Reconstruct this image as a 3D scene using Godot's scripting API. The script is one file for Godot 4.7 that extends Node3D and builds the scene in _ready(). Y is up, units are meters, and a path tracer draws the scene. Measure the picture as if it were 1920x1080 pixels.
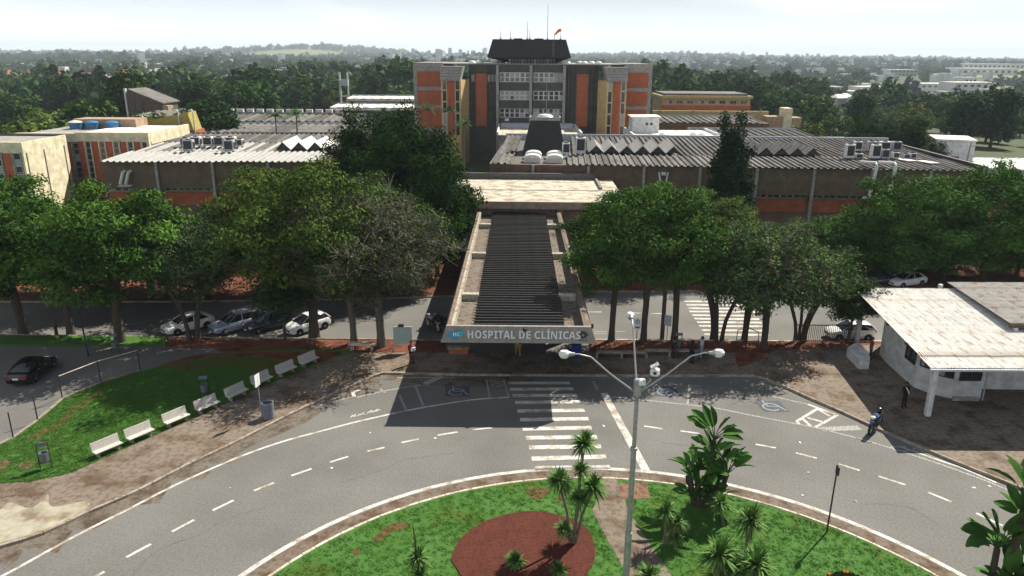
extends Node3D
# A drone's view of a hospital entrance: roundabout in front, long canopy, low wings, tower block, woods behind.

var M := {}
var taken := {}
var rng := RandomNumberGenerator.new()
var shapes := {}


class MB:
	# collects triangles; faces are given counter-clockwise as seen from outside
	var p := PackedVector3Array()
	var n := PackedVector3Array()
	var c := PackedColorArray()
	var t := PackedVector2Array()
	var tint := Color.WHITE
	var tinted := false
	var mapped := false

	func put(a: Vector3, na: Vector3) -> void:
		p.append(a)
		n.append(na)
		if tinted:
			c.append(tint)

	func tri(a: Vector3, b: Vector3, d: Vector3) -> void:
		var k := (b - a).cross(d - a).normalized()
		put(a, k)
		put(d, k)
		put(b, k)

	func quad(a: Vector3, b: Vector3, d: Vector3, e: Vector3) -> void:
		var k := (d - a).cross(e - b).normalized()
		put(a, k)
		put(d, k)
		put(b, k)
		put(a, k)
		put(e, k)
		put(d, k)

	func box(o: Vector3, s: Vector3, w := Basis.IDENTITY) -> void:
		var x := w.x * s.x * 0.5
		var y := w.y * s.y * 0.5
		var z := w.z * s.z * 0.5
		quad(o - x - y + z, o + x - y + z, o + x + y + z, o - x + y + z)
		quad(o + x - y - z, o - x - y - z, o - x + y - z, o + x + y - z)
		quad(o + x - y + z, o + x - y - z, o + x + y - z, o + x + y + z)
		quad(o - x - y - z, o - x - y + z, o - x + y + z, o - x + y - z)
		quad(o - x + y + z, o + x + y + z, o + x + y - z, o - x + y - z)
		quad(o - x - y - z, o + x - y - z, o + x - y + z, o - x - y + z)

	# a box given by two corners
	func span(a: Vector3, b: Vector3) -> void:
		box((a + b) * 0.5, (b - a).abs())

	# a box whose edges are cut off, for things that catch light on their edges
	func bevel(o: Vector3, s: Vector3, r: float, w := Basis.IDENTITY) -> void:
		var h := s * 0.5
		var ring := [Vector2(h.x - r, h.z), Vector2(h.x, h.z - r), Vector2(h.x, -h.z + r), Vector2(h.x - r, -h.z), Vector2(-h.x + r, -h.z), Vector2(-h.x, -h.z + r), Vector2(-h.x, h.z - r), Vector2(-h.x + r, h.z)]
		var rows := [[-h.y, 1], [-h.y + r, 0], [h.y - r, 0], [h.y, 1]]
		var pts := []
		for row in rows:
			var line := []
			for q in ring:
				var f := Vector2(1.0 - r / h.x, 1.0 - r / h.z) if row[1] == 1 else Vector2.ONE
				line.append(o + w * Vector3(q.x * f.x, row[0], q.y * f.y))
			pts.append(line)
		for i in 3:
			for k in 8:
				var m := (k + 1) % 8
				quad(pts[i][k], pts[i][m], pts[i + 1][m], pts[i + 1][k])
		for k in range(1, 7):
			tri(pts[3][0], pts[3][k], pts[3][k + 1])
			tri(pts[0][0], pts[0][k + 1], pts[0][k])

	# an upright prism over a ground outline (x, z)
	func slab(poly: Array, y0: float, y1: float, sides := true) -> void:
		var q := PackedVector2Array(poly)
		if Geometry2D.is_polygon_clockwise(q):
			q.reverse()
		var ids := Geometry2D.triangulate_polygon(q)
		for i in range(0, ids.size(), 3):
			var a := q[ids[i]]
			var b := q[ids[i + 1]]
			var d := q[ids[i + 2]]
			var up := Vector3(a.x, y1, a.y)
			if (Vector3(b.x, y1, b.y) - up).cross(Vector3(d.x, y1, d.y) - up).y < 0.0:
				var h := b
				b = d
				d = h
			tri(up, Vector3(b.x, y1, b.y), Vector3(d.x, y1, d.y))
		if not sides:
			return
		for i in q.size():
			var a := q[i]
			var b := q[(i + 1) % q.size()]
			quad(Vector3(b.x, y0, b.y), Vector3(a.x, y0, a.y), Vector3(a.x, y1, a.y), Vector3(b.x, y1, b.y))

	# a profile (x, y) drawn along z from z0 to z1; its points run counter-clockwise seen from +z
	func bar(poly: Array, z0: float, z1: float, at := Transform3D.IDENTITY) -> void:
		var q := PackedVector2Array(poly)
		if Geometry2D.is_polygon_clockwise(q):
			q.reverse()
		# Godot calls y-down polygons clockwise, so turn the ring until its area is positive with y up
		var area := 0.0
		for i in q.size():
			area += q[i].cross(q[(i + 1) % q.size()])
		if area < 0.0:
			q.reverse()
		var ids := Geometry2D.triangulate_polygon(q)
		for i in range(0, ids.size(), 3):
			var a := q[ids[i]]
			var b := q[ids[i + 1]]
			var d := q[ids[i + 2]]
			if (b - a).cross(d - a) < 0.0:
				var h := b
				b = d
				d = h
			tri(at * Vector3(a.x, a.y, z1), at * Vector3(b.x, b.y, z1), at * Vector3(d.x, d.y, z1))
			tri(at * Vector3(a.x, a.y, z0), at * Vector3(d.x, d.y, z0), at * Vector3(b.x, b.y, z0))
		for i in q.size():
			var a := q[i]
			var b := q[(i + 1) % q.size()]
			quad(at * Vector3(a.x, a.y, z1), at * Vector3(a.x, a.y, z0), at * Vector3(b.x, b.y, z0), at * Vector3(b.x, b.y, z1))

	func tube(path: Array, radii: Array, sides := 6, closed := true) -> void:
		var rings := []
		var side := Vector3.ZERO
		for i in path.size():
			var along: Vector3 = path[mini(i + 1, path.size() - 1)] - path[maxi(i - 1, 0)]
			along = along.normalized() if along.length() > 1e-6 else Vector3.UP
			if side == Vector3.ZERO:
				side = along.cross(Vector3.RIGHT if absf(along.x) < 0.8 else Vector3.FORWARD)
			side = (side - along * side.dot(along)).normalized()
			var other := along.cross(side)
			var ring := []
			for k in sides:
				var a := TAU * k / sides
				ring.append(side * cos(a) + other * sin(a))
			rings.append(ring)
		for i in path.size() - 1:
			for k in sides:
				var m := (k + 1) % sides
				var a: Vector3 = rings[i][k]
				var b: Vector3 = rings[i][m]
				var d: Vector3 = rings[i + 1][m]
				var e: Vector3 = rings[i + 1][k]
				var pa: Vector3 = path[i] + a * radii[i]
				var pb: Vector3 = path[i] + b * radii[i]
				var pd: Vector3 = path[i + 1] + d * radii[i + 1]
				var pe: Vector3 = path[i + 1] + e * radii[i + 1]
				put(pa, a)
				put(pd, d)
				put(pb, b)
				put(pa, a)
				put(pe, e)
				put(pd, d)
		if closed:
			for k in range(1, sides - 1):
				var z := path.size() - 1
				tri(path[z] + rings[z][0] * radii[z], path[z] + rings[z][k] * radii[z], path[z] + rings[z][k + 1] * radii[z])
				tri(path[0] + rings[0][0] * radii[0], path[0] + rings[0][k + 1] * radii[0], path[0] + rings[0][k] * radii[0])

	# a turned shape: profile of (radius, height) from the bottom up
	func lathe(o: Vector3, prof: Array, sides := 16, w := Basis.IDENTITY) -> void:
		for i in prof.size() - 1:
			var a: Vector2 = prof[i]
			var b: Vector2 = prof[i + 1]
			var lean := Vector2(b.y - a.y, -(b.x - a.x)).normalized()
			for k in sides:
				var t0 := TAU * k / sides
				var t1 := TAU * (k + 1) / sides
				var u := Vector3(cos(t0), 0, -sin(t0))
				var v := Vector3(cos(t1), 0, -sin(t1))
				var nu := w * (u * lean.x + Vector3.UP * lean.y)
				var nv := w * (v * lean.x + Vector3.UP * lean.y)
				var pa := o + w * (u * a.x + Vector3.UP * a.y)
				var pb := o + w * (v * a.x + Vector3.UP * a.y)
				var pd := o + w * (v * b.x + Vector3.UP * b.y)
				var pe := o + w * (u * b.x + Vector3.UP * b.y)
				put(pa, nu)
				put(pd, nv)
				put(pb, nv)
				put(pa, nu)
				put(pe, nu)
				put(pd, nv)

	# a painted strip along a line on the ground, its top at y
	func strip(line: Array, wide: float, y: float) -> void:
		var l := []
		var r := []
		for i in line.size():
			var along: Vector2 = (line[mini(i + 1, line.size() - 1)] - line[maxi(i - 1, 0)]).normalized()
			var out := Vector2(-along.y, along.x) * wide * 0.5
			l.append(line[i] - out)
			r.append(line[i] + out)
		for i in line.size() - 1:
			quad(Vector3(r[i].x, y, r[i].y), Vector3(r[i + 1].x, y, r[i + 1].y), Vector3(l[i + 1].x, y, l[i + 1].y), Vector3(l[i].x, y, l[i].y))

	func mesh() -> ArrayMesh:
		var a := []
		a.resize(Mesh.ARRAY_MAX)
		a[Mesh.ARRAY_VERTEX] = p
		a[Mesh.ARRAY_NORMAL] = n
		if tinted:
			a[Mesh.ARRAY_COLOR] = c
		if mapped:
			a[Mesh.ARRAY_TEX_UV] = t
		var m := ArrayMesh.new()
		m.add_surface_from_arrays(Mesh.PRIMITIVE_TRIANGLES, a)
		return m


# ---------------------------------------------------------------- naming

func numbered(called: String) -> String:
	var k: int = taken.get(called, 0)
	taken[called] = k + 1
	return called if k == 0 else "%s_%03d" % [called, k]


func tag(o: Node, label: String, category: String, group := "", kind := "") -> Node:
	if label:
		o.set_meta("label", label)
	if category:
		o.set_meta("category", category)
	if group:
		o.set_meta("group", group)
	if kind:
		o.set_meta("kind", kind)
	return o


func thing(called: String, label: String, category: String, at := Vector3.ZERO, turn := 0.0, group := "") -> Node3D:
	var o := Node3D.new()
	o.name = numbered(called)
	add_child(o)
	o.position = at
	o.rotation.y = turn
	tag(o, label, category, group)
	return o


func part(called: String, shape: Mesh, m: Material, parent: Node, at := Transform3D.IDENTITY) -> MeshInstance3D:
	var o := MeshInstance3D.new()
	o.name = called
	o.mesh = shape
	o.material_override = m
	o.transform = at
	parent.add_child(o, true)
	return o


func boxed(called: String, o: Vector3, s: Vector3, m: Material, parent: Node, w := Basis.IDENTITY) -> MeshInstance3D:
	var b := MB.new()
	b.box(Vector3.ZERO, s)
	return part(called, b.mesh(), m, parent, Transform3D(w, o))


func spanned(called: String, a: Vector3, z: Vector3, m: Material, parent: Node) -> MeshInstance3D:
	return boxed(called, (a + z) * 0.5, (z - a).abs(), m, parent)


# a thing or a piece of the setting that is one mesh
func single(called: String, shape: Mesh, m: Material, at := Transform3D.IDENTITY) -> MeshInstance3D:
	var o := MeshInstance3D.new()
	o.name = numbered(called)
	o.mesh = shape
	o.material_override = m
	o.transform = at
	add_child(o)
	return o


func struct(called: String, b: MB, m: Material) -> MeshInstance3D:
	var o := single(called, b.mesh(), m)
	o.set_meta("kind", "structure")
	return o


func copy(o: Node3D, at: Vector3, turn: float, label := "", big := Vector3.ONE, group := "") -> Node3D:
	var d: Node3D = o.duplicate()
	var base := String(o.name)
	if base.length() > 4 and base[-4] == "_":
		base = base.left(-4)
	d.name = numbered(base)
	add_child(d)
	d.position = at
	d.rotation = Vector3(0, turn, 0)
	d.scale = big
	if label:
		d.set_meta("label", label)
	if group:
		d.set_meta("group", group)
	return d


# ---------------------------------------------------------------- materials

func noise_tex(seed_: int, freq: float, octaves: int, stops: Array, size := 512, kind := FastNoiseLite.TYPE_SIMPLEX_SMOOTH, normal := false, bump := 4.0) -> NoiseTexture2D:
	var f := FastNoiseLite.new()
	f.seed = seed_
	f.noise_type = kind
	f.frequency = freq
	f.fractal_octaves = octaves
	f.fractal_gain = 0.55
	var t := NoiseTexture2D.new()
	t.width = size
	t.height = size
	t.seamless = true
	t.seamless_blend_skirt = 0.2
	if normal:
		t.as_normal_map = true
		t.bump_strength = bump
	else:
		var g := Gradient.new()
		var offs := PackedFloat32Array()
		var cols := PackedColorArray()
		for s in stops:
			offs.append(s[0])
			cols.append(s[1] if s[1] is Color else Color(s[1], s[1], s[1]))
		g.offsets = offs
		g.colors = cols
		t.color_ramp = g
	t.noise = f
	return t


func lin(r: float, g: float, b: float) -> Color:
	return Color(r, g, b).linear_to_srgb()


# base colours are linear; fine and coarse are noise pictures laid in world space, so many times a metre
func mat(key: String, col: Color, rough := 0.85, fine: Texture2D = null, per_m := 0.5, coarse: Texture2D = null, coarse_per_m := 0.04) -> StandardMaterial3D:
	var m := StandardMaterial3D.new()
	m.resource_name = key
	m.albedo_color = col.linear_to_srgb()
	m.roughness = rough
	m.metallic_specular = 0.35
	if fine:
		m.albedo_texture = fine
		m.uv1_triplanar = true
		m.uv1_world_triplanar = true
		m.uv1_scale = Vector3.ONE * per_m
	if coarse:
		m.detail_enabled = true
		m.detail_albedo = coarse
		m.detail_blend_mode = BaseMaterial3D.BLEND_MODE_MUL
		m.detail_uv_layer = BaseMaterial3D.DETAIL_UV_2
		m.uv2_triplanar = true
		m.uv2_world_triplanar = true
		m.uv2_scale = Vector3.ONE * coarse_per_m
	M[key] = m
	return m


func relief(key: String, t: Texture2D, strength: float) -> void:
	var m: StandardMaterial3D = M[key]
	m.normal_enabled = true
	m.normal_texture = t
	m.normal_scale = strength


func tone(c: Color, k: float) -> Color:
	return Color(c.r * k, c.g * k, c.b * k)


func make_materials() -> void:
	var grain := noise_tex(1, 0.02, 5, [[0.15, 0.86], [0.5, 0.95], [0.85, 1.0]])
	var soft := noise_tex(2, 0.008, 4, [[0.15, 0.9], [0.5, 0.96], [0.8, 1.0]])
	var blot := noise_tex(3, 0.012, 6, [[0.2, 0.8], [0.42, 0.93], [0.6, 1.0], [1.0, 1.0]])
	var dirt := noise_tex(4, 0.012, 6, [[0.22, Color(0.78, 0.72, 0.67)], [0.42, Color(0.93, 0.91, 0.89)], [0.62, Color(1, 1, 1)]])
	var rust := noise_tex(5, 0.012, 5, [[0.0, Color(1, 1, 1)], [0.58, Color(0.97, 0.96, 0.95)], [0.7, Color(0.9, 0.82, 0.74)], [0.8, Color(0.68, 0.5, 0.38)]])
	var streak := noise_tex(6, 0.02, 5, [[0.25, 0.9], [0.5, 0.96], [0.7, 1.0]])
	var rough_n := noise_tex(7, 0.05, 5, [], 512, FastNoiseLite.TYPE_SIMPLEX_SMOOTH, true, 4.0)
	var clumps := noise_tex(8, 0.03, 5, [[0.2, Color(0.9, 0.91, 0.86)], [0.5, Color(0.96, 0.97, 0.93)], [0.75, Color(1, 1, 1)]])
	var turf := noise_tex(9, 0.01, 5, [[0.16, Color(1.0, 0.85, 0.7)], [0.28, Color(0.95, 0.93, 0.8)], [0.42, Color(0.9, 0.95, 0.86)], [0.7, Color(1, 1, 1)]])
	M["grain_tex"] = grain
	M["soft_tex"] = soft

	mat("asphalt", Color(0.175, 0.172, 0.163), 0.9, grain, 0.6, soft, 0.03)
	relief("asphalt", rough_n, 0.5)
	mat("asphalt_old", Color(0.12, 0.114, 0.11), 0.92, grain, 0.3, dirt, 0.06)
	relief("asphalt_old", rough_n, 0.6)
	mat("paint_faint", Color(0.27, 0.27, 0.265), 0.85, blot, 0.8)
	mat("grit", Color(0.145, 0.125, 0.105), 0.95, blot, 0.5, dirt, 0.1)
	mat("gutter", Color(0.16, 0.128, 0.1), 0.95, blot, 0.4, dirt, 0.12)
	mat("paint", Color(0.58, 0.58, 0.555), 0.75, noise_tex(14, 0.03, 6, [[0.2, 0.72], [0.4, 0.88], [0.58, 1.0]]), 0.7, dirt, 0.15)
	mat("paint_worn", Color(0.4, 0.4, 0.385), 0.8, noise_tex(11, 0.03, 5, [[0.3, 0.6], [0.5, 0.8], [0.65, 1.0]]), 0.6)
	mat("paint_blue", Color(0.11, 0.135, 0.185), 0.8, noise_tex(12, 0.03, 5, [[0.3, 0.45], [0.5, 0.75], [0.7, 1.0]]), 0.8)
	mat("pavement", Color(0.185, 0.152, 0.122), 0.92, blot, 0.35, dirt, 0.07)
	relief("pavement", rough_n, 0.4)
	mat("pavement_pale", Color(0.36, 0.34, 0.27), 0.92, soft, 0.4, dirt, 0.11)
	mat("kerb", Color(0.34, 0.3, 0.25), 0.9, blot, 0.6, dirt, 0.15)
	mat("kerb_white", Color(0.6, 0.56, 0.48), 0.9, blot, 0.6, dirt, 0.2)
	mat("soil", Color(0.165, 0.06, 0.034), 0.97, blot, 0.5, dirt, 0.09)
	relief("soil", rough_n, 1.2)
	mat("soil_thin", Color(0.13, 0.075, 0.035), 0.97, clumps, 0.9, dirt, 0.3)
	mat("cover", Color(0.15, 0.115, 0.092), 0.9, blot, 0.8)
	mat("soil_bed", Color(0.1, 0.028, 0.018), 0.97, blot, 0.7, soft, 0.2)
	relief("soil_bed", rough_n, 1.4)
	mat("lawn", Color(0.06, 0.15, 0.03), 0.95, clumps, 0.9, turf, 0.06)
	relief("lawn", rough_n, 0.6)
	mat("land", Color(1, 1, 1), 0.95, grain, 0.02)
	M.land.vertex_color_use_as_albedo = true
	mat("slab_red", Color(0.2, 0.115, 0.08), 0.92, blot, 0.8, dirt, 0.3)

	mat("concrete", Color(0.25, 0.232, 0.205), 0.9, blot, 0.25, streak, 0.08)
	relief("concrete", rough_n, 0.4)
	mat("concrete_sign", Color(0.32, 0.295, 0.275), 0.9, grain, 0.6, soft, 0.3)
	mat("concrete_pale", Color(0.5, 0.475, 0.4), 0.9, soft, 0.35, dirt, 0.09)
	mat("concrete_stained_shaded", Color(0.17, 0.145, 0.12), 0.92, blot, 0.5, dirt, 0.2)  # brown trough floor; doubles as painted shade on the right beam lining
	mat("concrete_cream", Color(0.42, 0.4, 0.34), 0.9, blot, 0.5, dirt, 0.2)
	mat("concrete_grey", Color(0.34, 0.33, 0.31), 0.9, blot, 0.3, soft, 0.1)
	mat("concrete_brown", Color(0.2, 0.158, 0.125), 0.92, blot, 0.4, dirt, 0.15)
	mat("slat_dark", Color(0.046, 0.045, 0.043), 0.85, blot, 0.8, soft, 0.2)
	mat("fascia_brown", Color(0.15, 0.1, 0.075), 0.85, soft, 0.15, streak, 0.07)
	mat("red_wall", Color(0.46, 0.115, 0.06), 0.85, soft, 0.3, streak, 0.05)
	mat("brick_orange", Color(0.42, 0.125, 0.062), 0.88, grain, 0.9, soft, 0.12)
	mat("brown_wall", Color(0.2, 0.13, 0.09), 0.9, soft, 0.3, streak, 0.06)
	mat("cream_wall", Color(0.74, 0.68, 0.49), 0.85, soft, 0.2, streak, 0.06)
	mat("yellow_wall", Color(0.62, 0.45, 0.2), 0.85, soft, 0.2, streak, 0.05)
	mat("white_wall", Color(0.68, 0.7, 0.7), 0.8, soft, 0.35, streak, 0.1)
	mat("white_roof", Color(0.8, 0.8, 0.78), 0.8, soft, 0.15, dirt, 0.05)
	mat("pink_wall", Color(0.42, 0.31, 0.26), 0.9, soft, 0.3, streak, 0.1)
	mat("dark_wall", Color(0.085, 0.085, 0.075), 0.85, soft, 0.2, streak, 0.05)
	mat("black_roof", Color(0.035, 0.035, 0.037), 0.75, soft, 0.2, streak, 0.1)
	mat("fibre_grey", Color(0.17, 0.168, 0.165), 0.88, blot, 0.3, dirt, 0.05)
	mat("fibre_dark", Color(0.105, 0.102, 0.1), 0.88, blot, 0.3, dirt, 0.05)
	mat("fibre_pale", Color(0.43, 0.43, 0.42), 0.88, blot, 0.3, soft, 0.06)
	mat("bitumen", Color(0.13, 0.125, 0.12), 0.92, blot, 0.3)
	mat("tin_rusty", Color(0.7, 0.72, 0.71), 0.6, rust, 0.3, streak, 0.15)
	M.tin_rusty.uv1_scale = Vector3(0.5, 0.5, 0.09)
	M.tin_rusty.metallic_specular = 0.5
	mat("tin_worn", Color(0.42, 0.42, 0.41), 0.6, rust, 0.22, streak, 0.2)
	mat("metal_white", Color(0.7, 0.7, 0.69), 0.45, soft, 0.5)
	mat("metal_pale", Color(0.42, 0.45, 0.5), 0.45, soft, 0.4)
	mat("metal_dark", Color(0.04, 0.04, 0.042), 0.5, soft, 0.5)
	mat("steel_pole", Color(0.4, 0.4, 0.4), 0.42, soft, 0.6, streak, 0.4)
	M.steel_pole.metallic = 0.45
	mat("iron_brown", Color(0.1, 0.07, 0.05), 0.75, blot, 0.8)
	mat("roof_tile_red", Color(0.4, 0.13, 0.07), 0.88, blot, 0.5, soft, 0.1)
	mat("olive_wall", Color(0.42, 0.35, 0.17), 0.88, soft, 0.3, streak, 0.1)
	mat("tan_wall", Color(0.42, 0.3, 0.2), 0.88, soft, 0.3, streak, 0.1)
	mat("pale_blue_roof", Color(0.62, 0.74, 0.74), 0.6, soft, 0.1, dirt, 0.04)
	mat("tank_blue", Color(0.05, 0.17, 0.34), 0.5, soft, 0.5)
	mat("tank_yellow", Color(0.4, 0.34, 0.09), 0.6, blot, 0.5, streak, 0.2)
	mat("glass", Color(0.02, 0.024, 0.028), 0.12)
	M.glass.metallic_specular = 0.6
	mat("glass_pale", Color(0.28, 0.3, 0.3), 0.3)
	mat("frame_white", Color(0.6, 0.6, 0.58), 0.6, soft, 0.5)
	mat("dome_white", Color(0.72, 0.73, 0.72), 0.35, soft, 0.5)
	mat("lamp_glass", Color(0.74, 0.74, 0.7), 0.3, soft, 2.0)
	mat("letter", Color(0.62, 0.64, 0.66), 0.55)
	mat("emblem_blue", Color(0.03, 0.26, 0.42), 0.55)
	mat("emblem_teal", Color(0.04, 0.38, 0.4), 0.55)
	mat("emblem_dark", Color(0.05, 0.045, 0.045), 0.6)
	mat("sign_white", Color(0.72, 0.73, 0.72), 0.5)
	mat("sign_blue", Color(0.04, 0.1, 0.34), 0.5)
	mat("board_pale", Color(0.5, 0.62, 0.58), 0.6, noise_tex(13, 0.05, 4, [[0.3, 0.55], [0.5, 0.9], [1.0, 1.0]]), 0.8)
	mat("bin_grey", Color(0.15, 0.17, 0.21), 0.6, soft, 0.8)
	mat("bin_blue", Color(0.02, 0.04, 0.25), 0.55, soft, 0.8)
	mat("car_white", Color(0.74, 0.75, 0.76), 0.3)
	mat("car_silver", Color(0.32, 0.36, 0.43), 0.32)
	M.car_silver.metallic = 0.4
	mat("car_navy", Color(0.02, 0.025, 0.05), 0.25)
	mat("car_black", Color(0.008, 0.008, 0.01), 0.2)
	mat("car_red", Color(0.35, 0.02, 0.02), 0.3)
	mat("car_blue", Color(0.05, 0.12, 0.3), 0.3)
	for k in ["car_white", "car_silver", "car_navy", "car_black", "car_red", "car_blue"]:
		M[k].clearcoat_enabled = true
		M[k].clearcoat = 0.6
		M[k].clearcoat_roughness = 0.08
	mat("car_glass", Color(0.012, 0.014, 0.016), 0.06)
	M.car_glass.metallic_specular = 0.7
	mat("tyre", Color(0.018, 0.018, 0.018), 0.85)
	mat("rim", Color(0.4, 0.41, 0.42), 0.35)
	M.rim.metallic = 0.6
	mat("headlight", Color(0.6, 0.62, 0.64), 0.15)
	mat("tail_red", Color(0.35, 0.012, 0.012), 0.25)
	mat("bark", Color(0.085, 0.066, 0.05), 0.95, blot, 1.2)
	mat("bark_grey", Color(0.16, 0.14, 0.115), 0.95, blot, 1.2)
	mat("orange_cloth", Color(0.75, 0.2, 0.03), 0.8)
	mat("litter", Color(0.6, 0.6, 0.57), 0.8)
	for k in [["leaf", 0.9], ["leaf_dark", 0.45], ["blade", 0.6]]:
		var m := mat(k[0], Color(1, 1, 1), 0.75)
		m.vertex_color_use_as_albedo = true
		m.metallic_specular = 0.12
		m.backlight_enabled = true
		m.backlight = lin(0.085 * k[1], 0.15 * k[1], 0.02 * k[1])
	for k in [["leaf_blue", Color(0.72, 0.9, 1.0)], ["leaf_gold", Color(1.0, 0.93, 0.68)]]:
		var m: StandardMaterial3D = M.leaf.duplicate()
		m.resource_name = k[0]
		m.albedo_color = k[1].linear_to_srgb()
		M[k[0]] = m
	var skin := mat("body", Color(1, 1, 1), 0.85)
	skin.vertex_color_use_as_albedo = true


# ---------------------------------------------------------------- camera, sky, sun

const SUN_FROM := Vector3(0.69, 1.0, -0.72)


func set_view() -> void:
	var cam := Camera3D.new()
	cam.name = "camera"
	cam.fov = 42.1847
	cam.near = 0.5
	cam.far = 30000.0
	cam.position = Vector3(0, 21, 0)
	cam.basis = Basis(Vector3.RIGHT, deg_to_rad(-17.2608)) * Basis(Vector3.BACK, deg_to_rad(0.3438))
	add_child(cam)
	cam.current = true

	var sun := DirectionalLight3D.new()
	sun.name = "sun"
	sun.light_energy = 1.6
	sun.light_color = Color(1.0, 0.965, 0.9)
	sun.light_angular_distance = 0.5
	sun.shadow_enabled = true
	add_child(sun)
	sun.look_at_from_position(SUN_FROM * 100.0, Vector3.ZERO, Vector3.UP)

	var e := Environment.new()
	e.background_mode = Environment.BG_SKY
	e.sky = Sky.new()
	var s := PanoramaSkyMaterial.new()
	s.panorama = ImageTexture.create_from_image(paint_sky())
	e.sky.sky_material = s
	e.tonemap_mode = Environment.TONE_MAPPER_LINEAR
	e.tonemap_exposure = 1.9
	e.fog_enabled = true
	e.fog_density = 0.00015
	e.fog_light_color = Color(0.88, 0.94, 1.0)
	e.sdfgi_enabled = true
	e.ssao_enabled = true
	e.ssil_enabled = true
	var w := WorldEnvironment.new()
	w.name = "world"
	w.environment = e
	add_child(w)


# hazy air: pale at the horizon, deeper blue overhead, a wide glow round the sun, thin high cloud
func paint_sky() -> Image:
	var wide := 1024
	var high := 512
	var im := Image.create(wide, high, false, Image.FORMAT_RGBF)
	var f := FastNoiseLite.new()
	f.seed = 5
	f.frequency = 1.0
	f.fractal_octaves = 5
	var sun := SUN_FROM.normalized()
	for j in high:
		var up := PI * (0.5 - (j + 0.5) / high)
		for i in wide:
			var a := TAU * ((i + 0.5) / wide - 0.5)
			var d := Vector3(sin(a) * cos(up), sin(up), -cos(a) * cos(up))
			var y := maxf(d.y, 0.0)
			var low := pow(1.0 - y, 10.0)
			var c := Vector3(0.026, 0.05, 0.095).lerp(Vector3(0.82, 0.885, 0.9), low)
			var toward := maxf(d.dot(sun), 0.0)
			var glow := pow(toward, 3.0) * 0.3 + pow(toward, 14.0) * 0.25
			c += Vector3(1.0, 0.98, 0.94) * glow
			if d.y > 0.0:
				var q := Vector3(d.x, d.y * 3.4, d.z) * 3.2
				var cloud := smoothstep(0.0, 0.42, f.get_noise_3dv(q) + 0.1) * smoothstep(0.75, 0.1, d.y)
				c = c.lerp(Vector3(0.72, 0.73, 0.74) + Vector3.ONE * glow, cloud * 0.5)
			im.set_pixel(i, j, Color(c.x, c.y, c.z))
	return im


# ---------------------------------------------------------------- ground, roads, pavements

# the lie of the land: level round the hospital, a shallow valley behind it, then low hills
func lie(x: float, z: float) -> float:
	var d := -z
	var h := -5.0 * smoothstep(190.0, 520.0, d) + 12.0 * smoothstep(900.0, 2600.0, d)
	h -= 4.0 * smoothstep(70.0, 260.0, x) * smoothstep(90.0, 200.0, d)
	h -= 5.0 * smoothstep(90.0, 300.0, absf(x)) * smoothstep(60.0, -200.0, z)
	var k := smoothstep(260.0, 900.0, d)
	h += k * 5.0 * sin(x * 0.0021 + 1.3) * cos(d * 0.0017 + x * 0.0006)
	h += k * 3.0 * sin(x * 0.0053 + d * 0.0031)
	h += smoothstep(2000.0, 4600.0, d) * (10.0 * sin(x * 0.0011 + 0.6) + 6.0 * sin(x * 0.0031 + d * 0.001))
	h += (46.0 * exp(-pow((x + 1180.0) / 420.0, 2.0)) + 40.0 * exp(-pow((x + 1850.0) / 460.0, 2.0))) * smoothstep(3200.0, 4300.0, d)
	h += 13.0 * smoothstep(3800.0, 5600.0, d)
	return h


# which land is open field rather than wood
func field_at(x: float, z: float) -> float:
	var d := -z
	var best := 0.0
	for q in [[-1080.0, 3850.0, 300.0, 380.0], [-1720.0, 3850.0, 330.0, 330.0], [-2100.0, 4300.0, 300.0, 200.0], [-2900.0, 4100.0, 500.0, 300.0], [560.0, 830.0, 130.0, 290.0], [1050.0, 1900.0, 420.0, 110.0], [520.0, 1350.0, 160.0, 60.0], [-700.0, 1500.0, 200.0, 90.0], [-260.0, 820.0, 40.0, 110.0], [190.0, 900.0, 46.0, 120.0], [330.0, 1100.0, 60.0, 160.0], [-520.0, 1050.0, 60.0, 130.0], [90.0, 1500.0, 90.0, 160.0], [-380.0, 1700.0, 120.0, 200.0], [900.0, 1500.0, 300.0, 130.0], [1900.0, 2600.0, 600.0, 240.0], [-300.0, 4300.0, 700.0, 200.0], [1500.0, 4100.0, 900.0, 300.0], [260.0, 430.0, 45.0, 26.0]]:
		var r := pow((x - q[0]) / q[2], 2.0) + pow((d - q[1]) / q[3], 2.0)
		best = maxf(best, 1.0 - smoothstep(0.8, 1.0, r))
	return best


func spline(pts: Array, steps := 6) -> Array:
	var out := []
	for i in pts.size() - 1:
		var a: Vector2 = pts[maxi(i - 1, 0)]
		var b: Vector2 = pts[i]
		var c: Vector2 = pts[i + 1]
		var d: Vector2 = pts[mini(i + 2, pts.size() - 1)]
		for k in steps:
			out.append(b.cubic_interpolate(c, a, d, float(k) / steps))
	out.append(pts[-1])
	return out


func arc(o: Vector2, r: float, a0: float, a1: float, n := 90) -> Array:
	var out := []
	for i in n + 1:
		var a := deg_to_rad(lerpf(a0, a1, float(i) / n))
		out.append(o + Vector2(cos(a), -sin(a)) * r)
	return out


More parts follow.
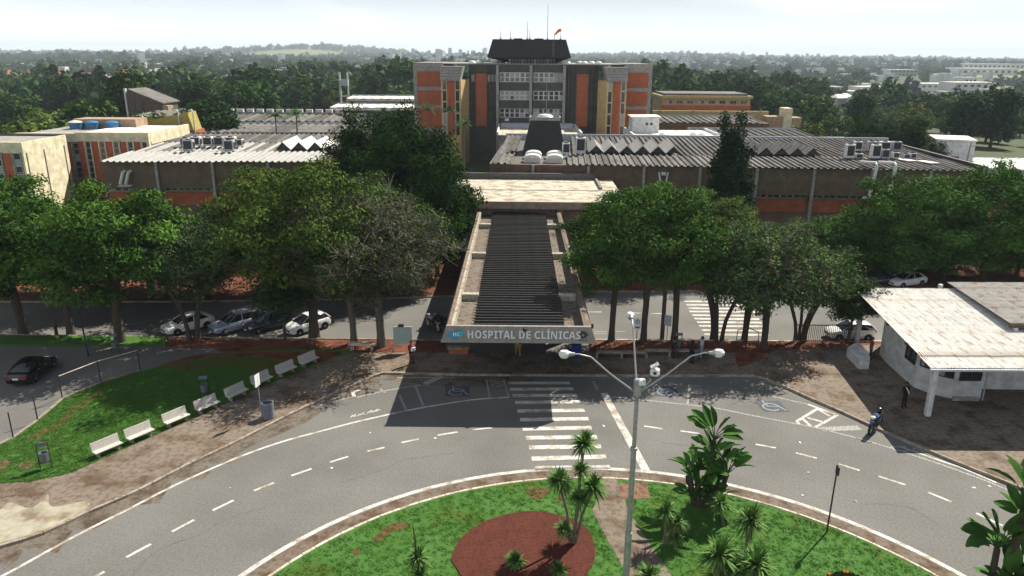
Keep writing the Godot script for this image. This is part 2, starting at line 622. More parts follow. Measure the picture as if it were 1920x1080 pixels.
func make_land() -> void:
	var xs := []
	var zs := []
	for i in 161:
		var u := (i - 80) / 80.0
		xs.append(signf(u) * (160.0 * absf(u) + 6500.0 * pow(absf(u), 3.2)))
	for j in 141:
		var v := j / 140.0
		zs.append(90.0 - 330.0 * v - 7200.0 * pow(v, 3.0))
	var b := MB.new()
	b.tinted = true
	var f := FastNoiseLite.new()
	f.seed = 11
	f.frequency = 0.004
	var hs := []
	var cs := []
	for z in zs:
		var hr := []
		var cr := []
		for x in xs:
			hr.append(lie(x, z) - 0.06)
			var w := field_at(x, z)
			var wood := Color(0.03, 0.05, 0.02).lerp(Color(0.06, 0.085, 0.03), 0.5 + 0.5 * f.get_noise_2d(x, z))
			var field := Color(0.15, 0.22, 0.06).lerp(Color(0.24, 0.21, 0.1), clampf(0.5 + f.get_noise_2d(x * 0.4 + 900.0, z), 0.0, 1.0))
			cr.append(wood.lerp(field, w))
		hs.append(hr)
		cs.append(cr)
	for j in zs.size() - 1:
		for i in xs.size() - 1:
			var v := [Vector3(xs[i], hs[j][i], zs[j]), Vector3(xs[i + 1], hs[j][i + 1], zs[j]), Vector3(xs[i + 1], hs[j + 1][i + 1], zs[j + 1]), Vector3(xs[i], hs[j + 1][i], zs[j + 1])]
			var k := [cs[j][i], cs[j][i + 1], cs[j + 1][i + 1], cs[j + 1][i]]
			var up: Vector3 = (v[2] - v[0]).cross(v[3] - v[1]).normalized()
			for q in [0, 2, 1, 0, 3, 2]:
				b.tint = k[q]
				b.put(v[q], up)
	struct("ground", b, M.land)


const ISLE := Vector2(4.04, -17.36)


func make_ground() -> void:
	make_land()
	var b := MB.new()
	# one sheet of asphalt: the roundabout, the side road and the street that the canopy crosses
	b.slab([Vector2(-95, 12), Vector2(95, 12), Vector2(95, -74), Vector2(-95, -74)], 0, 0, false)
	struct("road", b, M.asphalt)

	var kerb_line := spline([Vector2(-26.56, -25.48), Vector2(-24.48, -26.8), Vector2(-22.69, -28.22), Vector2(-21.36, -29.21), Vector2(-20.17, -30.89), Vector2(-18.68, -32.78), Vector2(-17.14, -35.42), Vector2(-15.84, -37.27), Vector2(-12.88, -42.08), Vector2(-9.44, -46.89)], 4)
	kerb_line.append_array([Vector2(-8.8, -47.44), Vector2(-3.63, -47.24), Vector2(1.5, -47.23), Vector2(8.84, -47.25), Vector2(16.72, -47.36)])
	kerb_line.append_array(spline([Vector2(16.8, -47.36), Vector2(17.95, -45.98), Vector2(19.15, -43.95), Vector2(20.51, -41.86), Vector2(21.6, -39.93), Vector2(22.64, -38.22), Vector2(23.66, -36.74), Vector2(24.78, -35.14), Vector2(25.86, -33.7), Vector2(27.57, -30.81), Vector2(28.85, -27.5)], 4))
	var bench_line: Array = [Vector2(-11.73, -50.96), Vector2(-13.59, -48.95), Vector2(-14.74, -47.62), Vector2(-16.9, -44.17), Vector2(-18.38, -41.71), Vector2(-19.72, -39.48), Vector2(-20.91, -37.69), Vector2(-22.23, -35.36), Vector2(-22.99, -34.18), Vector2(-24.48, -33.45), Vector2(-25.98, -33.24), Vector2(-30.21, -33.09), Vector2(-33.22, -32.2)]
	var fence_line: Array = [Vector2(-34.25, -33.4), Vector2(-31.05, -34.19), Vector2(-28.76, -35.73), Vector2(-28.21, -37.84), Vector2(-28.12, -39.97), Vector2(-28.27, -42.77), Vector2(-27.2, -45.34), Vector2(-25.57, -47.19), Vector2(-23.65, -49.47), Vector2(-21.09, -50.81), Vector2(-17.32, -51.29), Vector2(-11.82, -51.37)]
	# pavement in front of the canopy and the kiosk
	var walk := kerb_line.duplicate()
	walk.append_array([Vector2(58, -20), Vector2(58, -53.2)])
	walk.append_array([Vector2(28.6, -53.31), Vector2(17.42, -51.42), Vector2(5.94, -51.24), Vector2(-5.08, -51.07), Vector2(-9.39, -51)])
	walk.append_array(bench_line)
	b = MB.new()
	b.slab(walk, -0.1, 0.13)
	struct("pavement", b, M.pavement)
	# kerb stones, one by one where they can be told apart
	var kerb := Node3D.new()
	kerb.name = "kerb"
	add_child(kerb)
	kerb.set_meta("kind", "structure")
	lay_kerb(kerb, kerb_line, 0.16, 0.02, 0.15, 1.0, M.kerb)
	# pale cement patch on the pavement
	b = MB.new()
	b.slab(spline([Vector2(-25.92, -27.54), Vector2(-24.63, -30.09), Vector2(-24.41, -31.09), Vector2(-24.32, -31.54), Vector2(-22.98, -31.06), Vector2(-22.92, -32.25), Vector2(-22.12, -31.2), Vector2(-20.76, -31.67), Vector2(-20.19, -31), Vector2(-20.58, -30.43), Vector2(-21.41, -29.3), Vector2(-22.74, -28.35), Vector2(-24.61, -27.01), Vector2(-25.92, -27.54)], 3), 0.131, 0.136)
	struct("pavement_patch", b, M.pavement_pale)
	# covers set in the pavement
	for q in [[Vector2(-17.28, -37.56), Vector2(-16.73, -38.24), Vector2(-16.49, -37.94), Vector2(-17.1, -37.32)], [Vector2(-19.18, -34.74), Vector2(-18.84, -35.23), Vector2(-18.52, -34.97), Vector2(-18.81, -34.43)], [Vector2(-25.29, -32.32), Vector2(-24.84, -32.61), Vector2(-24.5, -32.23), Vector2(-25, -31.94)]]:
		b = MB.new()
		b.slab(q, 0.132, 0.14)
		struct("pavement_cover", b, M.cover)

	# lawn with the benches
	var lawn := bench_line.duplicate()
	lawn.append_array(fence_line)
	b = MB.new()
	b.slab(lawn, -0.1, 0.16)
	struct("lawn", b, M.lawn)
	b = MB.new()
	var worn := spline([Vector2(-27.42, -37.73), Vector2(-27.27, -38.73), Vector2(-26.84, -39.85), Vector2(-27.06, -41.24), Vector2(-27.07, -42.55), Vector2(-26.54, -45.1), Vector2(-26.3, -44.28), Vector2(-26.37, -42.19), Vector2(-26.44, -40.54), Vector2(-26.28, -39.53), Vector2(-26.59, -38.36), Vector2(-26.91, -37.49), Vector2(-27.42, -37.73)], 3)
	b.slab(worn, 0.16, 0.167)
	struct("worn_path", b, M.soil_thin)
	b = MB.new()
	b.slab(spline([Vector2(-24.61, -48.21), Vector2(-22.49, -50.39), Vector2(-17.2, -50.88), Vector2(-12.52, -50.95), Vector2(-13.64, -49.14), Vector2(-14.84, -47.99), Vector2(-16.37, -46.35), Vector2(-19.41, -48.29), Vector2(-22.01, -47.33), Vector2(-24.61, -48.21)], 3), 0.16, 0.168)
	struct("bare_soil", b, M.soil)
	b = MB.new()
	b.slab([Vector2(-26.11, -34.99), Vector2(-25.89, -35.37), Vector2(-25.26, -35.22), Vector2(-25.28, -34.47), Vector2(-25.84, -34.57)], 0.163, 0.172)
	struct("paving_slab", b, M.slab_red)
	b = MB.new()
	b.slab([Vector2(-27.82, -34.76), Vector2(-27.16, -35.47), Vector2(-26.58, -35.2), Vector2(-26.57, -34.14)], 0.163, 0.172)
	struct("paving_slab", b, M.slab_red)

	# the verge between the side road and the street, and red earth on to the canopy and beyond
	b = MB.new()
	b.slab([Vector2(-60.35, -54.1), Vector2(-47.93, -54.08), Vector2(-26.8, -53.97), Vector2(-25.98, -52.32), Vector2(-46.19, -51.88), Vector2(-57.95, -51.69)], -0.1, 0.15)
	struct("grass_verge", b, M.lawn)
	b = MB.new()
	b.slab([Vector2(-26.45, -53.75), Vector2(-13.08, -53.52), Vector2(-5.05, -53.43), Vector2(-4.84, -51.07), Vector2(-9.39, -51), Vector2(-11.76, -51.06), Vector2(-17.32, -51.29), Vector2(-21.09, -50.81), Vector2(-22.35, -52.05), Vector2(-25.68, -52)], -0.1, 0.12)
	struct("soil_strip", b, M.soil)
	b = MB.new()
	b.slab([Vector2(6.02, -53.72), Vector2(14, -53.74), Vector2(21.78, -53.64), Vector2(28.81, -53.76), Vector2(28.6, -53.31), Vector2(17.42, -51.42), Vector2(5.78, -51.24)], -0.1, 0.12)
	struct("soil_strip", b, M.soil)
	b = MB.new()
	b.slab(spline([Vector2(16.43, -50.99), Vector2(17.7, -52.37), Vector2(19.5, -52.94), Vector2(19.63, -51.87), Vector2(17.77, -50.01), Vector2(16.08, -48.82), Vector2(16.43, -50.99)], 3), 0.12, 0.142)
	struct("bare_soil", b, M.soil)
	# brown dust and grit that lies along the kerb on the road
	b = MB.new()
	var dust := []
	for i in range(4, 40):
		dust.append(kerb_line[i])
	var edge := []
	for i in dust.size():
		var along: Vector2 = (dust[mini(i + 1, dust.size() - 1)] - dust[maxi(i - 1, 0)]).normalized()
		edge.append(dust[i] + Vector2(-along.y, along.x) * (1.25 + 0.5 * sin(i * 1.7) + 0.3 * sin(i * 4.1)))
	for i in dust.size() - 1:
		b.quad(Vector3(edge[i].x, 0.003, edge[i].y), Vector3(edge[i + 1].x, 0.003, edge[i + 1].y), Vector3(dust[i + 1].x, 0.003, dust[i + 1].y), Vector3(dust[i].x, 0.003, dust[i].y))
	struct("road_grit", b, M.grit)
	# tarred cracks
	for q in [[Vector2(-15.95, -26.57), Vector2(-15.55, -28.18), Vector2(-14.13, -29.36), Vector2(-13.53, -30.39), Vector2(-11.87, -31.5)], [Vector2(8.57, -38.05), Vector2(11.13, -37.35), Vector2(12.33, -36.32), Vector2(14.49, -35.78)], [Vector2(-8.71, -33.68), Vector2(-6.74, -35), Vector2(-5.74, -35.99), Vector2(-3.19, -36.71)], [Vector2(17.42, -32.04), Vector2(19.42, -31.83), Vector2(20.17, -30.31)], [Vector2(5.76, -42.77), Vector2(6.48, -40.62), Vector2(6.43, -38.02)]]:
		b = MB.new()
		b.strip(spline(q, 6), 0.05, 0.004)
		struct("road_crack", b, M.bitumen)
	kerb = Node3D.new()
	kerb.name = "street_kerb"
	add_child(kerb)
	kerb.set_meta("kind", "structure")
	lay_kerb(kerb, [Vector2(-5.07, -53.65), Vector2(-13.13, -53.74), Vector2(-26.55, -53.98), Vector2(-26.9, -54.2), Vector2(-39.75, -54.22), Vector2(-48.11, -54.31)], 0.15, 0.0, 0.155, 1.0, M.kerb)
	lay_kerb(kerb, [Vector2(28.89, -53.93), Vector2(21.84, -53.81), Vector2(14.04, -53.91), Vector2(6.04, -53.89)], 0.15, 0.0, 0.155, 1.0, M.kerb_white)

	# far side of the street: red earth, then grass up to the buildings
	b = MB.new()
	var far: Array = [Vector2(-68.48, -62.25), Vector2(-45.22, -62.54), Vector2(-31.21, -62.81), Vector2(-16.28, -63.71), Vector2(-6.32, -64.83), Vector2(6.98, -66.55), Vector2(27.13, -67.12), Vector2(57.48, -67.39)]
	var back := far.duplicate()
	back.append_array([Vector2(95, -130), Vector2(-95, -130)])
	b.slab(back, -0.1, 0.11)
	struct("earth_bank", b, M.soil)
	b = MB.new()
	b.slab([Vector2(-95, -72), Vector2(-40, -74), Vector2(-4.6, -78), Vector2(-4.6, -97), Vector2(-95, -99)], 0.11, 0.13)
	struct("back_lawn", b, M.lawn)
	b = MB.new()
	b.slab([Vector2(8, -78), Vector2(95, -75), Vector2(95, -97), Vector2(8, -97)], 0.11, 0.13)
	struct("back_lawn", b, M.lawn)
	kerb = Node3D.new()
	kerb.name = "far_kerb"
	add_child(kerb)
	kerb.set_meta("kind", "structure")
	var fk: Array = [Vector2(52.24, -67.12), Vector2(27.07, -66.95), Vector2(6.97, -66.39), Vector2(-6.31, -64.68), Vector2(-16.25, -63.55), Vector2(-31.14, -62.66), Vector2(-45.12, -62.4), Vector2(-54.39, -62.22)]
	lay_kerb(kerb, fk, 0.16, 0.0, 0.14, 2.0, M.kerb)

	# the island of the roundabout
	b = MB.new()
	b.slab(arc(ISLE, 16.62, 0, 354, 118), -0.1, 0.14)
	struct("island_lawn", b, M.lawn)
	b = MB.new()
	var gut := arc(ISLE, 17.66, 0, 360, 120)
	var gin := arc(ISLE, 16.8, 0, 360, 120)
	for i in 120:
		b.quad(Vector3(gin[i].x, 0.012, gin[i].y), Vector3(gut[i].x, 0.012, gut[i].y), Vector3(gut[i + 1].x, 0.012, gut[i + 1].y), Vector3(gin[i + 1].x, 0.012, gin[i + 1].y))
	struct("gutter", b, M.gutter)
	kerb = Node3D.new()
	kerb.name = "island_kerb"
	add_child(kerb)
	kerb.set_meta("kind", "structure")
	lay_kerb(kerb, arc(ISLE, 16.7, -35, 215, 106), 0.15, 0.0, 0.17, 0.98, M.kerb_white)
	b = MB.new()
	b.slab([Vector2(4.86, -34.18), Vector2(5.4, -34.29), Vector2(5.59, -32.61), Vector2(5.68, -30.89), Vector2(6.42, -27.94), Vector2(7.25, -24.39), Vector2(5.45, -24.37), Vector2(4.91, -26.58), Vector2(4.4, -28.75), Vector2(3.92, -31.13), Vector2(4.44, -32.6)], 0.1, 0.15)
	struct("path", b, M.pavement)
	b = MB.new()
	b.slab([Vector2(5.53, -33.58), Vector2(6.99, -33.65), Vector2(6.88, -32.2), Vector2(5.41, -32.09)], 0.1, 0.152)
	struct("paving_slab", b, M.slab_red)
	b = MB.new()
	b.slab(spline([Vector2(-2.59, -27.39), Vector2(-2.29, -28.76), Vector2(-1.43, -29.97), Vector2(-0.19, -30.74), Vector2(1.22, -31.02), Vector2(2.6, -30.56), Vector2(3.48, -29.73), Vector2(3.75, -28.29), Vector2(3.45, -26.91), Vector2(2.24, -25.26), Vector2(0.5, -24.78), Vector2(-1.46, -25.54), Vector2(-2.59, -27.39)], 4), 0.1, 0.18)
	struct("soil_bed", b, M.soil_bed)
	# bare patches in the island lawn
	for q in [[Vector2(0.73, -32.8), Vector2(1.14, -33.14), Vector2(1.95, -32.96), Vector2(1.79, -32.38), Vector2(1.12, -32.1)], [Vector2(2.32, -32.39), Vector2(2.62, -32.48), Vector2(2.68, -31.88), Vector2(2.34, -31.83)], [Vector2(-6.2, -28.84), Vector2(-5.69, -29.85), Vector2(-4.8, -30.06), Vector2(-4.82, -29.65), Vector2(-5.43, -29.32), Vector2(-5.88, -28.65)], [Vector2(-6.99, -28), Vector2(-6.74, -28.15), Vector2(-6.61, -27.82), Vector2(-6.83, -27.67)], [Vector2(9.17, -33.23), Vector2(10.01, -32.9), Vector2(9.57, -32.18), Vector2(8.98, -32.36)]]:
		var ring: Array = q.duplicate()
		ring.append(q[0])
		b = MB.new()
		b.slab(spline(ring, 4), 0.14, 0.146)
		struct("bare_soil", b, M.soil_thin)
	blades_of_grass()
	paint_roads()


# grass that stands up from the nearest lawns
func blades_of_grass() -> void:
	var tuft := MB.new()
	tuft.tinted = true
	var r := RandomNumberGenerator.new()
	r.seed = 77
	for i in 26:
		var a := r.randf() * TAU
		var o := Vector3(cos(a), 0, sin(a)) * r.randf() * 0.16
		var lean := Vector3(r.randf_range(-1, 1), 0, r.randf_range(-1, 1)) * 0.05
		var side := Vector3(cos(a * 3.0), 0, sin(a * 3.0)) * 0.011
		var h := r.randf_range(0.03, 0.06)
		tuft.tint = Color(0.06, 0.15, 0.027).lerp(Color(0.095, 0.2, 0.04), r.randf())
		tuft.tri(o - side, o + side, o + lean + Vector3.UP * h)
	var m := tuft.mesh()
	var at := []
	while at.size() < 16000:
		var a := r.randf() * TAU
		var q := ISLE + Vector2(cos(a), sin(a)) * sqrt(r.randf()) * 16.5
		if q.y > -17.0:
			continue
		at.append(Vector3(q.x, 0.135, q.y))
	var bed := PackedVector2Array([Vector2(-2.59, -27.39), Vector2(-2.29, -28.76), Vector2(-1.43, -29.97), Vector2(-0.19, -30.74), Vector2(1.22, -31.02), Vector2(2.6, -30.56), Vector2(3.48, -29.73), Vector2(3.75, -28.29), Vector2(3.45, -26.91), Vector2(2.24, -25.26), Vector2(0.5, -24.78), Vector2(-1.46, -25.54)])
	var way := PackedVector2Array([Vector2(4.86, -34.18), Vector2(5.4, -34.29), Vector2(5.59, -32.61), Vector2(5.68, -30.89), Vector2(6.42, -27.94), Vector2(7.25, -24.39), Vector2(5.45, -24.37), Vector2(4.91, -26.58), Vector2(4.4, -28.75), Vector2(3.92, -31.13), Vector2(4.44, -32.6)])
	var tile := PackedVector2Array([Vector2(5.53, -33.58), Vector2(6.99, -33.65), Vector2(6.88, -32.2), Vector2(5.41, -32.09)])
	scatter("grass", m, at, [bed, way, tile], M.blade, 0, "short green grass on the roundabout island")
	at = []
	var lawn := PackedVector2Array([Vector2(-13.59, -48.95), Vector2(-16.9, -44.17), Vector2(-19.72, -39.48), Vector2(-22.23, -35.36), Vector2(-22.99, -34.18), Vector2(-24.48, -33.45), Vector2(-25.98, -33.24), Vector2(-28.76, -35.73), Vector2(-28.21, -37.84), Vector2(-28.12, -39.97), Vector2(-28.27, -42.77), Vector2(-27.2, -45.34), Vector2(-25.57, -47.19), Vector2(-20.94, -50.41)])
	while at.size() < 14000:
		var q := Vector2(r.randf_range(-33, -12), r.randf_range(-50, -32))
		if Geometry2D.is_point_in_polygon(q, lawn):
			at.append(Vector3(q.x, 0.155, q.y))
	scatter("grass", m, at, [], M.blade, 0, "short green grass on the lawn behind the white benches")


func scatter(called: String, m: Mesh, at: Array, shut: Array, material: Material, tint: int, label: String) -> void:
	var r := RandomNumberGenerator.new()
	r.seed = 91
	var kept := []
	for q in at:
		var ok := true
		for s in shut:
			if Geometry2D.is_point_in_polygon(Vector2(q.x, q.z), s):
				ok = false
		if ok:
			kept.append(q)
	var mm := MultiMesh.new()
	mm.transform_format = MultiMesh.TRANSFORM_3D
	mm.mesh = m
	mm.instance_count = kept.size()
	for i in kept.size():
		var s := r.randf_range(0.7, 1.3)
		mm.set_instance_transform(i, Transform3D(Basis(Vector3.UP, r.randf() * TAU).scaled(Vector3(s, s * r.randf_range(0.6, 1.2), s)), kept[i]))
	var o := MultiMeshInstance3D.new()
	o.name = numbered(called)
	o.multimesh = mm
	o.material_override = material
	add_child(o)
	tag(o, label, called, "", "stuff")


# stones end to end along a line, a narrow joint between each
func lay_kerb(parent: Node, line: Array, wide: float, y0: float, y1: float, long: float, m: Material) -> void:
	var b := MB.new()
	b.bevel(Vector3(0, (y0 + y1) * 0.5 - 0.1, 0), Vector3(wide, y1 - y0 + 0.2, 1.0), 0.02)
	var stone := b.mesh()
	var left := 0.0
	var from: Vector2 = line[0]
	var made := 0
	for i in range(1, line.size()):
		var to: Vector2 = line[i]
		var run := (to - from).length()
		var n := maxi(1, roundi(run / long))
		if run < long * 0.6:
			continue
		for k in n:
			var a := from.lerp(to, float(k) / n)
			var z := from.lerp(to, float(k + 1) / n)
			var dir := (z - a).normalized()
			var o := (a + z) * 0.5
			part("kerb_stone", stone, m, parent, Transform3D(Basis(Vector3.UP, atan2(dir.x, dir.y)) * Basis.from_scale(Vector3(1, 1, (z - a).length() - 0.012)), Vector3(o.x, rng.randf_range(-0.006, 0.006), o.y)))
			made += 1
		from = to


func painted(called: String, lines: Array, wide: float, m: Material, y := 0.005) -> void:
	for l in lines:
		var b := MB.new()
		b.strip(l, wide, y)
		struct(called, b, m)


func paint_roads() -> void:
	painted("lane_line", [arc(ISLE, 17.86, -35, 215, 140)], 0.26, M.paint)
	painted("lane_line", [spline([Vector2(-22.91, -23.84), Vector2(-21.27, -26.48), Vector2(-19.92, -28.94), Vector2(-18.41, -31.3), Vector2(-17.02, -33.49), Vector2(-14.86, -36.17), Vector2(-12.98, -37.91), Vector2(-11.16, -39.13), Vector2(-9.52, -40.21), Vector2(-7.73, -41.21), Vector2(-6.49, -41.87), Vector2(-4.23, -42.83), Vector2(-2.28, -43.5), Vector2(-0.16, -43.84)], 5)], 0.17, M.paint)
	painted("lane_line", [spline([Vector2(6.59, -44.02), Vector2(9.56, -43.32), Vector2(11.11, -42.92), Vector2(12.78, -42.49), Vector2(14.5, -41.64), Vector2(17.15, -40.42), Vector2(18.19, -39.89), Vector2(20.39, -38.44), Vector2(22.91, -36.22), Vector2(24.88, -34.05), Vector2(26.27, -31.9)], 5)], 0.14, M.paint_worn)
	painted("lane_line", [spline([Vector2(22.09, -37.72), Vector2(23.61, -36.11), Vector2(24.34, -35.35), Vector2(25.19, -34.05)], 5)], 0.15, M.paint)
	painted("lane_dash", [[Vector2(-17.94, -25.68), Vector2(-17.22, -26.66)], [Vector2(-16.77, -27.61), Vector2(-16.13, -28.55)], [Vector2(-15.59, -29.46), Vector2(-14.94, -30.38)], [Vector2(-14.36, -31.16), Vector2(-13.67, -32.03)], [Vector2(-12.95, -32.89), Vector2(-12.16, -33.64)], [Vector2(-11.47, -34.31), Vector2(-10.59, -35.01)], [Vector2(-9.79, -35.67), Vector2(-8.91, -36.3)], [Vector2(-7.97, -36.89), Vector2(-7.09, -37.31)], [Vector2(-6.22, -37.87), Vector2(-5.27, -38.31)], [Vector2(-4.27, -38.76), Vector2(-3.13, -39.16)], [Vector2(-2.27, -39.44), Vector2(-1.15, -39.71)], [Vector2(7.92, -40.03), Vector2(8.94, -39.71)], [Vector2(9.96, -39.46), Vector2(10.99, -39.15)], [Vector2(13.91, -37.93), Vector2(14.92, -37.52)], [Vector2(15.85, -36.99), Vector2(16.79, -36.43)], [Vector2(17.76, -35.82), Vector2(18.6, -35.18)], [Vector2(19.33, -34.6), Vector2(20.36, -33.79)], [Vector2(21.15, -33.11), Vector2(21.87, -32.27)], [Vector2(22.53, -31.32), Vector2(23.18, -30.3)]], 0.16, M.paint)
	var zebra := Node3D.new()
	zebra.name = "zebra_crossing"
	add_child(zebra)
	zebra.set_meta("kind", "structure")
	for q in [[Vector2(-0.25, -46.06), Vector2(3.95, -46.12)], [Vector2(-0.1, -45.05), Vector2(4.1, -45.2)], [Vector2(0.08, -44.09), Vector2(4.26, -44.22)], [Vector2(0.25, -43.08), Vector2(4.39, -43.28)], [Vector2(0.38, -41.89), Vector2(4.56, -42.09)], [Vector2(0.53, -40.75), Vector2(4.68, -40.94)], [Vector2(0.68, -39.6), Vector2(4.76, -39.79)], [Vector2(0.85, -38.51), Vector2(4.96, -38.69)], [Vector2(1.01, -37.41), Vector2(5.08, -37.58)], [Vector2(1.13, -36.19), Vector2(5.22, -36.46)], [Vector2(1.28, -35.19), Vector2(5.31, -35.35)]]:
		var b := MB.new()
		b.strip(q, 0.44, 0.005)
		part("stripe", b.mesh(), M.paint, zebra)
	zebra = Node3D.new()
	zebra.name = "street_zebra_crossing"
	add_child(zebra)
	zebra.set_meta("kind", "structure")
	for q in [[Vector2(15.51, -63.86), Vector2(21.36, -63.81)], [Vector2(15.49, -62.87), Vector2(21.2, -62.83)], [Vector2(15.42, -61.92), Vector2(21.1, -61.88)], [Vector2(15.36, -61.06), Vector2(21.02, -61.02)], [Vector2(15.37, -60.09), Vector2(20.9, -60.05)], [Vector2(15.35, -59.21), Vector2(20.81, -59.17)], [Vector2(15.37, -58.35), Vector2(20.72, -58.32)], [Vector2(15.34, -57.45), Vector2(20.61, -57.42)], [Vector2(15.31, -56.46), Vector2(20.46, -56.42)], [Vector2(15.29, -55.49), Vector2(20.32, -55.46)]]:
		var b := MB.new()
		b.strip(q, 0.42, 0.005)
		part("stripe", b.mesh(), M.paint, zebra)
	painted("stop_line", [[Vector2(6.04, -44.57), Vector2(7.19, -34.94)]], 0.45, M.paint)
	painted("stop_line", [[Vector2(5.53, -46.49), Vector2(5.67, -45.05)]], 0.2, M.paint_worn)
	painted("lane_dash", [[Vector2(6.44, -60.76), Vector2(7.73, -60.78)], [Vector2(10.26, -60.55), Vector2(11.09, -60.56)], [Vector2(11.89, -60.44), Vector2(12.94, -60.46)]], 0.16, M.paint)
	painted("parking_line", [[Vector2(6.63, -56), Vector2(7.61, -56.02)], [Vector2(8.34, -56.03), Vector2(9.11, -56.05)], [Vector2(6.38, -55.58), Vector2(7.52, -55.6)], [Vector2(-39.84, -55.63), Vector2(-38.61, -56.39)], [Vector2(-32.03, -54.11), Vector2(-31.72, -54.7)], [Vector2(-30.13, -56.17), Vector2(-29.24, -56.55)]], 0.15, M.paint_worn)
	# parking bays to either side of the crossing
	painted("parking_line", [[Vector2(-9.93, -43.71), Vector2(-8.18, -44.78), Vector2(-6.08, -45.64)], [Vector2(-8.68, -45.02), Vector2(-8.23, -44.45)], [Vector2(-0.54, -46.67), Vector2(-0.16, -43.84)], [Vector2(-7.24, -44.06), Vector2(-6.49, -41.87)], [Vector2(-6.38, -45.47), Vector2(-5.5, -42.47)], [Vector2(-7.79, -46.82), Vector2(-3.86, -46.88)]], 0.14, M.paint_worn)
	painted("parking_line", [[Vector2(-5.82, -45.81), Vector2(-4.76, -47.14)]], 0.5, M.paint_worn)
	painted("parking_line", [[Vector2(-10.12, -43.79), Vector2(-10.33, -44.5), Vector2(-9.91, -44.83)]], 0.25, M.paint)
	painted("hatching", [[Vector2(-1.7, -46.56), Vector2(-1.4, -43.83)], [Vector2(-1.55, -46.48), Vector2(-0.54, -46.14)], [Vector2(-1.47, -46.13), Vector2(-0.53, -45.8)], [Vector2(-1.46, -45.79), Vector2(-0.6, -45.46)], [Vector2(11.98, -45.9), Vector2(12.71, -45.65)], [Vector2(11.87, -45.56), Vector2(12.61, -45.23)], [Vector2(11.83, -45.22), Vector2(12.58, -44.82)], [Vector2(11.93, -45.98), Vector2(11.14, -42.92)]], 0.13, M.paint_worn)
	painted("parking_line", [[Vector2(12.9, -44.99), Vector2(12.53, -43.47)], [Vector2(16.68, -44.39), Vector2(17.68, -43.78), Vector2(18.83, -43.1)]], 0.13, M.paint_worn)
	painted("hatching", [[Vector2(18.83, -43.1), Vector2(19.24, -42.58), Vector2(20.09, -41.64)], [Vector2(20.09, -41.64), Vector2(18.12, -40.02)], [Vector2(19.21, -42.5), Vector2(17.27, -40.76)], [Vector2(18.1, -41.26), Vector2(18.87, -40.64)], [Vector2(17.28, -40.42), Vector2(17.27, -40.76)], [Vector2(17.76, -41.04), Vector2(17.88, -40.15)], [Vector2(19.22, -42.35), Vector2(19.57, -41.49)]], 0.2, M.paint)
	painted("hatching", [[Vector2(18.36, -39.76), Vector2(20.74, -39.99)]], 0.55, M.paint_worn)
	painted("hatching", [[Vector2(21.48, -37.71), Vector2(22.39, -37.72)], [Vector2(21.85, -37.24), Vector2(23.02, -37.49)], [Vector2(22.69, -37.61), Vector2(23.16, -37.02)]], 0.16, M.paint_worn)
	painted("kerb_stain", [[Vector2(-12, -42.53), Vector2(-10.25, -43.78)], [Vector2(8.06, -46.97), Vector2(5.14, -46.92)]], 0.1, M.paint_worn)
	# blue wheelchair places, rubbed thin
	for q in [Vector3(16.36, 0, -42.69), Vector3(10.09, 0, -44.79), Vector3(-3.59, 0, -44.6)]:
		var b := MB.new()
		var o := Vector2(q.x, q.z)
		var ring := arc(o, 0.5, 0, 320, 14)
		b.strip(ring, 0.12, 0.009)
		b.strip([o + Vector2(-0.3, -0.9), o + Vector2(-0.2, -0.1), o + Vector2(0.5, -0.05), o + Vector2(0.8, 0.5)], 0.12, 0.013)
		struct("wheelchair_mark", b, M.paint_faint)
		b = MB.new()
		b.slab([o + Vector2(-0.8, -0.8), o + Vector2(0.8, -0.9), o + Vector2(0.9, 0.7), o + Vector2(-0.7, 0.7)], 0.004, 0.006, false)
		struct("blue_bay", b, M.paint_blue)
	# hand-painted words beside the edge line, rubbed past reading
	var word := MB.new()
	var wo := Vector3(-9.72, 0, -41.04)
	var wz := Vector3(-8.15, 0, -41.92)
	var hand := RandomNumberGenerator.new()
	hand.seed = 8
	for i in 12:
		if i == 2 or i == 6:
			continue
		var o := wo.lerp(wz, (i + 0.5) / 12.0)
		var q := Vector2(o.x, o.z)
		var k := 0.16
		word.strip([q + Vector2(-k * 0.6, k), q + Vector2(hand.randf_range(-0.5, 0.5) * k, -k * hand.randf_range(0.6, 1.4))], 0.07, 0.006)
		word.strip([q + Vector2(-k * 0.4, k * hand.randf_range(-0.8, 0.9)), q + Vector2(k * 0.8, k * hand.randf_range(-0.9, 0.9))], 0.07, 0.01)
	struct("road_lettering", word, M.paint)
	# scraps of paper on the road
	var lit := RandomNumberGenerator.new()
	lit.seed = 4
	for q in [Vector3(5.51, 0, -40), Vector3(16.51, 0, -38.14), Vector3(15.75, 0, -34.93), Vector3(17.1, 0, -32.26), Vector3(24.61, 0, -33.69), Vector3(23.72, 0, -33.53), Vector3(-14.22, 0, -33.12), Vector3(-9.53, 0, -35.07), Vector3(-8.2, 0, -38.97), Vector3(14.66, 0, -32.76), Vector3(-4.36, 0, -38.38), Vector3(12.86, 0, -37.13), Vector3(10.66, 0, -38.82)]:
		var b := MB.new()
		var w := lit.randf_range(0.05, 0.11)
		b.quad(Vector3(-w, 0.012, w * 0.6), Vector3(w, 0.02, w * 0.4), Vector3(w * 0.8, 0.05, -w * 0.5), Vector3(-w * 0.7, 0.02, -w * 0.7))
		var o := single("paper_scrap", b.mesh(), M.litter, Transform3D(Basis(Vector3.UP, lit.randf() * TAU), q))
		tag(o, "small pale scrap of litter lying on the grey asphalt", "litter", "scraps of litter on the road")


func fonts(bold: bool, slant: bool) -> Font:
	var f := SystemFont.new()
	f.font_names = PackedStringArray(["Droid Sans"])
	f.font_weight = 700 if bold else 400
	f.font_italic = slant
	return f


# ---------------------------------------------------------------- buildings

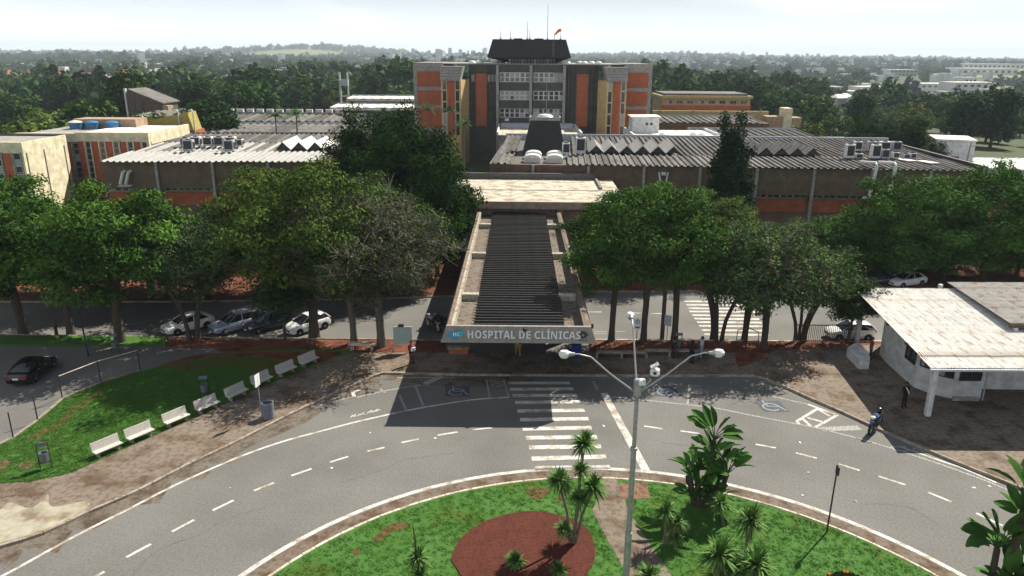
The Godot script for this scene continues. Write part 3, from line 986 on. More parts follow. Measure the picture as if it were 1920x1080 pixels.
func heading(a: Vector3, b: Vector3) -> float:
	return atan2(-(b.z - a.z), b.x - a.x)


# one roof sheet of deep channel section, a metre long; stretched along z when laid
func channel_sheet(wide: float, deep: float) -> ArrayMesh:
	var key := "channel%.2f_%.2f" % [wide, deep]
	if not shapes.has(key):
		var b := MB.new()
		var w := wide
		var top := [Vector2(0, deep), Vector2(w * 0.16, deep), Vector2(w * 0.28, 0), Vector2(w * 0.72, 0), Vector2(w * 0.84, deep), Vector2(w * 0.985, deep)]
		var poly := top.duplicate()
		for i in range(top.size() - 1, -1, -1):
			poly.append(top[i] - Vector2(0, 0.05))
		b.bar(poly, -0.5, 0.5)
		shapes[key] = b.mesh()
	return shapes[key]


# sheets side by side from x0 to x1, running from z0 (front) back to z1
func lay_sheets(parent: Node, x0: float, x1: float, z0: float, z1: float, y0: float, y1: float, wide: float, mats: Array, r: RandomNumberGenerator, deep := 0.22, gaps := []) -> void:
	var sheet := channel_sheet(wide, deep)
	var n := int((x1 - x0) / wide)
	var along := Vector3(0, y0 - y1, z0 - z1)
	for i in n:
		var x := x0 + i * wide
		var skip := false
		for g in gaps:
			if x > g.x - wide and x < g.y:
				skip = true
		if skip:
			continue
		var lift := r.randf_range(-0.02, 0.03)
		var short := r.randf_range(0.0, 0.25)
		var f := along.normalized()
		var w := Basis(Vector3.RIGHT, f.cross(Vector3.RIGHT), f)
		w = Basis(Vector3.RIGHT, f.cross(Vector3.RIGHT).normalized(), f * (along.length() - short))
		var o := Vector3(x, (y0 + y1) * 0.5 + lift, (z0 + z1) * 0.5 - short * 0.5)
		part("roof_sheet", sheet, mats[r.randi() % mats.size()], parent, Transform3D(w, o))


# a window: frame with a cross of bars, panes set back behind it
func window(parent: Node, o: Vector3, w: float, h: float, cols: int, rows: int, frame_m: Material, glass_m: Material, bar := 0.06, turn := Basis.IDENTITY) -> Node3D:
	var key := "win%.2f_%.2f_%d_%d_%.2f" % [w, h, cols, rows, bar]
	if not shapes.has(key):
		var b := MB.new()
		for i in cols + 1:
			b.box(Vector3(-w / 2 + (w - bar) * i / cols + bar / 2, 0, 0), Vector3(bar, h, 0.08))
		for j in rows + 1:
			for i in cols:
				var cw := (w - bar) / cols
				b.box(Vector3(-w / 2 + bar + cw * i + (cw - bar) / 2, -h / 2 + (h - bar) * j / rows + bar / 2, 0), Vector3(cw - bar, bar, 0.076))
		shapes[key] = b.mesh()
		b = MB.new()
		b.box(Vector3.ZERO, Vector3((w - bar) / cols - bar * 0.6, (h - bar) / rows - bar * 0.6, 0.03))
		shapes[key + "p"] = b.mesh()
	var f := part("window", shapes[key], frame_m, parent, Transform3D(turn, o))
	for i in cols:
		for j in rows:
			var gm: Material = glass_m
			if rng.randf() < 0.16:
				gm = M.glass_pale
			part("pane", shapes[key + "p"], gm, f, Transform3D(Basis.IDENTITY, Vector3(-w / 2 + bar / 2 + (w - bar) * (i + 0.5) / cols, -h / 2 + bar / 2 + (h - bar) * (j + 0.5) / rows, -0.02)))
	return f


func entrance_canopy() -> void:
	var front: Vector3 = (Vector3(-4.04, 5, -43.31) + Vector3(4.9, 5, -43.46)) * 0.5
	var back: Vector3 = (Vector3(-3.6, 5, -81.71) + Vector3(5.04, 5, -82.91)) * 0.5
	front.y = 0
	back.y = 0
	var long := (back - front).length()
	var o := thing("entrance_canopy", "long concrete entrance canopy with dark louvres and name sign on its front", "canopy", front, atan2(-(front - back).x, -(front - back).z) + PI)
	# local: z = 0 at the sign, the canopy runs back along -z
	var b := MB.new()
	# side beams, leaning inwards towards the top, and the floor of the trough
	for s in [-1.0, 1.0]:
		b = MB.new()
		b.bar([Vector2(s * 4.82, 3.98), Vector2(s * 4.46, 5.0), Vector2(s * 4.22, 5.0), Vector2(s * 4.1, 4.32), Vector2(s * 4.1, 3.98)], -long, -0.2)
		part("edge_beam", b.mesh(), M.concrete_brown, o)
		b = MB.new()
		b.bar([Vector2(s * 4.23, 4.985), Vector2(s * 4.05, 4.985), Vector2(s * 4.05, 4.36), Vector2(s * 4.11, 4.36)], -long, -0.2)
		part("beam_lining", b.mesh(), M.concrete_cream if s < 0 else M.concrete_stained_shaded, o)  # right lining darker: the shade on that inner face is put into its colour
		b = MB.new()
		b.span(Vector3(s * 4.1, 4.0, -long), Vector3(s * 2.9, 4.34, -0.2))
		part("roof_strip", b.mesh(), M.concrete_stained_shaded, o)
		for k in 3:
			b = MB.new()
			b.bevel(Vector3(s * 3.5, 4.55, -7.4 - k * 11.6), Vector3(1.3, 0.5, 0.55), 0.03)
			part("cross_beam", b.mesh(), M.concrete_cream, o)
	for k in 6:
		b = MB.new()
		b.box(Vector3(0, 3.84, -3.6 - k * 7.2), Vector3(5.6, 0.3, 0.4))
		part("ceiling_beam", b.mesh(), M.concrete, o)
	# louvres lying across, each a blade on edge
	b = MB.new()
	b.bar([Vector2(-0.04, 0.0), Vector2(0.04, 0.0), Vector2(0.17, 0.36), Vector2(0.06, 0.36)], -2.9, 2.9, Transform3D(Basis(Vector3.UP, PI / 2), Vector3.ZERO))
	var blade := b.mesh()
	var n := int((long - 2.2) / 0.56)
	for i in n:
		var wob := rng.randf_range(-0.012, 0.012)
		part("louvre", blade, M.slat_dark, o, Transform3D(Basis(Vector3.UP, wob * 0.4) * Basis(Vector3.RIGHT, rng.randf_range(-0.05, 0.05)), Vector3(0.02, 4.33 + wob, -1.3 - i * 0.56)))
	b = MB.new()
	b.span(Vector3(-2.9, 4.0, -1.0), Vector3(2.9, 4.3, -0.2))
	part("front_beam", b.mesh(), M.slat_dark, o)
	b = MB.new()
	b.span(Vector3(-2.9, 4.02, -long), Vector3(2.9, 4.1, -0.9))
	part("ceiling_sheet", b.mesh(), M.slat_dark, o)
	# pillars under the edge beams
	for k in 5:
		for s in [-1.0, 1.0]:
			b = MB.new()
			b.bevel(Vector3(s * 3.3, 1.99, -10.4 - k * 7.0), Vector3(0.45, 3.98, 0.7), 0.03)
			part("pillar", b.mesh(), M.concrete, o)
	# the name board
	b = MB.new()
	b.bar([Vector2(-4.86, 3.94), Vector2(4.86, 3.94), Vector2(4.48, 5.04), Vector2(-4.48, 5.04)], -0.2, 0.02)
	var sign := part("name_board", b.mesh(), M.concrete_sign, o)
	sign.set_meta("label", "grey concrete name board reading HOSPITAL DE CLÍNICAS")
	var txt := TextMesh.new()
	txt.text = "HOSPITAL DE CLÍNICAS"
	txt.font = fonts(true, true)
	txt.font_size = 48
	txt.pixel_size = 0.0119
	txt.depth = 0.06
	var size := txt.get_aabb().size
	var want := 7.0
	part("lettering", txt, M.letter, sign, Transform3D(Basis.from_scale(Vector3(want / size.x, 0.56 / size.y * 1.16, 1)), Vector3(0.33, 4.49, 0.05)))
	# hospital emblem: slanted cross in blues with two letters
	for q in [[Vector2(-0.32, 0), 0.3, "emblem_blue", 0.32], [Vector2(0.3, 0.02), 0.3, "emblem_teal", 0.3], [Vector2(0.03, 0), 0.34, "emblem_blue", 0.66]]:
		b = MB.new()
		var k: float = q[3] * 0.5
		var w: float = q[1] * 0.5
		var c: Vector2 = q[0] + Vector2(-3.88, 4.5)
		b.bar([c + Vector2(-w - k * 0.35, -k), c + Vector2(w - k * 0.35, -k), c + Vector2(w + k * 0.35, k), c + Vector2(-w + k * 0.35, k)], 0.02, 0.045 + w * 0.1)
		part("emblem", b.mesh(), M[q[2]], sign)
	var hc := TextMesh.new()
	hc.text = "HC"
	hc.font = fonts(true, true)
	hc.font_size = 32
	hc.pixel_size = 0.0105
	hc.depth = 0.05
	part("emblem_lettering", hc, M.sign_white, sign, Transform3D(Basis.IDENTITY, Vector3(-3.86, 4.5, 0.07)))
	# round dark emblem with a tail and a bar under it
	b = MB.new()
	var rim: Array = arc(Vector2(3.98, -4.53), 0.26, 0, 360, 24)
	var hole: Array = arc(Vector2(3.98, -4.5), 0.08, 0, 360, 24)
	for i in 24:
		b.quad(Vector3(hole[i].x, -hole[i].y, 0.04), Vector3(rim[i].x, -rim[i].y, 0.04), Vector3(rim[i + 1].x, -rim[i + 1].y, 0.04), Vector3(hole[i + 1].x, -hole[i + 1].y, 0.04))
	b.bar([Vector2(4.2, 4.4), Vector2(4.36, 4.5), Vector2(4.2, 4.6)], 0.02, 0.038)
	part("round_emblem", b.mesh(), M.emblem_dark, sign)
	b = MB.new()
	b.span(Vector3(3.7, 4.14, 0.02), Vector3(4.26, 4.19, 0.035))
	part("emblem_bar", b.mesh(), M.emblem_dark, sign)
	b = MB.new()
	b.bevel(Vector3(0.36, 4.86, 0.1), Vector3(0.2, 0.24, 0.22), 0.03)
	part("spotlight", b.mesh(), M.metal_dark, sign)
	b = MB.new()
	b.bevel(Vector3(4.55, 5.1, 0.0), Vector3(0.14, 0.3, 0.14), 0.03)
	part("spotlight", b.mesh(), M.metal_dark, sign)


func gable_skylight(parent: Node, o: Vector3, wide: float, rise: float, long: float, m: Material) -> void:
	var b := MB.new()
	var w := wide * 0.5
	b.bar([Vector2(-w, 0), Vector2(0, rise), Vector2(w, 0), Vector2(w - 0.08, 0), Vector2(0, rise - 0.08), Vector2(-w + 0.08, 0)], -long, 0.0)
	for s in [-1.0, 1.0]:
		for k in 5:
			var z := -long * (k + 0.5) / 5.0
			var mid := Vector3(s * w * 0.5, rise * 0.5 + 0.02, z)
			b.box(mid, Vector3(Vector2(w, rise).length(), 0.03, 0.07), Basis(Vector3.BACK, -s * atan2(rise, w)))
	var roof := part("roof_light", b.mesh(), m, parent, Transform3D(Basis.IDENTITY, o))
	b = MB.new()
	b.bar([Vector2(-w + 0.1, 0), Vector2(w - 0.1, 0), Vector2(0, rise - 0.1)], -0.5, -0.35)
	part("gable", b.mesh(), M.dark_wall, roof)


func wall_bays(o: Node3D, wide: float, cols: Array, r: RandomNumberGenerator) -> void:
	var b := MB.new()
	# set-back wall below, overhanging brown band above
	b.span(Vector3(0, 0, -1.2), Vector3(wide, 7.4, -29.5))
	part("wall", b.mesh(), M.brown_wall, o)
	var edges := [0.0]
	edges.append_array(cols)
	edges.append(wide)
	for i in edges.size() - 1:
		var x0: float = edges[i] + (0.18 if i > 0 else 0.0)
		var x1: float = edges[i + 1] - (0.18 if i < edges.size() - 2 else 0.0)
		if x1 - x0 < 0.3:
			continue
		spanned("fascia_panel", Vector3(x0, 4.35, -1.0), Vector3(x1, 7.72, 0.0), M.fascia_brown, o)
		spanned("red_panel", Vector3(x0, 2.0, -1.25), Vector3(x1, 3.72, -1.05), M.red_wall, o)
		spanned("window_ledge", Vector3(x0, 3.72, -1.25), Vector3(x1, 3.8, -0.85), M.concrete_grey, o)
		var n := maxi(1, roundi((x1 - x0) / 1.7))
		for k in n:
			window(o, Vector3(x0 + (x1 - x0) * (k + 0.5) / n, 4.07, -1.12), (x1 - x0) / n - 0.1, 0.5, 2, 1, M.frame_white, M.glass, 0.07)
	for x in cols:
		b = MB.new()
		b.bevel(Vector3(x, 3.9, 0.1), Vector3(0.34, 7.7, 0.5), 0.04)
		part("column", b.mesh(), M.concrete_grey, o)


func aircon(label: String, group: String, at: Vector3, w: float, h: float, d: float, turn: float) -> void:
	var o := thing("air_conditioner", label, "air conditioner", at, turn, group)
	var b := MB.new()
	b.bevel(Vector3(0, h / 2 + 0.12, 0), Vector3(w, h, d), 0.04)
	part("casing", b.mesh(), M.metal_white if rng.randf() < 0.6 else M.metal_pale, o)
	for s in [-1.0, 1.0]:
		boxed("foot", Vector3(s * w * 0.35, 0.06, 0), Vector3(0.1, 0.12, d * 0.9), M.metal_dark, o)
	boxed("grille", Vector3(0, h * 0.55 + 0.1, d / 2 + 0.01), Vector3(w * 0.78, h * 0.72, 0.03), M.metal_dark, o)
	boxed("side_grille", Vector3(w / 2 + 0.01, h * 0.5 + 0.1, 0), Vector3(0.03, h * 0.6, d * 0.7), M.metal_dark, o)
	b = MB.new()
	b.lathe(Vector3(0, h + 0.12, 0), [Vector2(d * 0.4, 0.0), Vector2(d * 0.4, 0.08), Vector2(d * 0.34, 0.08)], 14)
	part("fan_ring", b.mesh(), M.metal_dark, o)


func right_wing() -> void:
	var a: Vector3 = Vector3(-2.97, 7.8, -96.34)
	var z: Vector3 = Vector3(58.65, 7.8, -92.55)
	a.y = 0
	z.y = 0
	var wide := (z - a).length()
	var o := thing("ward_wing", "long low brown wing with ribbed grey roof right of the entrance canopy", "building", a, heading(a, z))
	var r := RandomNumberGenerator.new()
	r.seed = 21
	var cols := []
	var k := 5.6
	while k < wide - 1.0:
		cols.append(k)
		k += 7.05
	wall_bays(o, wide, cols, r)
	var b := MB.new()
	b.span(Vector3(-0.1, 7.4, -29.7), Vector3(wide + 0.1, 7.71, -1.0))
	part("roof_deck", b.mesh(), M.bitumen, o)
	var pyr := Vector2(3.3, 10.3)
	lay_sheets(o, 0.4, wide - 0.6, 0.55, -8.6, 7.8, 8.0, 0.8, [M.fibre_grey, M.fibre_grey, M.fibre_dark], r, 0.17, [Vector2(3.6, 9.9)])
	lay_sheets(o, 0.4, wide - 0.6, -9.2, -19.2, 7.75, 8.0, 0.8, [M.fibre_dark, M.fibre_grey, M.fibre_dark], r, 0.22, [pyr, Vector2(12.9, 25.6), Vector2(33.9, 44.0)])
	lay_sheets(o, 0.4, wide - 0.6, -19.4, -29.0, 8.0, 8.35, 0.8, [M.fibre_dark, M.fibre_grey], r, 0.22, [pyr])
	b = MB.new()
	b.span(Vector3(0, 7.6, -29.9), Vector3(wide, 8.75, -29.55))
	part("rear_parapet", b.mesh(), M.metal_pale, o)
	b = MB.new()
	b.span(Vector3(wide - 0.5, 7.72, -29.5), Vector3(wide - 0.1, 8.35, 0.4))
	part("side_gutter", b.mesh(), M.metal_dark, o)
	for i in 6:
		gable_skylight(o, Vector3(14.0 + i * 2.12, 8.3, -9.0), 2.1, 1.0, 9.6, M.fibre_pale)
	for i in 5:
		gable_skylight(o, Vector3(35.0 + i * 2.1, 8.3, -9.0), 2.1, 1.0, 9.6, M.fibre_grey)
	# dark shaft with sloping sides
	b = MB.new()
	var lo := [Vector3(3.6, 7.6, -10.0), Vector3(9.9, 7.6, -10.0), Vector3(9.4, 7.6, -16.5), Vector3(4.0, 7.6, -16.5)]
	var hi := [Vector3(4.7, 12.3, -12.0), Vector3(8.8, 12.3, -12.0), Vector3(8.7, 12.3, -15.5), Vector3(4.8, 12.3, -15.5)]
	for i in 4:
		b.quad(lo[i], lo[(i + 1) % 4], hi[(i + 1) % 4], hi[i])
	b.quad(hi[0], hi[1], hi[2], hi[3])
	var shaft := part("light_shaft", b.mesh(), M.black_roof, o)
	for q in [[Vector3(4.6, 12.3, -12.15), Vector3(8.9, 12.75, -11.95)], [Vector3(4.6, 12.3, -15.6), Vector3(8.9, 12.75, -15.4)], [Vector3(4.55, 12.3, -15.4), Vector3(4.7, 12.75, -12.15)], [Vector3(8.8, 12.3, -15.4), Vector3(8.95, 12.75, -12.15)]]:
		spanned("rim", q[0], q[1], M.concrete_grey, shaft)
	b = MB.new()
	b.lathe(Vector3(6.75, 12.3, -13.7), [Vector2(1.2, 0.0), Vector2(1.2, 0.4), Vector2(0.9, 0.7), Vector2(0.0, 0.85)], 18)
	part("dome", b.mesh(), M.dome_white, shaft)
	b = MB.new()
	b.tube([Vector3(6.9, 12.9, -13.7), Vector3(6.9, 19.2, -13.7)], [0.04, 0.02], 5)
	part("mast", b.mesh(), M.steel_pole, shaft)
	# four barrel roof lights on low kerbs
	for i in 2:
		for j in 2:
			var c := Vector3(5.4 + i * 2.9, 7.75, -2.6 - j * 3.6)
			var base := boxed("roof_light_kerb", c + Vector3(0, 0.3, 0), Vector3(2.2, 0.6, 2.0), M.frame_white, o)
			b = MB.new()
			var arch := []
			for q in 13:
				var t := PI * q / 12.0
				arch.append(Vector2(cos(t) * 1.05, 0.3 + sin(t) * 0.42))
			b.bar(arch, -0.95, 0.95)
			part("barrel_dome", b.mesh(), M.dome_white, base)
	# down pipes with bends, and a bracket
	for x in [[48.0, 0.0], [50.3, 0.6]]:
		b = MB.new()
		b.tube([Vector3(x[0] - 1.2, 8.5, -1.2), Vector3(x[0], 8.6, 0.5), Vector3(x[0] + 0.1, 8.2, 0.8), Vector3(x[0] - 0.3, 4.4, 0.8), Vector3(x[0] - 0.8, 4.2, 0.3)], [0.2, 0.2, 0.2, 0.2, 0.2], 9)
		part("duct", b.mesh(), M.metal_white, o)
	b = MB.new()
	b.tube([Vector3(21.6, 7.0, 0.1), Vector3(21.8, 5.5, 1.0), Vector3(22.4, 5.5, 1.0), Vector3(22.7, 7.0, 0.1)], [0.13, 0.13, 0.13, 0.13], 6)
	b.box(Vector3(22.1, 6.9, 0.5), Vector3(0.5, 0.3, 0.9))
	part("bracket", b.mesh(), M.frame_white, o)
	# drifts of loose boards on the roof
	for q in [Vector3(54.5, 8.25, -6), Vector3(56.6, 8.2, -4.5)]:
		boxed("roof_board", q, Vector3(1.4, 0.06, 2.6), M.frame_white, o, Basis(Vector3.UP, 0.3))
	var n := 0
	var where := ["by the dark shaft", "farther from the shaft, taller one"]
	for q in [[Vector3(7.23, 8.2, -102.59), 1.0, 1.5], [Vector3(9.3, 8.2, -103.85), 1.35, 2.1]]:
		aircon("white air conditioner on the right wing roof " + where[n], "air conditioners on the right wing roof", q[0], q[1], q[2], 1.0, 0.0)
		n += 1
	var rows := [[1573, 290, 1.15, 1.8, "tall one at the left end of the cluster"], [1587, 279, 1.1, 1.3, "rear row, leftmost"], [1612, 278, 1.2, 1.3, "rear row, second from left"], [1636, 278, 1.5, 1.3, "rear row, third from left"], [1657, 278, 1.3, 1.3, "rear row, rightmost"], [1620, 291, 1.2, 1.8, "tall one in the middle of the front row"], [1637, 290, 1.0, 1.2, "low one right of the tall middle one"], [1590, 291, 1.0, 0.6, "very low one"], [1657, 290, 0.9, 0.8, "small one left of the last two"], [1676, 290.5, 0.8, 0.6, "small one, second from right end"], [1688, 290.5, 0.8, 0.7, "small one at the right end"]]
	for q in rows:
		var d: float = 104.5 if q[1] > 285 else 113.0
		var at := Vector3((q[0] - 960.0) / 1400.0 * (d - 2.0), 8.15, -d + 4.0)
		aircon("white air conditioner on right wing roof, " + q[4], "air conditioners on the right wing roof", at, q[2], q[3], 0.9, -0.04)


func left_wing() -> void:
	var a: Vector3 = Vector3(-52.76, 7.8, -95.9)
	var z: Vector3 = Vector3(-24.96, 7.8, -97.14)
	a.y = 0
	z.y = 0
	var wide := (z - a).length()
	var o := thing("ward_wing", "long low brown wing with pale ribbed roof left of the entrance, behind trees", "building", a, heading(a, z))
	var r := RandomNumberGenerator.new()
	r.seed = 22
	var cols := [7.0, 14.1, 21.2, 28.0]
	wall_bays(o, wide, cols, r)
	var b := MB.new()
	b.span(Vector3(-0.1, 7.4, -29.7), Vector3(wide + 0.1, 7.71, -1.0))
	part("roof_deck", b.mesh(), M.bitumen, o)
	lay_sheets(o, 0.3, wide - 0.2, 0.55, -8.6, 7.8, 8.0, 0.8, [M.fibre_pale], r, 0.15)
	lay_sheets(o, 0.3, wide - 0.2, -9.2, -19.2, 7.75, 8.0, 0.8, [M.fibre_grey, M.fibre_pale], r, 0.22, [Vector2(19.8, 26.6)])
	lay_sheets(o, 0.3, wide - 0.2, -19.4, -29.0, 8.0, 8.35, 0.8, [M.fibre_grey, M.fibre_dark], r)
	for i in 3:
		gable_skylight(o, Vector3(20.9 + i * 2.25, 8.25, -9.0), 2.25, 1.1, 8.6, M.white_roof)
	b = MB.new()
	b.span(Vector3(0, 7.6, -29.9), Vector3(wide, 8.6, -29.55))
	part("rear_parapet", b.mesh(), M.metal_dark, o)
	b = MB.new()
	for s in [2.7, 3.4]:
		b.tube([Vector3(s + 0.3, 6.6, 0.1), Vector3(s + 0.25, 6.5, 0.7), Vector3(s - 0.25, 5.0, 0.8)], [0.2, 0.2, 0.2], 8)
	b.box(Vector3(3.0, 4.8, 0.5), Vector3(1.6, 0.1, 0.9))
	part("outlet_pipe", b.mesh(), M.frame_white, o)
	var rows := [[364, 268, 1.2, 1.1, "rear row, leftmost"], [384, 268, 1.4, 1.3, "rear row, second from left"], [406, 268, 1.4, 1.3, "rear row, third from left"], [426, 268, 1.4, 1.3, "rear row, fourth from left"], [447, 268, 1.5, 1.3, "rear row, fifth from left"], [464, 267, 0.8, 1.0, "rear row, rightmost"], [370, 282, 1.4, 1.5, "left one of the two in front"], [444, 282, 1.35, 1.5, "right one of the two in front"]]
	for q in rows:
		var d: float = 108.0 if q[1] > 275 else 114.0
		aircon("white air conditioner on left wing roof, " + q[4], "air conditioners on the left wing roof", Vector3((q[0] - 960.0) / 1400.0 * (d - 2.0), 8.15, -d + 4.0), q[2], q[3], 0.9, 0.0)


func entrance_hall() -> void:
	var a: Vector3 = Vector3(-3.22, 6, -79.59)
	var o := thing("entrance_hall", "low entrance hall with flat pale concrete roof at the end of the canopy", "building", Vector3(0.6, 0, a.z), -0.02)
	spanned("wall", Vector3(-11, 0, -15), Vector3(11.4, 5.2, -1.0), M.pink_wall, o)
	spanned("front_edge", Vector3(-11.4, 5.2, -0.3), Vector3(11.7, 6.0, 0.0), M.pink_wall, o)
	spanned("roof_slab", Vector3(-11.4, 5.2, -7.3), Vector3(11.7, 5.98, -0.32), M.concrete_pale, o)
	spanned("roof_slab", Vector3(-11.4, 5.2, -15.2), Vector3(11.7, 6.02, -7.5), M.concrete_pale, o)
	spanned("roof_joint", Vector3(-11.4, 5.2, -7.5), Vector3(11.7, 5.8, -7.3), M.bitumen, o)
	spanned("rear_parapet", Vector3(-11.4, 5.2, -15.6), Vector3(9.6, 6.8, -15.22), M.bitumen, o)
	spanned("side_kerb", Vector3(9.5, 5.98, -15.2), Vector3(9.8, 6.3, -8.0), M.concrete, o)
	for s in [-4.4, 4.6]:
		spanned("pier", Vector3(s - 0.3, 0, -0.9), Vector3(s + 0.3, 5.18, -0.2), M.pink_wall, o)
	for k in 5:
		window(o, Vector3(-3.2 + k * 1.65, 1.5, -0.93), 1.5, 2.6, 2, 2, M.metal_dark, M.glass, 0.07)
	# terrace roof between the hall and the tower
	var t := thing("terrace_roof", "flat pale terrace roof at the foot of the tower behind the dark shaft", "building", Vector3(4.6, 0, -137.0))
	spanned("wall", Vector3(-7.2, 0, -17), Vector3(7.8, 7.2, 0), M.concrete, t)
	spanned("roof_slab", Vector3(-7.4, 7.2, -17.5), Vector3(8.0, 7.4, 0.2), M.concrete_pale, t)
	for s in [-7.4, 7.8]:
		spanned("parapet", Vector3(s - 0.1, 7.4, -17.5), Vector3(s + 0.2, 7.9, 0.2), M.frame_white, t)
	spanned("rear_step", Vector3(-7.0, 7.4, -17.5), Vector3(7.4, 8.1, -14.5), M.metal_pale, t)


func tower_block() -> void:
	var c: Vector3 = Vector3(3.85, 13.33, -155)
	var o := thing("tower_block", "four-storey hospital tower with orange brick panels, window bands and rooftop helipad", "building", Vector3(c.x, 0, -155), -0.012)
	var X := func(px: float) -> float: return (px - 998.0) * 0.107
	var Y := func(py: float) -> float: return 19.75 - (py - 118.0) * 0.1045
	# body
	spanned("core", Vector3(X.call(879), 0, -24), Vector3(X.call(1121), Y.call(122), -0.5), M.dark_wall, o)
	spanned("roof", Vector3(X.call(790), Y.call(121.5), -30), Vector3(X.call(1206), Y.call(120), -0.6), M.concrete_grey, o)
	# end blocks of orange brick in a concrete frame
	for s in [[775.0, 831.0], [1169.0, 1221.0]]:
		var x0: float = X.call(s[0])
		var x1: float = X.call(s[1])
		var e := spanned("end_block", Vector3(x0, 0, -24), Vector3(x1, Y.call(119), 0), M.concrete_grey, o)
		var inx := 0.7 if s[0] < 1000 else 0.15
		var outx := 0.15 if s[0] < 1000 else 0.75
		for row in [[135.0, 163.0], [170.0, 197.0], [204.0, 240.0]]:
			boxed("brick_panel", Vector3((x0 + inx + x1 - outx) / 2, (Y.call(row[0]) + Y.call(row[1])) / 2, 0.05) - e.position, Vector3(x1 - outx - x0 - inx, Y.call(row[0]) - Y.call(row[1]), 0.12), M.brick_orange, e)
	# stair towers standing forward, with slanting concrete caps
	for s in [[831.0, 867.0, 879.0, 1.0], [1169.0, 1132.5, 1120.5, -1.0]]:
		var xo: float = X.call(s[0])
		var xi: float = X.call(s[1])
		var xb: float = X.call(s[2])
		var f: float = s[3]
		var b := MB.new()
		var ring := [Vector2(xo, -0.2), Vector2(xo, 4.6), Vector2(xi, 4.6), Vector2(xb, -0.2)]
		b.slab(ring, 0.0, Y.call(149.5))
		var st := part("stair_tower", b.mesh(), M.yellow_wall, o)
		var w := absf(xi - xo)
		var mid := (xo + xi) / 2
		for q in [-0.33, 0.33]:
			for row in 5:
				window(st, Vector3(mid + q * w, Y.call(157.0 + row * 21.0), 4.64), w * 0.2, 2.05, 1, 1, M.cream_wall, M.glass, 0.05)
		boxed("red_strip", Vector3(mid - f * w * 0.09, Y.call(200), 4.66), Vector3(w * 0.2, Y.call(150) - Y.call(250), 0.1), M.red_wall, st)
		boxed("red_strip", Vector3(mid + f * w * 0.11, Y.call(200), 4.66), Vector3(w * 0.16, Y.call(150) - Y.call(250), 0.06), M.brick_orange, st)
		b = MB.new()
		var y0: float = Y.call(150)
		var y1: float = Y.call(125)
		var cap := [Vector3(xo - f * 0.1, y1, -0.3), Vector3(xi + f * 0.5, y1, -0.3), Vector3(xi + f * 0.5, y1, 4.0), Vector3(xo - f * 0.1, y1, 4.0)]
		var cup := [Vector3(xo - f * 0.1, y0, 0.3), Vector3(xi, y0, 0.3), Vector3(xi - f * 0.1, y0, 5.2), Vector3(xo - f * 0.1, y0, 5.2)]
		if f > 0:
			b.quad(cup[3], cup[2], cap[2], cap[3])
			b.quad(cup[2], cup[1], cap[1], cap[2])
			b.quad(cup[0], cup[3], cap[3], cap[0])
			b.quad(cap[3], cap[2], cap[1], cap[0])
			b.quad(cup[0], cup[1], cup[2], cup[3])
		else:
			b.quad(cup[2], cup[3], cap[3], cap[2])
			b.quad(cup[1], cup[2], cap[2], cap[1])
			b.quad(cup[3], cup[0], cap[0], cap[3])
			b.quad(cap[2], cap[3], cap[0], cap[1])
			b.quad(cup[3], cup[2], cup[1], cup[0])
		part("slanted_cap", b.mesh(), M.concrete_grey, st)
		for k in 5:
			var t := (k + 0.5) / 5.0
			boxed("cap_rib", Vector3(mid, lerpf(y0, y1, t), lerpf(5.2, 4.0, t) + 0.03), Vector3(w * 0.98, 0.12, 0.1), M.concrete, st)
	# brick strips and dark cladding with fins
	for s in [[891.0, 912.5], [1081.0, 1102.5]]:
		spanned("brick_strip", Vector3(X.call(s[0]), Y.call(237), -0.5), Vector3(X.call(s[1]), Y.call(138.5), -0.2), M.brick_orange, o)
	for s in [880.0, 890.5, 913.0, 920.0, 926.0, 1066.0, 1073.0, 1080.0, 1103.5, 1111.0, 1117.0]:
		spanned("fin", Vector3(X.call(s) - 0.1, Y.call(244), -0.5), Vector3(X.call(s) + 0.1, Y.call(122.5), -0.1), M.dark_wall, o)
	for q in [[883.5, 889.5], [914.0, 931.0]]:
		spanned("pale_panel", Vector3(X.call(q[0]), Y.call(153.5), -0.5), Vector3(X.call(q[1]), Y.call(140), -0.3), M.concrete_grey, o)
	# middle bays
	for s in [932.5, 995.0, 1057.5]:
		spanned("pillar", Vector3(X.call(s) - 0.28, 0, -0.5), Vector3(X.call(s) + 0.28, Y.call(123), 0.15), M.concrete_grey, o)
	for bay in [[936.5, 993.5], [1000.0, 1058.0]]:
		for row in [[136.0, 154.0], [170.0, 187.5], [203.0, 220.5]]:
			var x0: float = X.call(bay[0])
			var x1: float = X.call(bay[1])
			var y0: float = Y.call(row[1])
			var y1: float = Y.call(row[0])
			for k in 6:
				var gm: Material = M.glass
				if row[0] == 170.0 and bay[0] < 990.0:
					gm = M.glass_pale if k != 2 else M.glass
				if row[0] == 136.0 and bay[0] > 990.0 and k > 3:
					boxed("blank_panel", Vector3(x0 + (x1 - x0) * (k + 0.5) / 6, (y0 + y1) / 2, -0.42), Vector3((x1 - x0) / 6 - 0.04, y1 - y0, 0.1), M.concrete_grey, o)
					continue
				window(o, Vector3(x0 + (x1 - x0) * (k + 0.5) / 6, (y0 + y1) / 2, -0.42), (x1 - x0) / 6 - 0.03, y1 - y0, 1, 2, M.frame_white, gm, 0.12)
			spanned("spandrel", Vector3(x0, y0 - 1.65, -0.5), Vector3(x1, y0 - 0.06, -0.25), M.dark_wall, o)
		spanned("spandrel", Vector3(X.call(bay[0]), Y.call(134.5), -0.5), Vector3(X.call(bay[1]), Y.call(123), -0.25), M.dark_wall, o)
	for q in [950.5, 1005.0]:
		boxed("wall_unit", Vector3(X.call(q), Y.call(224.5), 0.0), Vector3(0.8, 0.5, 0.5), M.metal_white, o)
	# helipad house: glazed neck, dark hipped box over it
	var b := MB.new()
	var zf := -3.0
	var zb := -19.0
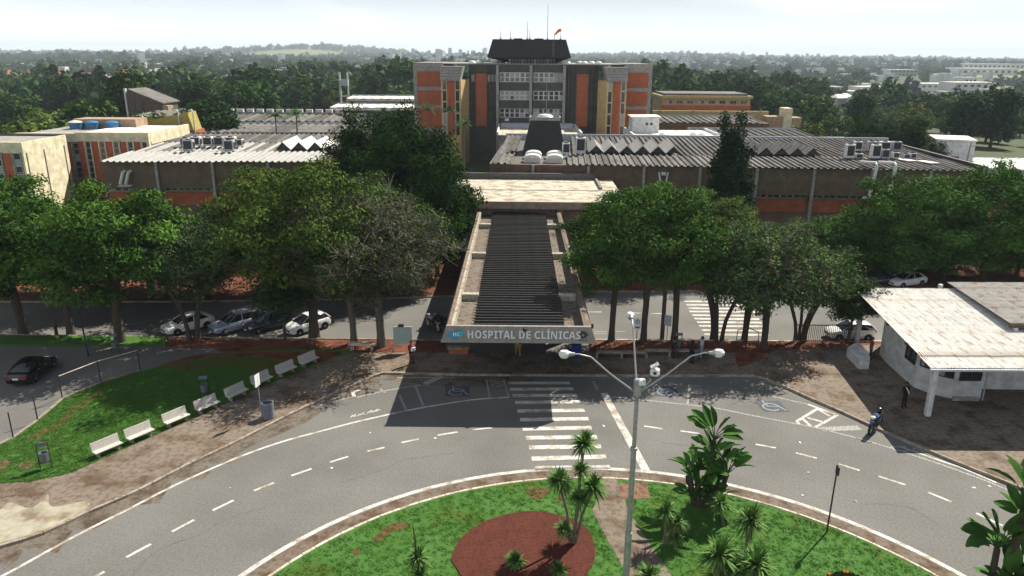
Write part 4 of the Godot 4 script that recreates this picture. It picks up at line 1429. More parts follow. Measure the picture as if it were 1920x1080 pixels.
	var neck0 := [Vector3(X.call(956), Y.call(120), zf - 2.4), Vector3(X.call(1038), Y.call(120), zf - 2.4), Vector3(X.call(1038), Y.call(120), zb + 2.4), Vector3(X.call(956), Y.call(120), zb + 2.4)]
	var eave := [Vector3(X.call(912), Y.call(109), zf), Vector3(X.call(1071), Y.call(109), zf), Vector3(X.call(1071), Y.call(109), zb), Vector3(X.call(912), Y.call(109), zb)]
	var top := [Vector3(X.call(922), Y.call(75), zf - 1.4), Vector3(X.call(1061), Y.call(75), zf - 1.4), Vector3(X.call(1061), Y.call(75), zb + 1.4), Vector3(X.call(922), Y.call(75), zb + 1.4)]
	for i in 4:
		var j := (i + 1) % 4
		b.quad(eave[i], eave[j], top[j], top[i])
	b.quad(top[0], top[1], top[2], top[3])
	var deck := part("helipad_house", b.mesh(), M.black_roof, o)
	b = MB.new()
	for i in 4:
		var j := (i + 1) % 4
		b.quad(neck0[i], neck0[j], eave[j], eave[i])
	part("soffit", b.mesh(), M.black_roof, deck)
	for k in 15:
		var t := (k + 0.5) / 15.0
		var p0: Vector3 = neck0[0].lerp(neck0[1], t)
		var p1: Vector3 = Vector3(X.call(948), Y.call(111), zf - 0.55).lerp(Vector3(X.call(1046), Y.call(111), zf - 0.55), t)
		var up := (p1 - p0).normalized()
		var w := Basis(Vector3.RIGHT, up, Vector3.RIGHT.cross(up)).orthonormalized()
		boxed("neck_window", (p0 + p1) / 2 + w.z * 0.06, Vector3(0.52, (p1 - p0).length() * 0.9, 0.05), M.glass_pale if k % 4 else M.frame_white, deck, w)
	for q in [960.0, 1000.0]:
		boxed("hatch", Vector3(X.call(q + 10), Y.call(74.5), zf - 3.0), Vector3(1.8, 0.3, 1.5), M.black_roof, deck)
	boxed("ladder", Vector3(X.call(1037), Y.call(92), zf - 0.35), Vector3(0.5, 3.2, 0.12), M.iron_brown, deck, Basis(Vector3.RIGHT, -0.36))
	# roof domes
	for q in [[883, 119], [897, 118], [892, 117.5], [925, 118.5], [930, 116.5], [938, 117.0], [1050, 118], [1064, 119], [1090, 117.5], [1097, 118.8], [1112, 118.4], [1125, 118.6], [1046, 116.6]]:
		b = MB.new()
		var rr := 0.75
		b.lathe(Vector3(X.call(q[0]), Y.call(120.5), -2.5 - (119.5 - q[1]) * 3.0), [Vector2(rr, 0), Vector2(rr, 0.25), Vector2(rr * 0.7, 0.5), Vector2(0, 0.62)], 14)
		part("roof_dome", b.mesh(), M.dome_white, o)
	# masts and wind sock, each a thing of its own on the helipad roof
	var roof_y: float = Y.call(75)
	for q in [[937.0, 58.0, "thin short mast at the left end of the helipad roof"], [956.0, 58.0, "thin short mast, second from the left on the helipad roof"], [987.5, 42.0, "stepped mast in the middle of the helipad roof"], [992.5, 56.0, "short mast just right of the stepped mast on the helipad"], [1026.0, 11.0, "tallest thin mast on the helipad roof"], [1051.0, 60.0, "short mast right of the wind sock on the helipad roof"]]:
		var at: Vector3 = o.transform * Vector3(X.call(q[0]), roof_y - 0.02, zf - 2.2)
		var h: float = (75.0 - q[1]) * 0.1065
		b = MB.new()
		b.tube([Vector3.ZERO, Vector3(0, h * 0.45, 0), Vector3(0, h, 0)], [0.09, 0.06, 0.03], 6)
		b.box(Vector3(0, 0.12, 0), Vector3(0.4, 0.24, 0.4))
		if q[0] == 987.5:
			for k in 3:
				b.box(Vector3(0, h * (0.45 + 0.2 * k), 0), Vector3(0.6 - k * 0.12, 0.05, 0.05))
		var mast := single("antenna_mast", b.mesh(), M.steel_pole, Transform3D(Basis.IDENTITY, at))
		tag(mast, q[2], "mast", "masts on the helipad roof")
	var ws := thing("wind_sock", "orange wind sock on a short pole on the helipad roof", "wind sock", o.transform * Vector3(X.call(1039), roof_y, zf - 2.0))
	b = MB.new()
	b.tube([Vector3.ZERO, Vector3(0, 1.0, 0)], [0.06, 0.05], 6)
	part("pole", b.mesh(), M.steel_pole, ws)
	b = MB.new()
	b.tube([Vector3(0, 0.9, 0), Vector3(0.5, 1.35, 0), Vector3(0.9, 1.75, 0), Vector3(1.35, 1.85, 0)], [0.14, 0.24, 0.32, 0.3], 10, false)
	part("sleeve", b.mesh(), M.orange_cloth, ws)


# a block of the cream and red buildings on the left: windows between upright strips
func striped_face(o: Node3D, from: Vector3, along: Vector3, turn: float, n: int, pitch: float, h: float, low: float, panel: Material, upright: Material) -> void:
	var w := Basis(Vector3.UP, turn)
	var top := h - 1.3
	for i in n:
		var c := from + along * pitch * (i + 0.5)
		boxed("wall_panel", c + along * (-pitch * 0.24) + Vector3(0, (top + low) / 2, 0), Vector3(pitch * 0.44, top - low, 0.16), panel, o, w)
		boxed("mullion", c + along * (pitch * 0.02) + Vector3(0, (top + low) / 2, 0), Vector3(pitch * 0.08, top - low, 0.3), upright, o, w)
		boxed("mullion", c + along * (pitch * 0.46) + Vector3(0, (top + low) / 2, 0), Vector3(pitch * 0.08, top - low, 0.3), upright, o, w)
		var rows := 3
		for k in rows:
			window(o, c + along * (pitch * 0.24) + Vector3(0, low + (top - low) * (k + 0.5) / rows, 0), pitch * 0.34, (top - low) / rows - 0.12, 1, 3, M.frame_white, M.glass, 0.06, w)


func left_blocks() -> void:
	var a: Vector3 = Vector3(-63.37, 10, -97.38)
	var o := thing("clinic_block", "cream block with a blank sunlit end wall at the far left", "building", Vector3(a.x, 0, a.z), 0.0)
	spanned("wall", Vector3(-34, 0, -10.4), Vector3(-0.25, 9.6, -0.2), M.dark_wall, o)
	spanned("end_wall", Vector3(-0.25, 0, -9.9), Vector3(0, 10.0, 0.05), M.cream_wall, o)
	for z in [-0.6, -4.4, -9.1]:
		spanned("end_slot", Vector3(-0.02, 1, z - 0.12), Vector3(0.03, 8.6, z + 0.12), M.dark_wall, o)
	spanned("fascia", Vector3(-34, 8.6, -0.6), Vector3(-0.25, 10.0, 0.0), M.cream_wall, o)
	spanned("roof", Vector3(-33.6, 9.5, -10.2), Vector3(-0.3, 9.75, -0.6), M.concrete_grey, o)
	spanned("rear_parapet", Vector3(-34, 8.6, -10.6), Vector3(-0.3, 10.0, -10.25), M.dark_wall, o)
	striped_face(o, Vector3(-10.5, 0, -0.1), Vector3.RIGHT, 0.0, 4, 2.55, 10.0, 0.5, M.red_wall, M.concrete_grey)

	var c: Vector3 = Vector3(-53.26, 10, -110.6)
	o = thing("clinic_block", "cream block with red and glass strips and a white roof, left of the wing", "building", Vector3(c.x, 0, c.z), 0.0)
	spanned("wall", Vector3(-10.6, 0, -14.4), Vector3(-0.3, 9.5, -0.3), M.dark_wall, o)
	spanned("rear_wall", Vector3(-20, 0, -16), Vector3(-10.6, 9.3, -1.6), M.dark_wall, o)
	spanned("fascia", Vector3(-10.7, 8.7, -0.7), Vector3(0, 10.0, 0.0), M.cream_wall, o)
	spanned("fascia", Vector3(-20, 8.5, -1.7), Vector3(-10.72, 9.75, -1.0), M.cream_wall, o)
	spanned("side_fascia", Vector3(-0.5, 8.3, -14.4), Vector3(0.02, 10.02, -0.7), M.cream_wall, o)
	spanned("roof", Vector3(-10.6, 9.5, -14.0), Vector3(-0.5, 9.8, -0.7), M.white_roof, o)
	spanned("roof", Vector3(-20, 9.3, -15.6), Vector3(-10.62, 9.5, -1.7), M.concrete_grey, o)
	spanned("penthouse_wall", Vector3(-17, 9.5, -15), Vector3(-7, 11.0, -11), M.tan_wall, o)
	spanned("corner_post", Vector3(-0.3, 0, -0.35), Vector3(0.05, 8.7, 0.05), M.cream_wall, o)
	striped_face(o, Vector3(-10.6, 0, -0.15), Vector3.RIGHT, 0.0, 5, 2.08, 10.0, 0.4, M.red_wall, M.cream_wall)
	striped_face(o, Vector3(-18.6, 0, -1.2), Vector3.RIGHT, 0.0, 3, 2.6, 9.7, 0.4, M.red_wall, M.concrete_grey)
	striped_face(o, Vector3(-0.15, 0, -0.5), Vector3.FORWARD, PI / 2, 10, 1.38, 9.6, 0.4, M.yellow_wall, M.cream_wall)
	# blue water tanks on its roof
	var words := ["left one with a pale lid", "middle one", "right one"]
	for i in 3:
		var t := thing("water_tank", "blue rooftop water tank behind the white roof, " + words[i], "water tank", Vector3(c.x - 16.2 + [0.0, 2.6, 5.8][i], 9.45, c.z - 10.2), 0.0, "blue water tanks")
		var b := MB.new()
		b.lathe(Vector3.ZERO, [Vector2(0.85, 0), Vector2(1.0, 1.0), Vector2(1.05, 1.02), Vector2(1.05, 1.1)], 18)
		part("tank_body", b.mesh(), M.tank_blue, t)
		b = MB.new()
		b.lathe(Vector3(0, 1.1, 0), [Vector2(1.08, 0), Vector2(0.8, 0.2), Vector2(0.2, 0.32), Vector2(0, 0.34)], 18)
		part("lid", b.mesh(), M.frame_white if i == 0 else M.tank_blue, t)
	# mossy yellow chutes behind
	o = thing("roof_hood", "mossy yellow sloping roof hood with white pipes behind the white roof", "roof hood", Vector3(c.x - 9.6, 0, c.z - 19.0))
	spanned("support_wall", Vector3(0, 0, -4), Vector3(8.6, 8.6, 0), M.brick_orange, o)
	var b := MB.new()
	b.bar([Vector2(0, 8.6), Vector2(8.4, 8.6), Vector2(7.6, 11.6), Vector2(2.0, 10.4), Vector2(0, 10.0)], -3.5, 0.0)
	part("hood", b.mesh(), M.tank_yellow, o)
	for x in [0.2, 6.2, 8.7]:
		b = MB.new()
		b.tube([Vector3(x, 6.5, 0.3), Vector3(x, 11.6 if x > 1 else 10.6, 0.3), Vector3(x - 0.3, 12.0 if x > 1 else 10.9, 0.0), Vector3(x - 1.2, 11.8 if x > 1 else 10.8, -1.0)], [0.12, 0.12, 0.12, 0.12], 8)
		part("pipe", b.mesh(), M.frame_white, o)


# a low shed: walls, sheets laid over, an upstand along the back
func shed(label: String, a: Vector3, wide: float, deep: float, h: float, wall_m: Material, sheets: Array, turn := 0.0, pitch := 1.6, rise := 0.5, band: Material = null) -> Node3D:
	var o := thing("low_building", label, "building", Vector3(a.x, 0, a.z), turn)
	o.position.y = lie(a.x, a.z)
	spanned("wall", Vector3(0.2, 0, -deep), Vector3(wide - 0.2, h - 0.1, -0.5), wall_m, o)
	spanned("roof_deck", Vector3(0, h - 0.3, -deep - 0.2), Vector3(wide, h - 0.02, -0.1), M.bitumen, o)
	var r := RandomNumberGenerator.new()
	r.seed = int(a.x * 13.0 + a.z * 7.0)
	lay_sheets(o, 0.0, wide, 0.4, -deep + 0.3, h, h + rise, pitch, sheets, r, 0.08 if sheets[0] == M.white_roof else 0.22)
	spanned("eave", Vector3(0, h - 0.7, -0.1), Vector3(wide, h - 0.03, 0.1), band if band else M.concrete_grey, o)
	spanned("rear_upstand", Vector3(0, h - 0.3, -deep - 0.4), Vector3(wide, h + rise + 0.35, -deep - 0.2), M.metal_pale, o)
	return o


func back_buildings() -> void:
	# sheds behind the left wing
	shed("low shed with pale ribbed roof right behind the left wing air conditioners", Vector3(-54.29, 8.29, -131), 27, 11, 6.4, M.tan_wall, [M.fibre_grey, M.fibre_pale], 0.0, 1.5)
	shed("low shed with brown ribbed roof, second behind the left wing", Vector3(-61.15, 8.24, -146), 32, 13, 6.6, M.tan_wall, [M.fibre_dark, M.fibre_grey], 0.02, 1.5)
	shed("low shed with grey roof and white upstands, third behind the left wing", Vector3(-70.12, 8.12, -164), 36, 14, 7.2, M.tan_wall, [M.fibre_dark, M.fibre_grey], 0.02, 1.6)
	shed("low shed with weathered roof beside the slanted brick hall", Vector3(-86, 7.77, -172), 16, 16, 7.4, M.tan_wall, [M.fibre_grey], 0.0, 1.6)
	var row := thing("white_upstands", "row of small white roof caps along a far shed ridge", "roof caps", Vector3(-70.5, 8.0, -178.5))
	for i in 14:
		boxed("cap", Vector3(i * 2.3, 0.5, 0), Vector3(1.5, 0.7, 0.9), M.frame_white, row)
	shed("long low building with white roof just left of the tower, nearer one", Vector3(-46.85, 9.42, -196), 24, 9, 8.2, M.dark_wall, [M.white_roof], 0.0, 2.4, 0.3, M.white_roof)
	shed("long low building with white roof just left of the tower, farther one", Vector3(-45.89, 9.65, -212), 20, 8, 9.6, M.dark_wall, [M.white_roof], 0.0, 2.4, 0.3, M.white_roof)
	# slanted brick hall with a white fin
	var p: Vector3 = Vector3(-93.63, 7.71, -186)
	var o := thing("brick_hall", "grey brick hall with steeply slanting roof and white fin, far left", "building", Vector3(p.x, 0, p.z))
	var b := MB.new()
	b.bar([Vector2(0.3, 0), Vector2(8.4, 0), Vector2(8.4, 9.4), Vector2(1.0, 12.4), Vector2(0.3, 12.4)], -9.0, 0.0)
	part("wall", b.mesh(), M.fascia_brown, o)
	boxed("roof", Vector3(4.8, 11.15, -4.5), Vector3(8.8, 0.3, 9.6), M.fibre_grey, o, Basis(Vector3.BACK, -0.385))
	for x in [1.4, 3.4]:
		spanned("dark_window", Vector3(x, 6.0, -0.1), Vector3(x + 0.7, 11.0 - (x - 1.4) * 0.42, 0.06), M.glass, o)
	spanned("fin", Vector3(-0.3, 0, -0.6), Vector3(0.1, 13.0, 0.2), M.frame_white, o)
	spanned("annex", Vector3(8.45, 0, -3), Vector3(9.8, 9.0, -0.1), M.tan_wall, o)
	# white lattice tower among the trees
	p = Vector3(-57.36, 11.18, -262)
	o = thing("water_tower", "slim white two-legged tower among dark trees left of the hospital tower", "tower", Vector3(p.x, lie(p.x, p.z), p.z))
	for s in [-1.3, 1.3]:
		spanned("leg", Vector3(s - 0.25, 0, -0.25), Vector3(s + 0.25, 16.0, 0.25), M.frame_white, o)
	spanned("tank", Vector3(-1.5, 11.6, -0.9), Vector3(1.5, 13.6, 0.9), M.metal_pale, o)
	spanned("cross_bar", Vector3(-1.05, 8, -0.15), Vector3(1.05, 8.4, 0.15), M.frame_white, o)

	# right of the tower
	p = Vector3(36.33, 9.35, -188)
	o = thing("annex_block", "two-storey tan and olive annex right of the tower", "building", Vector3(p.x, 0, p.z), -0.02)
	spanned("wall", Vector3(0, 0, -14), Vector3(21.6, 11.4, 0), M.tan_wall, o)
	spanned("brick_band", Vector3(-0.1, 8.6, -0.2), Vector3(21.7, 9.7, 0.15), M.brick_orange, o)
	spanned("cornice", Vector3(-0.4, 11.4, -14.4), Vector3(22.0, 12.0, 0.5), M.olive_wall, o)
	spanned("roof", Vector3(0.6, 12.0, -14), Vector3(21.0, 12.5, -0.6), M.fibre_grey, o)
	for k in 8:
		window(o, Vector3(1.8 + k * 2.6, 10.5, 0.04), 1.6, 0.8, 2, 1, M.concrete_grey, M.glass, 0.08)
	shed("olive-edged low building with dark ribbed roof in front of the tan annex", Vector3(29.6, 8.56, -163), 25, 12, 7.6, M.brown_wall, [M.fibre_dark, M.fibre_grey], -0.02, 1.4, 0.4, M.fascia_brown)
	p = Vector3(32.11, 9.13, -176)
	o = thing("olive_parapet", "long olive parapet wall below the tan annex", "wall", Vector3(p.x, 0, p.z), -0.02)
	spanned("wall", Vector3(0, 0, -1), Vector3(26.5, 9.2, 0), M.olive_wall, o)
	for k in 4:
		spanned("pier", Vector3(1.5 + k * 7.6, 0, 0), Vector3(1.9 + k * 7.6, 9.5, 0.3), M.tan_wall, o)
	p = Vector3(55.87, 7.98, -168)
	o = thing("stepped_wall", "stepped tan end walls beyond the olive low building", "building", Vector3(p.x, 0, p.z), -0.05)
	for q in [[0.0, 3.6, 8.6], [3.6, 5.4, 10.4], [5.4, 7.6, 8.4], [7.6, 10.0, 6.6]]:
		spanned("wall", Vector3(q[0], 0, -4), Vector3(q[1] - 0.02, q[2], 0), M.cream_wall if q[0] == 3.6 else M.tan_wall, o)
	var s := shed("long low building with dark roof and red brick bays behind the right wing", Vector3(33.93, 8.63, -139), 21, 10, 7.2, M.red_wall, [M.fibre_dark], -0.03, 1.4, 0.3, M.concrete_grey)
	for k in 5:
		boxed("brick_bay", Vector3(10.4 + k * 2.15, 5.4, -0.44), Vector3(1.9, 2.4, 0.16), M.brick_orange, s)
	# white plant building behind the right wing
	p = Vector3(20.64, 8.08, -128.5)
	o = thing("plant_building", "white flat-roofed building with a rooftop room behind the right wing", "building", Vector3(p.x, 0, p.z), -0.02)
	spanned("wall", Vector3(0, 0, -14), Vector3(15.0, 7.6, 0), M.white_wall, o)
	spanned("roof", Vector3(-0.1, 7.6, -14.1), Vector3(15.1, 7.9, 0.1), M.white_roof, o)
	for q in [[Vector3(-0.1, 7.9, -0.2), Vector3(15.1, 8.35, 0.1)], [Vector3(-0.1, 7.9, -14.1), Vector3(0.2, 8.35, -0.2)], [Vector3(14.8, 7.9, -14.1), Vector3(15.1, 8.35, -0.2)]]:
		spanned("parapet", q[0], q[1], M.white_wall, o)
	var room := spanned("rooftop_room", Vector3(0.6, 7.9, -13), Vector3(5.4, 10.6, -8.2), M.white_wall, o)
	spanned("room_roof", Vector3(-2.7, 1.36, -2.7), Vector3(2.7, 1.55, 2.7), M.white_roof, room)
	for x in [0.2, 1.0]:
		boxed("room_window", Vector3(x, 0.25, 2.42), Vector3(0.45, 0.4, 0.06), M.glass, room)
	for q in [Vector3(5.6, 7.9, -4.4), Vector3(6.4, 7.9, -6.2), Vector3(11.2, 7.9, -5.4), Vector3(12.4, 7.9, -3.8)]:
		b = MB.new()
		b.lathe(q, [Vector2(0.8, 0), Vector2(0.8, 0.2), Vector2(0.5, 0.45), Vector2(0, 0.55)], 14)
		part("roof_dome", b.mesh(), M.dome_white, o)

	# to the far right, beyond the wing
	p = Vector3(80.27, 4, -135.06)
	o = thing("blue_roof_shed", "broad pale blue roof beyond the right end of the brown wing", "building", Vector3(p.x, 0, p.z), -0.05)
	spanned("wall", Vector3(0.5, 0, 0.5), Vector3(39, 3.7, 19.5), M.white_wall, o)
	for k in 20:
		boxed("roof_sheet", Vector3(1.0 + k * 2.0, 3.95, 10), Vector3(1.94, 0.12, 21), M.pale_blue_roof, o)
		boxed("sheet_cap", Vector3(2.0 + k * 2.0, 4.06, 10), Vector3(0.14, 0.1, 21), M.pale_blue_roof, o)
	for q in [[1570, 256, 126, 3.0, 6.0, 7.6, "narrow white building left of the dark round trees, right of the wing"], [1752, 275, 132, 6.0, 8.0, 7.4, "pale weathered building right of the dark trees"], [1800, 291, 118, 9.4, 6.0, 4.6, "long white low building in front of the weathered one"], [1868, 290, 121, 9.0, 5.0, 3.4, "low brown-roofed hut at the right edge"], [1762, 292, 116, 3.0, 4.0, 3.4, "small cream hut beside the utility pole"], [1516, 258, 138, 5.2, 6.0, 6.2, "pale green roofed building behind the right wing end"]]:
		p = D3(q[0], q[1], q[2])
		o = thing("small_building", q[6], "building", Vector3(p.x, 0, p.z), -0.35 if q[0] > 1700 else 0.0)
		spanned("wall", Vector3(0, 0, -q[4]), Vector3(q[3], q[5], 0), M.white_wall if q[0] != 1868 else M.tan_wall, o)
		spanned("roof", Vector3(-0.2, q[5], -q[4] - 0.2), Vector3(q[3] + 0.2, q[5] + 0.25, 0.25), M.pale_blue_roof if q[0] == 1516 else M.white_roof if q[0] != 1868 else M.fibre_dark, o)
		for k in int(q[3] / 2.2):
			boxed("window", Vector3(1.1 + k * 2.2, q[5] * 0.55, 0.03), Vector3(1.1, q[5] * 0.2, 0.08), M.glass, o)
	p = D3(1805, 309, 112)
	b = MB.new()
	b.tube([Vector3(0, 0, 0), Vector3(0.55, 9.2, 0)], [0.16, 0.1], 8)
	b.box(Vector3(0.5, 8.7, 0), Vector3(1.6, 0.1, 0.1))
	tag(single("utility_pole", b.mesh(), M.steel_pole, Transform3D(Basis.IDENTITY, Vector3(p.x, 0, p.z))), "leaning utility pole beyond the right end of the wing", "pole")


# point on the sight line of the overall plan at a given distance (plan coordinates only)
func D3(px: float, _py: float, d: float) -> Vector3:
	return Vector3((px - 960.0) / 1400.0 * (d * 0.955 + 4.5), 0, -d)


func far_block(label: String, p: Vector3, wide: float, h: float, deep: float, wall_m: Material, cols: int, rows: int, turn := 0.0) -> void:
	var o := thing("far_building", label, "building", Vector3(p.x, lie(p.x, p.z) - 1.0, p.z), turn)
	spanned("wall", Vector3(-wide / 2, 0, -deep), Vector3(wide / 2, h, 0), wall_m, o)
	spanned("roof", Vector3(-wide / 2 - 0.3, h, -deep - 0.3), Vector3(wide / 2 + 0.3, h + 0.5, 0.3), M.white_roof, o)
	for i in cols:
		for j in rows:
			boxed("window", Vector3(-wide / 2 + wide * (i + 0.5) / cols, h * (j + 0.55) / rows, 0.05), Vector3(wide / cols * 0.5, h / rows * 0.35, 0.12), M.glass, o)


func house(label: String, group: String, p: Vector3, wide: float, h: float, wall_m: Material, roof_m: Material, turn: float) -> void:
	var o := thing("house", label, "house", Vector3(p.x, lie(p.x, p.z) - 0.5, p.z), turn, group)
	var deep := wide * 0.75
	spanned("wall", Vector3(-wide / 2, 0, -deep / 2), Vector3(wide / 2, h, deep / 2), wall_m, o)
	var b := MB.new()
	var e := 0.6
	var lo := [Vector3(-wide / 2 - e, h, deep / 2 + e), Vector3(wide / 2 + e, h, deep / 2 + e), Vector3(wide / 2 + e, h, -deep / 2 - e), Vector3(-wide / 2 - e, h, -deep / 2 - e)]
	var r0 := Vector3(-wide * 0.22, h + wide * 0.24, 0)
	var r1 := Vector3(wide * 0.22, h + wide * 0.24, 0)
	b.quad(lo[0], lo[1], r1, r0)
	b.quad(lo[2], lo[3], r0, r1)
	b.tri(lo[1], lo[2], r1)
	b.tri(lo[3], lo[0], r0)
	b.quad(lo[3], lo[2], lo[1], lo[0])
	part("roof", b.mesh(), roof_m, o)
	for k in 3:
		boxed("window", Vector3(-wide * 0.3 + wide * 0.3 * k, h * 0.5, deep / 2 + 0.03), Vector3(wide * 0.13, h * 0.3, 0.08), M.glass, o)


func far_buildings() -> void:
	far_block("pale flat-roofed building among trees, right of the cypress, far off", Vector3(333.16, -15.01, -698.85), 40, 12, 20, M.white_wall, 7, 2, 0.2)
	far_block("low white wing beside the pale flat-roofed far building", Vector3(311.02, -14.69, -690.53), 22, 8, 16, M.white_wall, 4, 1, 0.2)
	far_block("left wing of the white institute near the green field", Vector3(409.52, -16.25, -739.02), 44, 15, 22, M.white_wall, 7, 3, 0.15)
	far_block("right wing of the white institute near the green field", Vector3(415.94, -15.79, -696.07), 40, 17, 22, M.white_wall, 6, 3, 0.15)
	far_block("cream middle part of the white institute near the green field", Vector3(396.37, -15.59, -690.53), 22, 9, 12, M.cream_wall, 4, 2, 0.15)
	far_block("white roof room on top of the white institute", Vector3(480.02, -17.1, -813.33), 14, 20, 12, M.white_wall, 3, 3, 0.15)
	far_block("long white shed on the far right skyline", Vector3(1218.7, -4.14, -1965.24), 170, 14, 60, M.white_wall, 14, 1, 0.05)
	far_block("white shed with tall pale piers on the far right skyline", Vector3(957.42, -10.59, -1571.55), 130, 14, 50, M.white_wall, 10, 1, 0.05)
	far_block("grey complex among the trees left of the far white sheds", Vector3(707.9, -10.24, -1416.61), 60, 12, 30, M.concrete_grey, 8, 2, 0.1)
	far_block("grey lower wing of the complex left of the far white sheds", Vector3(590.86, -13.35, -1222.09), 36, 9, 20, M.concrete_grey, 6, 2, 0.1)
	far_block("small white house in the trees right of the tower, far off", Vector3(418.94, -17.68, -1075.54), 22, 11, 14, M.white_wall, 3, 1, 0.1)
	far_block("white hall with bright roof in the trees, far right", Vector3(719.47, -10.92, -1276.95), 60, 8, 30, M.white_wall, 6, 1, 0.1)
	far_block("white tower pair on the far skyline right of the hospital tower", Vector3(479.13, -5.94, -2162.84), 22, 28, 12, M.white_wall, 3, 6, 0.0)
	far_block("pale blue-white house among dark trees on the far left", Vector3(-477.09, -7.46, -1088.5), 12, 12, 9, M.white_wall, 3, 2, 0.3)
	var spots := [[Vector3(-601.83, -10.93, -920.47), 22, "red", "red-tiled house at the far left edge of the woods"], [Vector3(-567.67, -10.39, -909.51), 14, "red", "small red-tiled house, second from the left edge"], [Vector3(-569.35, -10.18, -942.79), 17, "red", "red-tiled house, third from the left edge"], [Vector3(-575.12, -9.93, -977.27), 18, "red", "taller red-tiled house beside the pale villa, far left"], [Vector3(-468.98, -9.33, -806.86), 12, "cream", "cream villa with a red roof among the far left trees"], [Vector3(-390.14, -8.77, -707.27), 24, "brown", "brown-roofed hall among the trees, far left"], [Vector3(-392.11, -8.13, -784.63), 26, "red", "broad brown-red tiled house in the woods"], [Vector3(-377.6, -7.94, -781.5), 12, "red", "small red-tiled house right of the broad one"], [Vector3(-289.25, -8.27, -605.3), 16, "red", "bright red-tiled house nearest the slanted brick hall"], [Vector3(-427.66, -8.56, -806.86), 9, "white", "little white house left of the broad tiled house"], [Vector3(-385.44, -8.39, -736.08), 8, "white", "little white house lower in the woods, left part"], [Vector3(-455.86, -7.82, -996.98), 14, "white", "white house above the bright red-tiled house"], [Vector3(312.49, -16.97, -1344.97), 18, "white", "white house in the trees just right of the tower"], [Vector3(266.23, -17.24, -1344.97), 24, "white", "broad white house at the right edge of the tower"], [Vector3(152.94, -4.96, -363.12), 7, "white", "small white house by the dark round trees"], [Vector3(202.4, -9.43, -470.7), 8, "white", "small white house above the dark round trees"], [Vector3(202.1, -15.21, -1071.25), 16, "white", "white house half hidden by the tower's right edge"]]
	for q in spots:
		var wall_m: Material = M.cream_wall if q[2] != "white" else M.white_wall
		var roof_m: Material = {"red": M.roof_tile_red, "cream": M.roof_tile_red, "brown": M.fascia_brown, "white": M.white_roof}[q[2]]
		house(q[3], "houses in the far woods", q[0], q[1], 8.5, wall_m, roof_m, fmod(q[0].x * 0.37, 0.8))
	# a far town that reads as specks
	var b := MB.new()
	b.box(Vector3(0, 0.5, 0), Vector3.ONE)
	var mm := MultiMesh.new()
	mm.transform_format = MultiMesh.TRANSFORM_3D
	mm.mesh = b.mesh()
	var r := RandomNumberGenerator.new()
	r.seed = 61
	var at := []
	for i in 900:
		var d := r.randf_range(1700, 5200)
		var side := r.randf()
		var x := d * (r.randf_range(-0.16, 0.02) if side < 0.5 else r.randf_range(0.17, 0.5) if side < 0.8 else r.randf_range(-0.7, 0.6))
		if field_at(x, -d) > 0.2:
			continue
		var h := r.randf_range(4, 9) if r.randf() < 0.93 else r.randf_range(16, 34)
		var w := r.randf_range(9, 22) if h < 10 else 14.0
		at.append(Transform3D(Basis(Vector3.UP, r.randf() * PI).scaled_local(Vector3(w, h + 8.0, w * 0.7)), Vector3(x, lie(x, -d), -d)))
	for i in 420:
		var d := r.randf_range(620, 1700)
		var x := d * r.randf_range(-0.7, 0.62)
		if field_at(x, -d) > 0.2:
			continue
		var w := r.randf_range(7, 15)
		at.append(Transform3D(Basis(Vector3.UP, r.randf() * PI).scaled_local(Vector3(w, r.randf_range(9, 14), w * 0.7)), Vector3(x, lie(x, -d), -d)))
	mm.instance_count = at.size()
	for i in at.size():
		mm.set_instance_transform(i, at[i])
	var o := MultiMeshInstance3D.new()
	o.name = "far_town"
	o.multimesh = mm
	o.material_override = M.white_wall
	add_child(o)
	tag(o, "pale specks of a far town along the horizon", "town", "", "stuff")


# ---------------------------------------------------------------- kiosk by the road

func corrugated(wide: float, waves: int) -> ArrayMesh:
	var key := "corr%.2f" % wide
	if not shapes.has(key):
		var b := MB.new()
		var seg := waves * 6
		for i in seg:
			var x0 := wide * i / seg
			var x1 := wide * (i + 1) / seg
			var y0 := sin(TAU * waves * i / seg) * 0.03
			var y1 := sin(TAU * waves * (i + 1) / seg) * 0.03
			b.quad(Vector3(x0, y0, 0.5), Vector3(x1, y1, 0.5), Vector3(x1, y1, -0.5), Vector3(x0, y0, -0.5))
		shapes[key] = b.mesh()
	return shapes[key]


